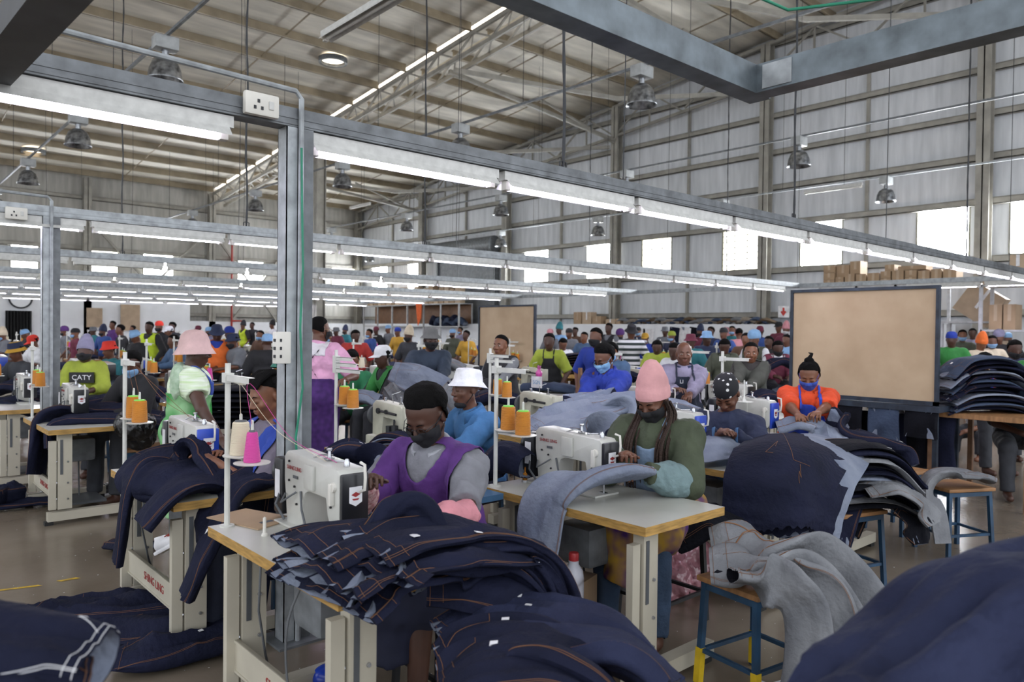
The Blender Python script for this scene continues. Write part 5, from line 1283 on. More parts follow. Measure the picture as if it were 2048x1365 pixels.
bp(66, 684, 13, 'person in a red cap and white tee near the left post', 'white', 'm', hat=('cap', 'redbright'))
bp(50, 670, 17, 'person in a light blue head cloth at the far left', 'black', 'm', hat=('skull', 'lightblue'), sleeve=1)
bp(4, 672, 16, 'masked person in a pale knit hat at the picture left edge', 'grey', 'm', hat=('beanie', 'cream'), mask='lightblue')
bp(271, 675, 13.5, 'person in a pale blue cap bending behind black boxes', 'black', 'm', hat=('skull', 'lightblue'), nod=.6)
bp(298, 656, 15.5, 'man in a yellow high visibility vest standing at the back left', 'black', 'd', face=(-.8, -.6, 0), vest='hivis', sleeve=1, hair=True, seated=False)
bp(318, 654, 17, 'person with a red headscarf and black mask standing behind the yellow vest', 'black', 'm', face=(-.8, -.6, 0), hat=('skull', 'redbright'), mask='black', seated=False)
bp(240, 661, 16.5, 'person in a black tee standing with head bent at the back left', 'black', 'm', seated=False, face=(-1, .2, 0))
bp(225, 651, 22, 'small distant person in purple near the leaning tan sheet', 'purple', 'm', seated=False)
bp(344, 655, 18, 'person in dark grey standing behind the pink felt hat', 'darkgrey', 'd', seated=False)
bp(337, 664, 17, 'person in a white cap far behind the pink felt hat', 'black', 'm', hat=('cap', 'white'))
bp(346, 684, 12.5, 'woman with a bun in a denim blue shirt left of the pink felt hat', 'denim', 'm', sleeve=1)
bp(434, 668, 11.5, 'worker in a navy hat and orange reflective vest', 'royal', 'd', face=(-.4, -.9, 0), hat=('bucket', 'navy'), vest='orange', sleeve=.9, seated=False, nod=.5)
bp(465, 684, 11.5, 'masked person in a navy bucket hat beside the orange vest', 'grey', 'm', hat=('bucket', 'navy'), mask='black')
bp(458, 668, 16, 'person in a royal blue head wrap behind the orange vest', 'navy', 'd', hat=('turban', 'royal'))
bp(486, 652, 27, 'distant person in a black knit hat and yellow bib by the back wall', 'black', 'm', hat=('beanie', 'black'), vest='hivis', seated=False)
bp(504, 652, 27, 'distant person with brown hair by the back wall', 'black', 'd', seated=False)
bp(544, 651, 27, 'distant person in white plaid left of the steel post', 'white', 'm', hat=('beanie', 'black'), seated=False)
bp(535, 686, 10.5, 'person in a black puffer jacket and pale blue cap left of the post', 'black', 'd', hat=('skull', 'lightblue'), sleeve=1, face=(.4, 1, 0), build=1.3)
bp(711, 674, 13.5, 'man in a red tee facing the camera behind the thread stands', 'red', 'd', face=(-.3, -1, 0), nod=.3, build=1.2)
bp(703, 722, 9.0, 'woman in a green tee and black mask at the centre left', 'green', 'l', mask='black', face=(-.7, -.7, 0), nod=.6)
bp(764, 712, 8.4, 'man in a white cap, black tee and lime apron with cream sleeves', 'black', 'd', hat=('cap', 'white'), face=(-1, .1, 0), vest='brightgreen', lean=.3)
bp(795, 665, 20, 'small distant person in a royal blue cap behind a box', 'yellow', 'm', hat=('skull', 'royal'))
bp(776, 659, 24, 'distant person in a light blue round cap near the cardboard shelves', 'grey', 'm', hat=('skull', 'lightblue'))
bp(817, 672, 14, 'masked person in a cream hat left of the grey bucket hat', 'darkgrey', 'd', hat=('beanie', 'cream'), mask='black')
bp(932, 672, 17, 'person in yellow just left of the smaller tan board', 'yellow', 'd')
bp(1098, 684, 10.8, 'person in a lime shirt and black apron right of the smaller tan board', 'lime', 'd', seated=False, lean=.3, apron='black', face=(-.8, -.5, 0), stn=False)
bp(1126, 690, 13.5, 'woman with short afro bent over white work behind the lime shirt', 'white', 'm', face=(-.5, -.9, 0), nod=.6)
bp(1100, 668, 20, 'person in a dusky pink cap against the low white wall', 'grey', 'm', hat=('skull', 'pink'))
bp(1118, 660, 20, 'person in pale blue with a dark green beanie at the low white wall', 'lightblue', 'd', hat=('beanie', 'teal'), seated=False)
bp(1138, 668, 18, 'person in grey with a dark beret beyond the lime shirt', 'grey', 'm', hat=('skull', 'black'))
bp(1168, 676, 16, 'person in slate blue with a mask on the chin before the low wall', 'denim', 'l')
bp(1191, 676, 9.6, 'woman in royal blue with curly black hair and a black mask', 'royal', 'm', mask='black', hair=True, build=1.1, face=(-1, -.2, 0), nod=.1)
bp(1217, 658, 17, 'man in a grey sweatshirt standing at the low white wall', 'grey', 'd', seated=False, vest='black', sleeve=1)
bp(1222, 706, 8.6, 'person in a faded denim jacket directly behind the royal blue shirt', 'denim', 'l', sleeve=1, mask='lightblue', stn=False)
mm = mat('striped_tee', '23272b', .85); nd = mm.node_tree.nodes; wv = nd.new('ShaderNodeTexWave'); wv.bands_direction = 'Z'; wv.inputs['Scale'].default_value = 3.2; tc_ = nd.new('ShaderNodeTexCoord'); cr = nd.new('ShaderNodeValToRGB')
cr.color_ramp.interpolation = 'CONSTANT'; cr.color_ramp.elements[1].position = .5; cr.color_ramp.elements[0].color = (.02, .03, .03, 1); cr.color_ramp.elements[1].color = (.6, .6, .62, 1)
mm.node_tree.links.new(tc_.outputs['Object'], wv.inputs[0]); mm.node_tree.links.new(wv.outputs[0], cr.inputs[0]); mm.node_tree.links.new(cr.outputs[0], nd['Principled BSDF'].inputs['Base Color'])
bp(1263, 665, 13.5, 'person in a black bucket hat and striped tee standing above the crowd', 'black', 'm', mt=mm, hat=('bucket', 'black'), seated=False, face=(-.6, -.8, 0), nod=.5, build=1.1, sleeve=.9)
bp(1290, 678, 17, 'person in a bright yellow cap and blue shirt near the low wall', 'royal', 'm', hat=('cap', 'yellow'), mask='white')
bp(1314, 696, 11.8, 'woman in a lime tee with a pink collar above the pink beanie', 'lime', 'd', face=(-.9, -.5, 0), nod=.4, build=1.15)
bp(1343, 674, 17, 'person in a pale green cap with blue mask near the low wall', 'navy', 'm', hat=('skull', 'lime'), mask='lightblue')
bp(1348, 704, 10.2, 'dark haired person in white just left of the lavender man', 'white', 'd', hair=True)
bp(1381, 684, 12.5, 'person in a maroon bucket hat and dark green top with yellow print', 'teal', 'd', hat=('bucket', 'maroon'), sleeve=1)
bp(1414, 678, 12.8, 'person in a pale blue bucket hat and navy jumper', 'navy', 'd', hat=('bucket', 'lightblue'), sleeve=1, face=(-.5, -.9, 0))
bp(1421, 665, 17, 'person with short dark hair in navy against the low wall', 'navy', 'd', seated=False)
bp(1447, 668, 16, 'person in dark headscarf and blue behind the thread poles', 'blue', 'm', hat=('skull', 'black'))
bp(1449, 695, 11, 'grey haired woman in an olive top bent over her work', 'olive', 'd', face=(-.8, -.6, 0), vest='olive', sleeve=.9, nod=.6)
bp(1478, 668, 17, 'person in a pink shirt turned away at the low wall', 'pink', 'm', face=(.8, .6, 0))
bp(1492, 680, 13.5, 'person in brown with short hair left of the pale blue cap', 'brown', 'l')
bp(1508, 680, 11.8, 'person in a sky blue bonnet, olive waistcoat and white sleeves', 'white', 'm', hat=('turban', 'lightblue'), vest='olive', sleeve=1)
bp(1537, 686, 13.5, 'person in black seated left of the large tan board', 'black', 'd', hair=True)
bp(1557, 655, 19, 'person in a black peaked cap and maroon top standing below the arrow sign', 'maroon', 'm', hat=('cap', 'black'), seated=False, stn=False)
bp(1572, 660, 18, 'person in a pale pink beanie and mask under the arrow sign', 'maroon', 'm', hat=('beanie', 'pink'), mask='white', seated=False)
bp(1573, 682, 14.5, 'person in sky blue peeking past the large tan board', 'lightblue', 'm')
bp(1556, 698, 11.2, 'person in a maroon apron and black mask left of the large tan board', 'white', 'd', mask='black', apron='maroon', vest='maroon', sleeve=.9, face=(-.7, -.7, 0))
bp(1903, 680, 12, 'person in a royal blue cap and green top right of the large tan board', 'brightgreen', 'd', hat=('skull', 'royal'), sleeve=.9)
bp(1963, 688, 12.5, 'person in an orange knit cap and cream jumper at the right', 'cream', 'l', hat=('beanie', 'orange'), sleeve=1, face=(-.6, -.8, 0), nod=.5)
bp(1984, 685, 13.5, 'person with a pale blue mask and cream top at the right', 'cream', 'm', mask='lightblue', sleeve=1)
bp(1998, 676, 14.5, 'person in a plaid bonnet and black top at the far right', 'black', 'm', hat=('turban', 'lav'), sleeve=1)
bp(1970, 722, 8.8, 'woman in a burgundy quilted waistcoat and blue apron bent low', 'maroon', 'd', apron='royal', face=(-.6, -.8, 0), nod=.7, sleeve=1, lean=.3)
bp(2030, 700, 9.5, 'woman in navy with a black mask at the far right', 'navy', 'd', mask='black', face=(-.8, -.6, 0), nod=.3, sleeve=1)
bp(2046, 752, 7.4, 'person in a bright green spotted cap cut by the right edge', 'black', 'd', hat=('skull', 'brightgreen'), nod=.7, lean=.4)
bp(1864, 722, 7.9, 'bent person in a white shirt half hidden behind the large tan board', 'white', 'm', sleeve=1, seated=False, lean=.45, build=1.25, stn=False, vest='purple', face=(-.7, -.7, 0))
bp(1940, 776, 9.6, 'person in a white tee bowed low behind the denim stack', 'white', 'l', lean=.7, nod=.6, stn=False)
# a scatter of further heads seen over the rows
fill = [(100, 660, 22), (128, 664, 20), (150, 668, 17), (186, 663, 22), (205, 664, 19), (265, 659, 24), (396, 660, 24), (417, 664, 20), (520, 672, 17), (560, 666, 20), (612, 668, 17), (655, 676, 14), (672, 664, 22), (690, 662, 25), (738, 668, 19), (752, 662, 24), (905, 668, 20), (920, 662, 25),
        (1150, 664, 21), (1240, 672, 17), (1276, 664, 21), (1330, 664, 20), (1400, 664, 19), (1464, 662, 20), (1520, 664, 18), (2015, 678, 16), (1925, 672, 16), (1945, 668, 18)]
hats = [None, ('skull', 'black'), ('beanie', 'navy'), ('cap', 'maroon'), None, ('turban', 'purple'), ('bucket', 'grey'), None, ('skull', 'lightblue')]
for i, (a, b, D) in enumerate(fill):
    bp(a, b, D, 'small distant worker among the far rows of sewing stations', ['navy', 'grey', 'maroon', 'teal', 'blue', 'black', 'olive', 'lav', 'brown', 'green'][i % 10], 'dml'[i % 3], hat=hats[(i * 5) % 9], mask=[None, 'black', 'lightblue'][i % 3])['group'] = 'small distant workers'
# stations under the seated crowd, then free stations on the grid
taken = [(1.43, 2.6), (2.83, 2.52), (4.23, 2.55), (5.63, 2.55), (1.45, 4.2), (2.8, 4.2), (4.2, 4.2), (5.6, 4.2), (7.0, 4.2), (1.5, 7.35)]
ppl = [(o.location.x, o.location.y) for o in COL.objects if o.name.startswith('person')]
def free(x, y, near_people=True, dx=.85, dy=1.15):
    if any(abs(x - a) < dx and abs(y - b) < dy for a, b in taken): return False
    if near_people and any(abs(x - a) < .5 and abs(y - b) < .75 for a, b in ppl): return False
    return True
for (x, y, lab, D, f) in SEATED:
    tx, ty = x - .62 + .05, y
    if not free(tx, ty, False): tx, ty = None, None
    if tx is None: continue
    taken.append((tx, ty)); x0, y0 = tx - .3, ty + .55; far = D > 10
    station(x0, y0, 'of the ' + lab.split(' ', 1)[1] if not far else '', detail=2 if D < 9 else 1, kind='white' if rnd.random() < .7 else 'over', group=('in the distant rows of seated workers', 'of the distant rows') if far else None, stoolat=True, plate=M_bplate if rnd.random() < .4 else None)
for k in range(1, 7):
    for yy in (7.9, 9.5):
        for i in range(12):
            x0 = 1.2 + 1.4 * i + rnd.uniform(-.1, .1); y0 = yy + 4.5 * (k - 1) + rnd.uniform(-.1, .1); q = pix((x0 + .3, y0 - .5, 1.2))
            if -60 < q[0] < 2100 and x0 < 18.6 and free(x0 + .3, y0 - .55):
                taken.append((x0 + .3, y0 - .55)); station(x0, y0, '', detail=1, group=('at an empty seat in the far rows', 'at empty seats in the far rows'), plate=M_bplate if rnd.random() < .4 else None, kind='white' if rnd.random() < .75 else 'over', stoolat=False, cones=('orange', rnd.choice(['orange', 'pink', 'cream', 'orange'])))
# ================================================================== garments being sewn
def V3(*a): return Vector(a)
def jeans(label, pts, wid, th, mt=None, mi=None, name='jeans', cat='jeans', wdir=None, group=None, tags=1, stitch=True, thr=None, **k):
    return garment(name, label, cat, [Strip(pts, wid, th, wdir, **k)], mt or M_den, mi, stitch, group, tags, thr)
# --- the big heap of finished jeans on the nearest table
rnd.seed(11)
heap = [ # start x, y, z of the waist centre, waist width, drift
    (1.16, 2.13, .80, .52, 0), (1.12, 2.18, .822, .50, .02), (1.10, 2.10, .845, .50, .01), (1.20, 2.02, .865, .46, .0), (1.13, 2.22, .885, .46, .03), (1.25, 2.12, .905, .44, .0)]
names = ['lowest one', 'second from the bottom', 'third from the bottom', 'third from the top', 'second from the top', 'topmost one']
for i, (x, y, z, w_, dr) in enumerate(heap):
    e = .05 * i; j = lambda: rnd.uniform(-.02, .02)
    pts = [V3(x - .03, y + j(), z - (.05 if i < 2 else .01)), V3(x + .10, y + j(), z + .01), V3(x + .28, y - .04, z + .005), V3(x + .40, y - .08, z - .015), V3(1.66 + .02 * i, 1.98 + dr, .775 + .012 * i), V3(1.75 + .02 * i, 1.94 + dr, .66 + .015 * i), V3(1.80 + .03 * i, 1.96 + dr, .50), V3(1.80 + .03 * i, 1.95 + dr, .30)]
    jeans('navy jeans in the heap on the nearest table, ' + names[i], pts, [w_, w_ * .98, w_ * .92, w_ * .85, .40, .36, .32, .28], [.03, .035, .045, .05, .055, .05, .05, .04], wdir=V3(.1, -1, 0), fold=.02, ff=(1.6, 3.4), ns=64, nc=48, tags=[2, 1, 0, 1, 1, 2][i])
m = MB(); 
# raised leg fed up to the needle
jeans('navy jeans leg lifted from the heap towards the needle', [P(650, 1120, 2.62), P(720, 1095, 2.62), P(785, 1045, 2.66), P(832, 1035, 2.66), P(855, 1090, 2.6), P(890, 1150, 2.5)], [.16, .22, .22, .18, .2, .26], [.04, .06, .08, .08, .06, .05], wdir=[V3(.3, -.7, .3), V3(.2, -.6, .6), V3(.1, -.5, .8), V3(.4, -.6, .4), V3(.6, -.7, 0), V3(.6, -.7, 0)], fold=.02, ns=56, nc=40, tags=1)
jeans('wide navy jeans sliding off the nearest table beside the purple smock', [P(860, 1150, 2.5), P(940, 1150, 2.5), P(1010, 1180, 2.48), P(1060, 1240, 2.45), P(1075, 1310, 2.42)], [.26, .30, .28, .24, .2], [.05, .08, .1, .1, .08], wdir=V3(-.5, -.6, -.4), fold=.024, ns=56, nc=44, tags=0)
# --- pile in the bottom centre on a low stool
put('stool' + M_stoolblk.name, lambda: stool(M_stoolblk), (1.72, 1.15, 0), .3, 'black legged stool under the jeans pile at the bottom centre')
pl = [([(905, 1300, 2.25), (985, 1262, 2.3), (1100, 1268, 2.25), (1230, 1300, 2.15), (1345, 1390, 2.05)], .42, 'uppermost, lighter blue', M_den2),
      ([(885, 1345, 2.1), (960, 1300, 2.12), (1060, 1300, 2.1), (1160, 1360, 2.0), (1240, 1460, 1.95)], .34, 'with two white tags at its waist', M_den),
      ([(880, 1390, 2.0), (960, 1350, 2.0), (1080, 1360, 1.95), (1200, 1420, 1.9)], .36, 'lowest one cut by the picture edge', M_den)]
for pts, w_, lab, mt in pl: jeans('navy jeans in the pile at the bottom centre, ' + lab, [P(*q) for q in pts], w_, [.05, .10, .14, .14, .1][:len(pts)], mt, wdir=V3(-.35, -.8, 0), fold=.022, ff=(1.7, 3), ns=60, nc=44, tags=2)
# --- blurred foreground piles
jeans('large out of focus navy jeans filling the bottom right corner', [P(1640, 1600, 1.15), P(1800, 1470, 1.18), P(1930, 1345, 1.25), P(2040, 1275, 1.3), P(2220, 1270, 1.35)], [.3, .4, .45, .45, .45], [.20, .22, .24, .26, .26], M_den2, wdir=V3(-.67, -.74, -.1), fold=.034, ff=(2.6, 3.2), ns=70, nc=60, tags=0, stitch=False)
jeans('out of focus navy jeans lower in the bottom right corner', [P(1780, 1640, 1.05), P(1920, 1530, 1.08), P(2060, 1480, 1.1), P(2250, 1460, 1.1)], .36, .2, M_den, wdir=V3(-.67, -.74, -.1), fold=.02, tags=0, stitch=False)
jeans('out of focus navy jeans with a frayed hem at the bottom left corner', [P(195, 1335, 1.3), P(120, 1320, 1.3), P(0, 1318, 1.28), P(-150, 1310, 1.25)], [.14, .18, .24, .3], [.12, .13, .13, .13], M_den, wdir=V3(-.5, -.8, -.2), fold=.012, tags=0, thr=M_tagw)
jeans('out of focus navy jeans under the frayed hem at the bottom left', [P(150, 1420, 1.25), P(50, 1400, 1.22), P(-120, 1400, 1.2)], .2, .12, M_den, wdir=V3(-.5, -.8, -.2), fold=.015, tags=0)
for nm, px, D, top_ in (('bottom right', 2010, 1.2, 1.0), ('bottom left', 40, 1.25, .93)):
    q = PH(px, D); m = MB(); m.box((-.3, -.3, top_ - .03), (.3, .3, top_), 0)
    for a in (-1, 1):
        for b in (-1, 1): m.box((a * .27 - .02, b * .27 - .02, 0), (a * .27 + .02, b * .27 + .02, top_ - .03), 0)
    q2 = q + Vector((.1, -.3, 0)) if px > 1000 else q + Vector((-.25, -.1, 0))
    o = m.build('side_table', M_ply2, smooth=False); o.location = q2; top(o, 'plywood side table under the blurred jeans at the %s' % nm, 'table')
# --- jeans lying on the floor, left
fl_ = [([(15, 1245), (130, 1225), (260, 1215), (400, 1205), (475, 1215)], [.10, .30, .34, .34, .3], .12, 'rear leg reaching to the left'),
       ([(150, 1268), (250, 1262), (350, 1258), (430, 1240), (480, 1225)], [.2, .3, .34, .34, .3], .15, 'crumpled middle with a white tag'),
       ([(222, 1322), (300, 1312), (380, 1290), (440, 1270), (470, 1240)], [.2, .26, .3, .34, .3], .15, 'front leg with a stitched pocket')]
for i, (pts, w_, th, lab) in enumerate(fl_):
    jeans('navy jeans heaped on the floor at the lower left, ' + lab, [PZ(a, b, .06 + .03 * (i == 0)) for a, b in pts], w_, [.05, th, th, th, .08], wdir=V3(-.35, -.94, 0), fold=.03, ff=(2.6, 3), ns=64, nc=44, tags=1)
for i, (pts, w_) in enumerate((([(-20, 1015), (30, 1010), (75, 1005), (108, 1003)], .2), ([(-30, 1000), (0, 990), (20, 988), (35, 985)], .22))):
    jeans(['thin dark trouser leg lying on the floor at the far left', 'dark lump of denim on the floor at the left edge'][i], [PZ(a, b, [.04, .12][i]) for a, b in pts], w_, [.06, .22][i], M_den, wdir=V3(-.3, -.9, 0), fold=.02, tags=0)
jeans('small dark denim scraps on the floor left of the near table', [PZ(232, 1088, .04), PZ(262, 1092, .06), PZ(290, 1098, .05)], .2, .08, M_den, fold=.02, tags=1)
# --- work on the table of the woman with braids
B1 = [([P(440, 902, 4.35), P(345, 912, 4.2), P(290, 932, 4.05), P(264, 975, 3.88), P(250, 1050, 3.85), P(236, 1125, 3.85)], [.30, .36, .32, .26, .22, .18], 'long leg hanging off the left corner'),
      ([P(490, 925, 4.15), P(410, 942, 3.95), P(340, 985, 3.62), P(288, 1050, 3.55)], [.4, .46, .44, .38], 'wide leg with a frayed end'),
      ([P(525, 935, 4.05), P(462, 985, 3.72), P(425, 1075, 3.45), P(374, 1190, 3.4)], [.40, .38, .32, .26], 'leg falling beside the table foot'),
      ([P(340, 945, 4.1), P(383, 890, 4.05), P(408, 925, 3.95), P(440, 975, 3.85), P(468, 1005, 3.8)], [.16, .22, .18, .16, .14], 'folded peak lying uppermost')]
for pts, w_, lab in B1: jeans('navy jeans on the braided woman table, ' + lab, pts, w_, .06 if 'hanging' in lab else .08, wdir=V3(-.3, -.85, -.15), fold=.016, ff=(2, 3.4), ns=56, tags=1)
Sh = Sheet([[P(505, 905, 4.3), P(535, 895, 4.35), P(565, 905, 4.4), P(600, 915, 4.4)], [P(492, 950, 4.15), P(530, 945, 4.1), P(560, 950, 4.15), P(590, 955, 4.2)], [P(485, 1040, 4.1), P(520, 1040, 4.05), P(550, 1035, 4.05), P(575, 1040, 4.1)], [P(480, 1130, 4.1), P(510, 1145, 4.05), P(535, 1160, 4.05), P(560, 1160, 4.1)]], fold=.014, lift=(0, 0, 0))
sheet_obj('jeans', 'navy denim panel hanging from the lap of the woman with braids', 'jeans', Sh, M_den, M_den, seams=[[(0, .4), (.5, .42), (1, .45)], [(0, .46), (.5, .48), (1, .5)]])
jeans('navy jeans hanging near the floor behind the near thread stand', [P(520, 1090, 3.9), P(510, 1160, 3.85), P(500, 1225, 3.8)], [.2, .2, .2], .06, wdir=V3(.3, -.9, 0), tags=1)
jeans('navy jeans folded behind the nearest sewing machine', [P(630, 930, 3.75), P(690, 905, 3.75), P(745, 925, 3.65), P(762, 948, 3.55)], [.22, .28, .26, .2], [.06, .1, .1, .06], wdir=V3(-.2, -.9, 0), fold=.018, tags=1)
jeans('second navy jeans folded behind the nearest sewing machine, lower', [P(600, 955, 3.6), P(680, 945, 3.6), P(760, 960, 3.5)], .24, .07, wdir=V3(-.2, -.9, 0), fold=.018, tags=0)
# --- left aisle table
for i, (pts, w_, lab) in enumerate((([P(330, 835, 7.0), P(240, 818, 6.9), P(150, 820, 6.7), P(95, 840, 6.5), P(80, 890, 6.4), P(72, 950, 6.35)], .42, 'draped over the left end'),
      ([P(325, 850, 6.6), P(260, 842, 6.5), P(180, 840, 6.4), P(115, 850, 6.3), P(108, 900, 6.25)], .3, 'front one hanging over the edge'), ([P(300, 812, 7.3), P(220, 800, 7.3), P(160, 812, 7.2)], .4, 'at the back'))):
    jeans('navy jeans on the left aisle table, ' + lab, pts, w_, .09, wdir=V3(-.4, -.8, 0), fold=.02, tags=1)
for i, (px, py, D) in enumerate(((30, 780, 9.0), (60, 805, 8.3), (20, 815, 8.0), (190, 790, 8.6), (245, 788, 8.4))):
    jeans('navy jeans bundle behind the left aisle table', [P(px - 60, py + 8, D), P(px, py - 6, D), P(px + 60, py + 6, D)], .4, .14, fold=.03, tags=1, group='navy bundles behind the left aisle table')
# --- light denim on the second table
jeans('light denim leg hanging off the second table beneath the needle', [P(1300, 948, 3.66), P(1235, 950, 3.62), P(1165, 962, 3.6), P(1108, 985, 3.6), P(1086, 1020, 3.58), P(1078, 1085, 3.55), P(1072, 1150, 3.5)], [.16, .24, .26, .28, .27, .24, .2], [.05, .09, .1, .07, .04, .035, .03], M_inn, M_den, wdir=[V3(.4, -.9, .2), V3(.3, -.9, .3), V3(.2, -.9, .2), V3(.1, -.95, 0), V3(.15, -.95, 0), V3(.15, -.95, 0), V3(.15, -.95, 0)], fold=.012, ff=(2.2, 3), ns=70, nc=44, tags=0)
jeans('bundle of dark navy denim standing on the second table beside the machine', [P(975, 935, 4.2), P(1012, 918, 4.15), P(1058, 935, 4.05)], [.2, .26, .2], [.16, .2, .16], wdir=V3(.4, .6, 0), fold=.015, tags=0)
for i, (pts, w_, th) in enumerate((([P(1065, 868, 4.9), P(1120, 838, 5.0), P(1180, 818, 5.2), P(1250, 800, 5.4)], .5, .14), ([P(1070, 880, 4.7), P(1130, 858, 4.8), P(1190, 865, 4.8), P(1225, 900, 4.6)], .36, .12), ([P(1130, 815, 5.3), P(1190, 808, 5.3), P(1240, 822, 5.2), P(1245, 860, 5.1)], .3, .1))):
    jeans('light blue inside out jeans heaped behind the pink beanie woman, ' + ['widest', 'front', 'top'][i] + ' one', pts, w_, th, M_inn, M_den, wdir=V3(-.3, -.9, -.1), fold=.026, ff=(2, 3), ns=60, nc=44, tags=0)
for i in range(5):
    jeans('navy and pale folded denim on the overlock table behind', [P(735 + i * 6, 905 - i * 4, 4.9), P(790, 890 - i * 5, 4.8), P(850, 900 - i * 4, 4.7)], .2, .04, [M_den, M_inn][i % 2], fold=.012, tags=1, group='folded pieces on the overlock table')
# --- grey denim carried by the man in the bucket hat
G14 = [([P(785, 745, 7.7), P(835, 762, 7.6), P(895, 795, 7.5), P(960, 850, 7.4)], [.22, .34, .34, .3], 'upper'), ([P(778, 775, 7.7), P(800, 805, 7.6), P(825, 840, 7.5), P(840, 880, 7.4)], [.2, .3, .32, .25], 'left'), ([P(890, 770, 7.3), P(930, 810, 7.25), P(968, 860, 7.2)], [.22, .3, .24], 'right')]
for pts, w_, lab in G14: jeans('grey blue denim carried by the man in the grey bucket hat, %s piece' % lab, pts, w_, .1, M_inn if lab == 'upper' else M_grey, M_den, wdir=V3(-.2, -.3, -.9), fold=.03, ff=(2.2, 2.6), tags=0)
# --- black jeans stack behind the pink hat, other stacks
def stack(label, c, n, w_, l, dz, ang, mts, group, jit=.03, name='folded_jeans', sag=.05, th=.04, **k):
    d = V3(math.cos(ang), math.sin(ang), 0); q = V3(-math.sin(ang), math.cos(ang), 0)
    for i in range(n):
        o = d * rnd.uniform(-jit, jit) + q * rnd.uniform(-jit, jit); z = V3(0, 0, dz * i + th / 2); c_ = Vector(c) + o + z
        l2 = l * rnd.uniform(.92, 1.08); sg = sag * (.5 + i / n)
        jeans(label, [c_ - d * l2 / 2 - V3(0, 0, sg), c_ - d * l2 / 4, c_ + d * l2 / 5, c_ + d * l2 / 2 - V3(0, 0, sg * 1.3)], w_ * rnd.uniform(.92, 1.06), th, mts[i % len(mts)], k.get('mi'), name=name, wdir=q, fold=.012, ns=28, nc=24, tags=1 if i % 2 else 0, stitch=k.get('stitch', False), group=group)
q = P(470, 830, 6.2); stack('black folded jeans in the stack behind the pink hat woman', (q.x, q.y, .77), 8, .42, .7, .042, -.6, [M_blk], 'black jeans in the stack behind the pink hat', sag=.02)
q = P(1690, 990, 4.75); q.z = .51
stack('denim piece in the slumped stack on the stool right of centre', (4.80, 2.10, .51), 10, .38, .78, .038, -.55, [M_blk, M_grey, M_den, M_blk, M_inn, M_den], 'denim pieces stacked on the middle stool', jit=.05, sag=.12, mi=M_grey, stitch=True)
stack('navy trouser piece in the tall stack on the right worktable', (8.25, 2.35, .88), 12, .42, .8, .042, -.75, [M_den, M_slate, M_den, M_inn, M_den], 'trouser pieces in the tall right stack', jit=.05, sag=.12, stitch=True)
stack('black jeans with orange seams stacked on the wooden table in the centre', (9.75, 8.9, .86), 8, .5, .9, .045, -.7, [M_blk, M_den], 'black jeans on the wooden table', sag=.02, stitch=True)
# --- big draped navy stack on table three
base = [[(1505, 880, 5.1), (1570, 868, 5.15), (1640, 880, 5.25), (1700, 900, 5.3)], [(1470, 900, 4.35), (1545, 886, 4.32), (1625, 898, 4.35), (1700, 925, 4.5)], [(1450, 950, 4.08), (1530, 945, 3.98), (1605, 952, 3.98), (1672, 975, 4.1)], [(1445, 1005, 4.02), (1525, 1012, 3.92), (1598, 1006, 3.9), (1650, 1020, 4.0)], [(1443, 1048, 4.0), (1520, 1062, 3.9), (1590, 1055, 3.88), (1640, 1062, 3.96)]]
for L_ in (0, 2, 3):
    g = [[P(a + L_ * 13, b + L_ * 5 * (i > 2), D + .05 * L_) for (a, b, D) in row] for i, row in enumerate(base)]
    Sh = Sheet(g, fold=.012 if L_ == 0 else .004, ff=(3.5, 3.5), ragged=.02, nu=50, nv=44, lift=(0, 0, 0)); sheet_obj('denim_panel', 'large %s denim panel draped on the third table, %s' % (['navy', 'pale', 'navy', 'pale', 'navy'][L_], ['outermost', 'second from outside', 'middle layer', 'second from inside', 'innermost'][L_]), 'cloth', Sh, [M_den, M_inn, M_den, M_inn, M_den][L_], M_inn, seams=[[(0, .3), (.4, .55), (.42, .7)]] + [[(a * .8 + rnd.uniform(-.1, .1), a + rnd.uniform(-.05, .05)) for _ in range(4)] for a in (.35, .62)] if not L_ else ())
for i, (pts, w_, mt) in enumerate((([P(1700, 905, 5.0), P(1690, 960, 4.8), P(1665, 1030, 4.6), P(1650, 1075, 4.55)], .3, M_den), ([P(1740, 930, 5.1), P(1715, 980, 4.9), P(1680, 1060, 4.7)], .25, M_blk), ([P(1630, 900, 4.9), P(1645, 960, 4.65), P(1625, 1030, 4.5)], .18, M_slate))):
    jeans('%s denim leg falling at the right side of the draped panels' % ['navy', 'black', 'slate'][i], pts, w_, .06, mt, fold=.02, tags=0, wdir=V3(.6, -.7, 0))
Sh = Sheet([[P(1395, 878, 4.9), P(1440, 868, 5.0), P(1480, 880, 5.0)], [P(1390, 905, 4.7), P(1440, 890, 4.75), P(1478, 905, 4.8)], [P(1388, 930, 4.55), P(1430, 925, 4.55), P(1470, 915, 4.65)]], fold=.01, lift=(0, 0, 1)); sheet_obj('denim_panel', 'pale grey denim panel lying before the black bandana woman', 'cloth', Sh, M_inn, M_den)
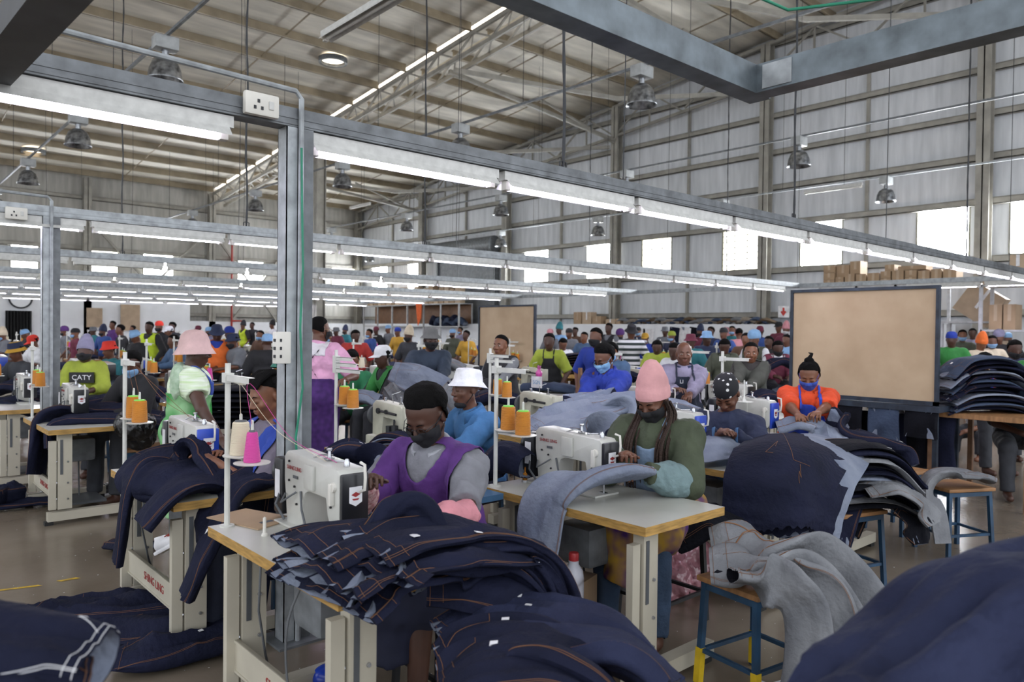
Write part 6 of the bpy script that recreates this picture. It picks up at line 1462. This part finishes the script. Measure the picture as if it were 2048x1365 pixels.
# --- orange polo table
jeans('pale denim piece at the hands of the woman in orange', [P(1555, 858, 5.9), P(1600, 848, 5.85), P(1650, 862, 5.75), P(1665, 890, 5.6)], .3, .1, M_inn, M_den, fold=.02, tags=0)
jeans('navy jeans leg trailing right off the table of the woman in orange', [P(1655, 850, 5.9), P(1700, 868, 5.75), P(1760, 885, 5.65), P(1805, 905, 5.6), P(1820, 935, 5.55)], [.3, .3, .25, .18, .14], .1, M_den, wdir=V3(-.1, -.9, -.2), fold=.018, tags=1)
jeans('crumpled navy jeans topping the slumped stool stack', [P(1660, 945, 4.9), P(1710, 930, 4.9), P(1770, 935, 4.85), P(1800, 950, 4.8)], [.25, .36, .34, .25], .1, M_den, M_inn, fold=.025, tags=1)
jeans('grey denim piece sliding off the slumped stool stack', [P(1720, 985, 4.6), P(1780, 975, 4.6), P(1840, 1005, 4.55), P(1866, 1050, 4.5)], [.3, .36, .3, .2], .05, M_grey, M_blk, fold=.02, tags=1)
jeans('black scrap hanging from the slumped stool stack', [P(1790, 1020, 4.6), P(1825, 1050, 4.55), P(1840, 1090, 4.5)], [.2, .24, .1], .03, M_blk, fold=.02, tags=0)
# --- grey jeans on the blue stools at the right front
G6 = [([(1425, 1105, 3.4), (1520, 1095, 3.35), (1620, 1120, 3.3), (1700, 1200, 3.2), (1755, 1320, 3.15), (1775, 1440, 3.1)], [.24, .28, .28, .3, .3, .28], 'rear one with an X of orange tape'),
      ([(1420, 1130, 3.25), (1510, 1130, 3.2), (1600, 1155, 3.15), (1665, 1240, 3.1), (1700, 1340, 3.05), (1700, 1460, 3.0)], [.2, .26, .26, .26, .26, .24], 'middle one'),
      ([(1465, 1150, 3.05), (1520, 1158, 3.05), (1575, 1180, 3.0), (1610, 1225, 2.98), (1615, 1330, 2.95), (1590, 1470, 2.95)], [.16, .22, .2, .18, .18, .16], 'front one with an open dark waist'),
      ([(1560, 1140, 3.15), (1640, 1190, 3.1), (1672, 1290, 3.02), (1670, 1400, 3.0)], [.2, .22, .2, .2], 'folded uppermost')]
def bands(o, st, paths, r=.0035):
    for pth in paths:
        m = MB(); st.seam(m, pth, r=r); q = bpy.data.objects.new('orange_band', m.mesh('orange_band', M_thr, True, 60, off=tuple(o.location))); COL.objects.link(q); setpar(q, o)
for i, (pts, w_, lab) in enumerate(G6):
    st = Strip([P(*q) for q in pts], w_, [.07] * (len(pts) - 2) + [.06, .05], V3(.35, -.85, 0), fold=.014, ff=(1.5, 4), ns=64, nc=44)
    o = garment('jeans', 'grey jeans draped over the near blue stool, ' + lab, 'jeans', [st], M_grey, M_blk)
    if i in (0, 2): bands(o, st, [[(5, 19), (16, 9)], [(5, 10), (16, 19)]])
jeans('grey jeans laid over the far blue stool with one leg to the floor', [P(1985, 965, 5.35), P(1940, 950, 5.4), P(1885, 950, 5.4), P(1862, 985, 5.25), P(1876, 1030, 5.2), P(1886, 1088, 5.15)], [.2, .3, .3, .24, .18, .15], [.05, .06, .06, .05, .04, .03], M_grey, M_den, wdir=[V3(.5, .8, 0), V3(.6, .8, 0), V3(.8, .5, 0), V3(.95, .2, 0), V3(.95, -.2, 0), V3(.9, -.3, 0)], fold=.014, tags=0)
# stools
put('stool', stool, (3.06, 1.76, 0), -.15, 'near blue stool with a wooden seat holding grey jeans, yellow taped legs')
st_ = [o for o in COL.objects if o.name.startswith('stool') and o.parent is None][-1]
M_tape = mat('yellow_tape', 'd8b620', .5, var=.15)
for x, y in ((-1, -1), (1, -1), (-1, 1), (1, 1)):
    m = MB(); m.obox((x * .183, y * .153, .17), (x * .19, y * .16, .01), .032, .032); m.build('leg_tape', M_tape, st_, smooth=False)
m = MB(); m.tube([(-.18, -.15, .14), (-.1, -.155, .10), (.05, -.155, .09), (.18, -.15, .12)], .007); m.build('rag_strip', M_tagw, st_)
put('stool', stool, (4.74, 2.13, 0), -.3, 'blue stool right of centre under the slumped denim stack')
put('stool', stool, (6.12, 1.93, 0), -.5, 'far blue stool under grey jeans at the right')
put('stool', stool, (6.45, 2.45, 0), -.2, 'blue stool behind the far grey jeans stool')
jeans('black denim bundle on the stool behind the pink beanie woman', [P(1340, 1075, 3.95), P(1410, 1045, 3.95), P(1475, 1075, 3.9)], .4, .16, M_blk, fold=.03, tags=0)
# piles on mid tables
for i, (px, py, D, mt) in enumerate(((560, 782, 8), (1130, 740, 9.3, ), (1215, 800, 6.2), (1300, 800, 6.0), (1340, 812, 6.0), (1530, 790, 7.6), (1470, 800, 7.2), (610, 850, 5.6), (300, 790, 7.6), (690, 830, 6.0), (440, 690, 10.5), (900, 720, 9.5), (960, 790, 6.5), (1250, 745, 9))) if False else enumerate([(a, b, c, d) for (a, b, c), d in zip(((560, 782, 8), (1215, 812, 6.2), (1300, 815, 6.0), (1345, 818, 6.0), (1535, 800, 7.6), (1470, 812, 7.2), (300, 790, 7.6), (720, 800, 7.2), (990, 800, 6.5), (1240, 752, 9), (900, 735, 9.5), (1560, 730, 10), (1340, 745, 10)), [M_blk, M_den, M_den, M_inn, M_den, M_den2, M_den, M_inn, M_den, M_den, M_grey, M_den, M_den] )]):
    jeans('crumpled denim bundle lying on one of the middle tables', [P(px - 34 * 8 / D, py + 4, D), P(px, py - 6, D), P(px + 34 * 8 / D, py + 5, D)], .34, .12, mt, M_inn, fold=.03, ns=30, nc=26, tags=0, group='denim bundles on the middle tables')
n_ = 0
for (tx, ty) in taken:
    if depth((tx, ty, .8)) > 8.5 and n_ < 70:
        n_ += 1; a = rnd.uniform(-.6, .6); c_ = V3(tx + .05, ty - .1, .84); d = V3(math.sin(a), math.cos(a), 0)
        jeans('denim bundle on a table of the distant rows', [c_ - d * .4 - V3(0, 0, .04), c_, c_ + d * .35 - V3(0, 0, .03)], .34, .13, [M_den, M_blk, M_inn, M_slate, M_den2][n_ % 5], M_inn, fold=.03, ns=12, nc=14, tags=0, stitch=False, group='denim bundles of the distant rows')
# ================================================================== boards, worktables, racks, boxes, small things
M_bframe = mat('board_frame', '2b3442', .5, metal=.2, var=.3, scale=10); M_board = mat('tan_board', 'bda689', .7, scale=2.2, col2='ab9275', det=8)
def board(X, y0, y1, z0, z1, lab, legs, lean=.0):
    t = thing('display_board', lab, 'board', (X, y0, 0))
    w_ = y1 - y0; m = MB(); m.box((0, 0, z0), (.02, w_, z1)); m.build('board_panel', M_board, t, smooth=False)
    m = MB()
    for a in ((-.02, -.03, z0 - .04, .03, 0, z1 + .03), (-.02, w_, z0 - .04, .03, w_ + .03, z1 + .03), (-.02, 0, z0 - .04, .03, w_, z0), (-.02, 0, z1, .03, w_, z1 + .03)): m.box(a[:3], a[3:])
    m.build('board_frame', M_bframe, t, smooth=False)
    for y in (-.01, w_ + .01):
        m = MB(); m.box((-.02, y - .02, 0), (.03, y + .02, z0)); m.build('leg', M_bframe, t, smooth=False)
        m = MB(); m.box((.55, y - .02, 0), (.59, y + .02, z0 - .05)); m.build('leg', M_bframe, t, smooth=False)
    m = MB(); m.box((-.06, -.06, z0 - .1), (.62, w_ + .06, z0 - .045)); m.build('shelf_top', M_bframe, t, smooth=False)
    return t
board(7.68, 2.60, 4.02, .97, 2.04, 'large tan board in a dark metal frame on legs, right of centre', True)
board(9.05, 9.55, 11.05, .92, 2.03, 'smaller tan board in a dark frame left of centre', True)
for i, (y, l, mt) in enumerate(((2.7, .3, M_blk), (3.05, .36, M_slate), (3.4, .3, M_blk), (3.7, .4, M_den), (3.9, .3, M_slate))):
    jeans('dark denim piece hanging under the large tan board', [V3(7.66, y, .92), V3(7.63, y, .92 - l / 2), V3(7.64, y, .92 - l)], .3, .03, mt, fold=.015, ns=16, nc=20, tags=0, wdir=V3(0, 1, 0), group='denim pieces hanging under the large board', stitch=False)
for i in range(7):
    y = 2.62 + i * .22; jeans('folded black denim under the large tan board', [V3(8.0, y, .3), V3(7.95, y, .55), V3(7.98, y, .8)], .24, .12, M_blk if i % 2 else M_den, fold=.02, ns=16, nc=20, tags=0, wdir=V3(.2, 1, 0), group='black denim under the large board', stitch=False)
# wooden worktables
def worktable(lab, x0, y0, x1, y1, z, legm, topm):
    t = thing('worktable', lab, 'table', (x0, y0, 0)); w_, l_ = x1 - x0, y1 - y0
    m = MB(); m.box((0, 0, z - .045), (w_, l_, z)); m.build('tabletop', topm, t, smooth=False)
    for a in (.03, w_ - .07):
        for b in (.03, l_ - .07): m = MB(); m.box((a, b, 0), (a + .045, b + .045, z - .045)); m.build('leg', legm, t, smooth=False)
    m = MB(); m.box((.05, .04, .28), (w_ - .05, .07, .31)); m.build('stretcher', legm, t, smooth=False); return t
M_brown = mat('rusty_brown', '7a5a42', .6, var=.2, scale=10)
worktable('brown legged worktable under the tall denim stack at the right', 7.85, 1.85, 9.1, 2.75, .86, M_brown, M_seat)
worktable('wooden worktable with dark jeans beside the smaller tan board', 9.1, 8.3, 10.6, 9.4, .85, M_cleg, M_ply2)
# steel slatted rack
t = thing('slatted_rack', 'narrow brown metal rack with short rungs left of the royal blue shirt', 'rack', P(1180, 810, 7.0)); t.location.z = 0
for y in (-.13, .13): m = MB(); m.box((-.015, y - .015, 0), (.015, y + .015, 1.25)); m.build('rack_post', M_brown, t, smooth=False)
for i in range(9): m = MB(); m.box((-.012, -.12, .2 + i * .12), (.012, .12, .225 + i * .12)); m.build('rung', M_brown, t, smooth=False)
# pink bottle
def bottle(name, lab, loc, mt, capm, s=1, jug=False):
    t = thing(name, lab, 'bottle', loc)
    m = MB(); m.lathe([(r * s, z * s) for r, z in ([(.034, 0), (.037, .01), (.037, .09), (.03, .11), (.036, .13), (.036, .15), (.016, .18), (.016, .19)] if not jug else [(.036, 0), (.04, .01), (.04, .12), (.036, .15), (.02, .175), (.02, .19)])], n=20); m.build('bottle_body', mt, t)
    m = MB(); m.lathe([(.019 * s, .19 * s), (.02 * s, .215 * s), (.017 * s, .22 * s)], n=16); m.build('bottle_cap', capm, t); return t
q = P(1078, 742, 9.9); bottle('water_bottle', 'translucent pink water bottle on the wooden worktable', (q.x, q.y, .86), mat('pink_bottle', 'c64f9c', .25), mat('pink_cap', 'a83f84', .4), 1.25)
m = MB(); m.box((q.x - .1, q.y - .16, .85), (q.x - .095, q.y + .04, 1.0)); t = thing('card_sign', 'white card with blue print hanging under the pink bottle', 'card'); m.build('card', M_tagw, t, smooth=False)
M = Matrix.Translation((q.x - .1, q.y - .06, .92)) @ Matrix(((0, 0, -1, 0), (-1, 0, 0, 0), (0, 1, 0, 0), (0, 0, 0, 1))); text('lettering', 'SGN', .07, mat('cyan_print', '2f8fc4'), M, t)
q = PZ(1153, 1195, 0.02); q = PH(1153, 3.55); bottle('milk_bottle', 'white plastic bottle with a red cap under the second table', (q.x, q.y, 0.27), mat('milk_plastic', 'c5c7d2', .35), mat('red_cap', 'b03034', .4), 1.25, True)
m = MB(); m.box((-.15, -.12, 0), (.15, .12, .27)); o = m.build('wooden_box', M_ply2, smooth=False); o.location = (q.x, q.y, 0); top(o, 'low wooden box under the white bottle below the second table', 'box')
q = PZ(1050, 965, TZ); 
t = thing('oil_bottle', 'tiny amber oil bottle on the second table beside the navy bundle', 'bottle', q); m = MB(); m.lathe([(.012, 0), (.013, .005), (.013, .045), (.005, .055), (.004, .075), (.001, .085)], n=14); m.build('bottle_body', M_org, t); m = MB(); m.lathe([(.013, 0), (.014, .012)], n=14); m.build('bottle_base', M_tagw, t)
# card on nearest table, peg
q = PZ(500, 1040, TZ); m = MB(); c_, s_ = math.cos(.3), math.sin(.3)
m.add([(q.x + a * c_ - b * s_, q.y + a * s_ + b * c_, TZ + z) for z in (.001, .006) for a, b in ((-.1, -.17), (.12, -.15), (.11, .16), (-.09, .17))], _cf); t = thing('cardboard_sheet', 'sheet of brown cardboard lying on the nearest sewing table', 'cardboard'); m.build('sheet', M_card, t, smooth=False)
m = MB(); m.add([(q.x + a, q.y + b, TZ + .0065) for a, b in ((.0, -.12), (.06, -.11), (.06, -.08), (.0, -.09))], [(0, 1, 2, 3)]); m.build('printed_mark', M_greyp, t, smooth=False)
q = PZ(529, 1072, TZ); m = MB(); m.lathe([(.013, 0), (.012, .008), (.007, .012), (.0065, .07), (.002, .075)], q, 14); top(m.build('spool_pin', M_plastic), 'small white bobbin pin standing on the nearest table', 'pin')
# loose threads from cones to machines
def thread(lab, pts, mt): m = MB(); m.tube(crm(np.array([tuple(p) for p in pts]), 24), .0012, 4); top(m.build('sewing_thread', mt), lab, 'thread')
a = V3(1.19, 3.1, TZ)
thread('cream thread rising from the cream cone', [a + V3(.03, -.065, .44), a + V3(.01, -.1, .6)], M_cream)
thread('cream thread slanting down to the nearest machine', [a + V3(.0, -.12, .61), a + V3(.1, -.25, .42), a + V3(.24, -.4, .30)], M_cream)
thread('pink thread slanting down to the nearest machine', [a + V3(.03, -.18, .42), a + V3(.0, -.22, .61), a + V3(.12, -.33, .4), a + V3(.26, -.45, .30)], M_pink)
b = V3(1.21, 4.7, TZ)
thread('brown thread crossing the apron of the pink hat woman', [b + V3(.03, -.18, .42), b + V3(0, -.2, .61), b + V3(.12, -.3, .42), b + V3(.26, -.4, .31)], M_thr)
thread('second brown thread beside the orange cones left of the pink hat', [b + V3(.03, -.065, .44), b + V3(0, -.1, .61), b + V3(.1, -.2, .5), b + V3(.26, -.32, .31)], M_thr)
# floor bits
for nm, px, py, sz in (('cardboard_box', 1005, 1185, .3), ('cardboard_box', 1110, 1175, .34)):
    q = PH(px, 3.95 if px < 1100 else 3.75); m = MB(); m.box((-sz / 2, -sz / 2, 0), (sz / 2, sz / 2, .36)); m.add([(-sz / 2, -sz / 2, .36), (sz / 2, -sz / 2, .36), (sz / 2, -sz * .8, .44), (-sz / 2, -sz * .8, .44)], [(0, 1, 2, 3), (3, 2, 1, 0)])
    t = thing(nm, 'open brown cardboard box under the second table, %s one' % ('left' if px < 1100 else 'right'), 'box', (q.x, q.y, 0), .3); m.build('box_body', M_card, t, smooth=False)
    m = MB(); m.lathe([(.04, 0), (.045, 0), (.045, .001), (.04, .001)], (-sz / 2 - .001, 0, .25), 20, axis=(-1, 0, 0)); e = m.build('round_emblem', M_greyp, t)
    text('lettering', 'G', .06, M_greyp, Matrix.Translation((-sz / 2 - .002, 0, .25)) @ Matrix(((0, 0, -1, 0), (-1, 0, 0, 0), (0, 1, 0, 0), (0, 0, 0, 1))), t)
M_foil = mat('pink_plastic_bag', 'b5808a', .25, var=.2, bump=.8, bscale=14, spec=.8)
S = SDF(); q = PZ(1345, 1155, .12); S.ell(q, (.16, .16, .13), None, .05); S.ell(q + V3(.15, -.05, .05), (.14, .12, .16), None, .05); S.ell(q + V3(-.12, .02, -.06), (.1, .1, .06), None, .04); V, F = S.mesh(.01, amp=.03, freq=14)
o = raw_obj('plastic_bag', V, F, M_foil, None, npv(q).astype(float), smooth=0); top(o, 'crumpled pink plastic bag on the floor behind the second table', 'bag')
S = SDF(); q = PZ(655, 1352, .07); S.ell(q, (.07, .06, .05), None, .02); V, F = S.mesh(.006); o = raw_obj('plastic_bag', V, F, mat('blue_plastic', '1f3fae', .25), None, npv(q).astype(float)); top(o, 'shiny blue plastic bag on the floor under the nearest table', 'bag')
S = SDF(); q = P(270, 850, 6.2); S.ell(q, (.14, .2, .12), None, .05); S.ell(q + V3(.1, .2, -.1), (.12, .16, .14), None, .05); V, F = S.mesh(.012, amp=.03, freq=12); o = raw_obj('plastic_bag', V, F, mat('black_plastic', '141416', .25, bump=.6, bscale=14), None, npv(q).astype(float), smooth=0); top(o, 'glossy black plastic bag beside the left aisle table', 'bag')
# shoes
def shoe(lab, loc, rz, mt, lace, pitch=0):
    t = thing('shoe', lab, 'shoe', loc, rz); t.rotation_euler = (pitch, 0, rz)
    S = SDF(); S.cap((0, -.08, .04), (0, .1, .035), .042, .034, .03); S.ell((0, .11, .03), (.045, .06, .032), None, .03); S.cap((0, -.07, .05), (0, -.06, .10), .04, .036, .02, True); V, F = S.mesh(.006); raw_obj('shoe_upper', V, F, mt, t)
    m = MB(); m.rbox((-.045, -.125, -.005), (.045, .165, .022), .012); m.build('sole', M_tagw, t)
    m = MB()
    for i in range(4): m.tube([(-.03, .0 + i * .025, .078 - i * .006), (0, .01 + i * .025, .085 - i * .007), (.03, .0 + i * .025, .078 - i * .006)], .004)
    m.build('laces', lace, t)
q = PZ(345, 1128, .06); shoe('white trainer with red laces under the table of the woman with braids', (q.x, q.y, .17), -2.6, M_tagw, M_red, .5)
q = PZ(438, 1155, .03); shoe('second white trainer standing on the floor behind the jeans', (q.x, q.y, 0), -2.6, M_tagw, M_tagw)
q = PZ(1190, 1210, .03); shoe('black trainer beneath the second table', (q.x, q.y, 0), 1.9, M_blkp, mat('pink_lace', 'c58a94'))
q = PZ(205, 985, .03); shoe('black canvas shoe of the man in the left aisle', (q.x, q.y, 0), 1.8, M_blkp, M_tagw)
q = PZ(222, 975, .03); shoe('second black canvas shoe of the man in the left aisle', (q.x, q.y, 0), 1.7, M_blkp, M_tagw)
# painted line on the floor
a, b = PZ(-120, 1195, 0), PZ(76, 1171, 0); c_, d_ = PZ(112, 1163, 0), PZ(152, 1156, 0); wv_ = V3(.02, -.03, 0)
m = MB()
for p_, q_ in ((a, b), (c_, d_)): m.add([(p_.x, p_.y, .002), (q_.x, q_.y, .002), (q_.x + .02, q_.y - .035, .002), (p_.x + .02, p_.y - .035, .002)], [(0, 3, 2, 1)])
t = struct(m.build('trim_20', mat('yellow_paint', 'c9a41e', .5, var=.3, scale=20), smooth=False))
# lint on the floor
M_lint = M_tagw; m = MB(); rnd.seed(5)
for i in range(260):
    px, py = rnd.uniform(0, 2040), rnd.uniform(960, 1360); q = PZ(px, py, .002); s_ = rnd.uniform(.002, .006); a = rnd.random() * 3
    m.add([(q.x + s_ * math.cos(a + k * 1.57), q.y + s_ * math.sin(a + k * 1.57) * .6, .003) for k in range(4)], [(0, 1, 2, 3)])
tag(m.build('lint', M_lint, smooth=False), 'white lint and paper bits scattered over the concrete floor', 'lint', kind='stuff')
# blue topped board between the first two tables
m = MB(); m.box((1.75, 2.85, .74), (2.5, 3.5, .77)); o = m.build('work_surface', mat('blue_laminate', '3f6486', .4), smooth=False); top(o, 'blue work surface between the purple smock and the braids tables', 'table')
m = MB()
# --- racks and cardboard boxes along the right wall
M_rack = mat('rack_white', 'b9babd', .5)
def rack(lab, y0, y1, x, zs, ztop, bays, back=None):
    t = thing('storage_rack', lab, 'rack', (x, y0, 0)); w_ = y1 - y0
    for i in range(bays + 1):
        for dx in (0, .7): m = MB(); y = w_ * i / bays; m.box((dx - .03, y - .03, 0), (dx + .03, y + .03, ztop)); m.build('rack_post', M_rack, t, smooth=False)
    for z in zs: m = MB(); m.box((-.03, 0, z - .04), (.73, w_, z)); m.build('shelf', M_rack, t, smooth=False)
    if back: m = MB(); m.box((.66, 0, .2), (.68, w_, ztop)); m.build('back_panel', back, t, smooth=False)
    return t
def cbox(lab, loc, sx, sy, sz, grp, mt=None, rz=0, tape=True):
    t = thing('cardboard_box', lab, 'box', loc, rz, grp); m = MB(); m.box((-sx / 2, -sy / 2, 0), (sx / 2, sy / 2, sz)); m.build('box_body', mt or M_card, t, smooth=False)
    if tape: m = MB(); m.box((-sx / 2 - .003, -.03, sz * .35), (-sx / 2, .03, sz + .002)); m.box((-sx / 2, -.03, sz), (sx / 2, .03, sz + .003)); m.build('tape', M_card2 if mt is None else M_tagw, t, smooth=False)
    return t
XR = 18.6
yA = PX(1935, 600, XR).y; yB_ = PX(1640, 600, XR).y
rack('white metal rack carrying a row of cardboard boxes behind the large tan board', yA + .6, yB_, XR, (.9, 1.9, 2.78), 2.78, 3)
x = 1650; i = 0
for (x0, x1, yt) in ((1645, 1668, 532), (1669, 1686, 555), (1688, 1708, 548), (1710, 1731, 548), (1733, 1757, 546), (1759, 1780, 543), (1782, 1806, 541), (1808, 1832, 541), (1834, 1858, 541), (1860, 1882, 538), (1884, 1912, 538)):
    a = PX(x0, 575, XR); b = PX(x1, 575, XR); zt = PX(x0, yt, XR).z; zb = 2.78; n = 3 if i in (0, 1) else 2 if i in (5, 7) else 1
    for j in range(n): cbox('brown cardboard box in the long row on top of the rack', (XR + .25, (a.y + b.y) / 2, zb + (zt - zb) / n * j), .45, abs(a.y - b.y) * .94, (zt - zb) / n * .97, 'boxes in the long row on the rack')
    i += 1
for (x0, x1, yb, yt) in ((1668, 1695, 555, 531), (1695, 1717, 548, 523), (1765, 1785, 543, 530), (1790, 1850, 541, 533)):
    a = PX(x0, 575, XR); b = PX(x1, 575, XR); zt = PX(x0, yt, XR).z; zb = PX(x0, yb, XR).z; cbox('cardboard box lying on top of the long row of boxes', (XR + .3, (a.y + b.y) / 2, zb), .4, abs(a.y - b.y) * .94, zt - zb, 'boxes on top of the long row')
# far right rack with boxes
XR2 = 17.0; y1 = PX(1962, 600, XR2).y
rack('white rack frame with shelves at the far right edge', y1 - 3.2, y1, XR2, (1.0, 1.72, 2.62), 2.62, 2)
for i, (x0, x1, yt, yb) in enumerate(((1962, 1984, 560, 598), (1986, 2010, 545, 598), (2012, 2040, 545, 598), (2042, 2075, 545, 598), (1962, 1986, 530, 558), (2014, 2050, 510, 544), (1975, 2003, 612, 645), (1975, 2003, 645, 672), (2004, 2030, 620, 650))):
    a = PX(x0, 600, XR2); b = PX(x1, 600, XR2); zt = PX(x0, yt, XR2).z; zb = PX(x0, yb, XR2).z
    if i in (0, 1, 2, 3): zb = 2.62
    if i in (4, 5): zb = PX(x0, (560, 545)[i - 4], XR2).z
    if i > 5: zb = 1.72 if i != 7 else 1.0
    cbox('brown cardboard box stored on the far right rack', (XR2 + .3, (a.y + b.y) / 2, zb), .45, abs(a.y - b.y) * .92, max(zt - zb, .25) if i < 6 else .5, 'boxes on the far right rack', M_card2 if i % 2 else None)
q = PX(1938, 585, 17.9); cb = cbox('large cardboard box leaning tilted between the two racks', (18.02, q.y, 1.98), .3, .75, .7, None, M_card2); cb.rotation_euler = (.6, 0, 0)
m = MB(); m.box((17.75, q.y - .5, 1.86), (18.3, q.y + .5, 1.9)); 
for y in (q.y - .48, q.y + .44): m.box((17.75, y, 0), (17.79, y + .04, 1.86)); m.box((18.26, y, 0), (18.3, y + .04, 1.86))
top(m.build('box_stand', M_rack, smooth=False), 'plain shelf stand under the tilted cardboard box', 'shelf')
# brown cell shelves far back
XR3 = 19.7
ya2, yb2 = PX(918, 620, XR3).y, PX(728, 620, XR3).y
rack('long brown backed storage rack by the roller door', ya2, yb2, XR3, (.9, 1.75, 2.75), 2.75, 6, mat('brown_board', '6a4526', .6))
n = 20
for i in range(n):
    y = yb2 - (yb2 - ya2) * (i + .5) / n; cbox('small cardboard file box standing on the brown rack', (XR3 + .2, y, 2.75), .3, (yb2 - ya2) / n * .85, .62 + .1 * (i % 3), 'file boxes on the brown rack', M_card2 if i % 2 else None, tape=False)
for i in range(6):
    y = ya2 + .25 + i * .35; S_ = Strip([(XR3 + .3, y - .3, 1.85), (XR3 + .2, y, 2.0 + .1 * (i % 2)), (XR3 + .3, y + .3, 1.85)], .4, .3, fold=.05, ns=12, nc=14); garment('cloth_bundle', 'dark cloth bundle on the right cells of the brown rack', 'cloth', [S_], M_den if i % 2 else M_slate, None, False, 'bundles on the brown rack')
q = PX(823, 625, 19.2); m = MB(); m.add([(19.2, q.y + .25, 2.9), (19.2, q.y - .25, 2.75), (19.2, q.y - .2, 2.1), (19.2, q.y + .05, 1.75)] + [(19.22, q.y + .25, 2.9), (19.22, q.y - .25, 2.75), (19.22, q.y - .2, 2.1), (19.22, q.y + .05, 1.75)], [(0, 1, 2, 3), (7, 6, 5, 4), (0, 4, 5, 1), (1, 5, 6, 2), (2, 6, 7, 3), (3, 7, 4, 0)]); top(m.build('orange_flag', C_('flag_orange', 'e0642a')), 'orange cloth flag hanging before the brown rack', 'flag')
for nm in ('orange_flag',): bpy.data.objects[nm].location.x = .38
# boxes and cloth on top of the low white wall
for i, (x0, x1, yt) in enumerate(((1152, 1168, 625), (1169, 1188, 625), (1189, 1208, 633), (1216, 1236, 639), (1236, 1246, 638))):
    a = PX(x0, 650, XW - .6); b = PX(x1, 650, XW - .6); zt = PX(x0, yt, XW - .6).z; cbox('cardboard box on the low white wall, %s from the left' % ['first', 'second', 'third', 'fourth', 'fifth'][i], (XW - .6, (a.y + b.y) / 2, 1.86), .3, abs(a.y - b.y) * .92, zt - 1.86, None, M_card2 if i in (1, 3) else None)
for i in range(16):
    px = 1248 + i * 19; q = PX(px, 650, XW - .62); S_ = Strip([(q.x, q.y - .35, 1.9), (q.x - .05, q.y, 1.96 + .08 * rnd.random()), (q.x, q.y + .35, 1.9)], .22, .12, fold=.04, ns=10, nc=12); garment('cloth_bundle', 'grey and brown cloth rolled on the low white wall', 'cloth', [S_], [M_grey, C_('dust_cloth', '8a8074'), M_slate, C_('brown_cloth', '5b4a38')][i % 4], None, False, 'cloth rolls on the low white wall')
# hanging clothes and papers on the low wall
for i, px in enumerate((1352, 1372, 1392, 1462)):
    q = PX(px, 672, XW - .85); m = MB(); S_ = Strip([(q.x, q.y, 1.75), (q.x, q.y + .05, 1.3), (q.x, q.y, .9)], .45, .08, wdir=(0, 1, 0), fold=.03, ns=12, nc=14)
    garment('hanging_garment', '%s garment hung on the low white wall above the crowd' % ['dark', 'white', 'black', 'pink'][i], 'garment', [S_], [M_den, M_tagw, M_blk, col('pink')][i], None, False)
for i, px in enumerate((1258, 1278, 1295)):
    q = PX(px, 672, XW - .78); m = MB(); m.box((XW - .77, q.y - .25, 1.2), (XW - .76, q.y + .2, 1.7)); top(m.build('paper_notice', M_tagw, smooth=False), 'sheet of paper pinned on the low white wall, %s' % ['left', 'middle', 'right'][i], 'paper')
# wires on the floor near the first table
for i, pts in enumerate((([PZ(480, 1235, .01), PZ(520, 1255, .01), PZ(600, 1262, .01), PZ(660, 1230, .01)]), ([PZ(50, 960, .01), PZ(60, 1000, .01), PZ(120, 985, .01), PZ(190, 975, .01)]))):
    m = MB(); m.tube(crm(np.array([tuple(p) for p in pts]), 20), .004, 6); top(m.build('power_cable', M_greyp), ['grey cable on the floor behind the nearest table', 'grey cable looping on the floor at the left aisle'][i], 'cable')
m = MB(); pts = [V3(1.16, 2.35, .74), V3(1.1, 2.34, .6), V3(1.09, 2.3, .4), V3(1.12, 2.22, .22), V3(1.17, 2.2, .25), V3(1.2, 2.22, .35)]; m.tube(crm(np.array([tuple(p) for p in pts]), 30), .004, 6); top(m.build('power_cable', M_greyp), 'pale cable hanging in a loop at the nearest table leg', 'cable')
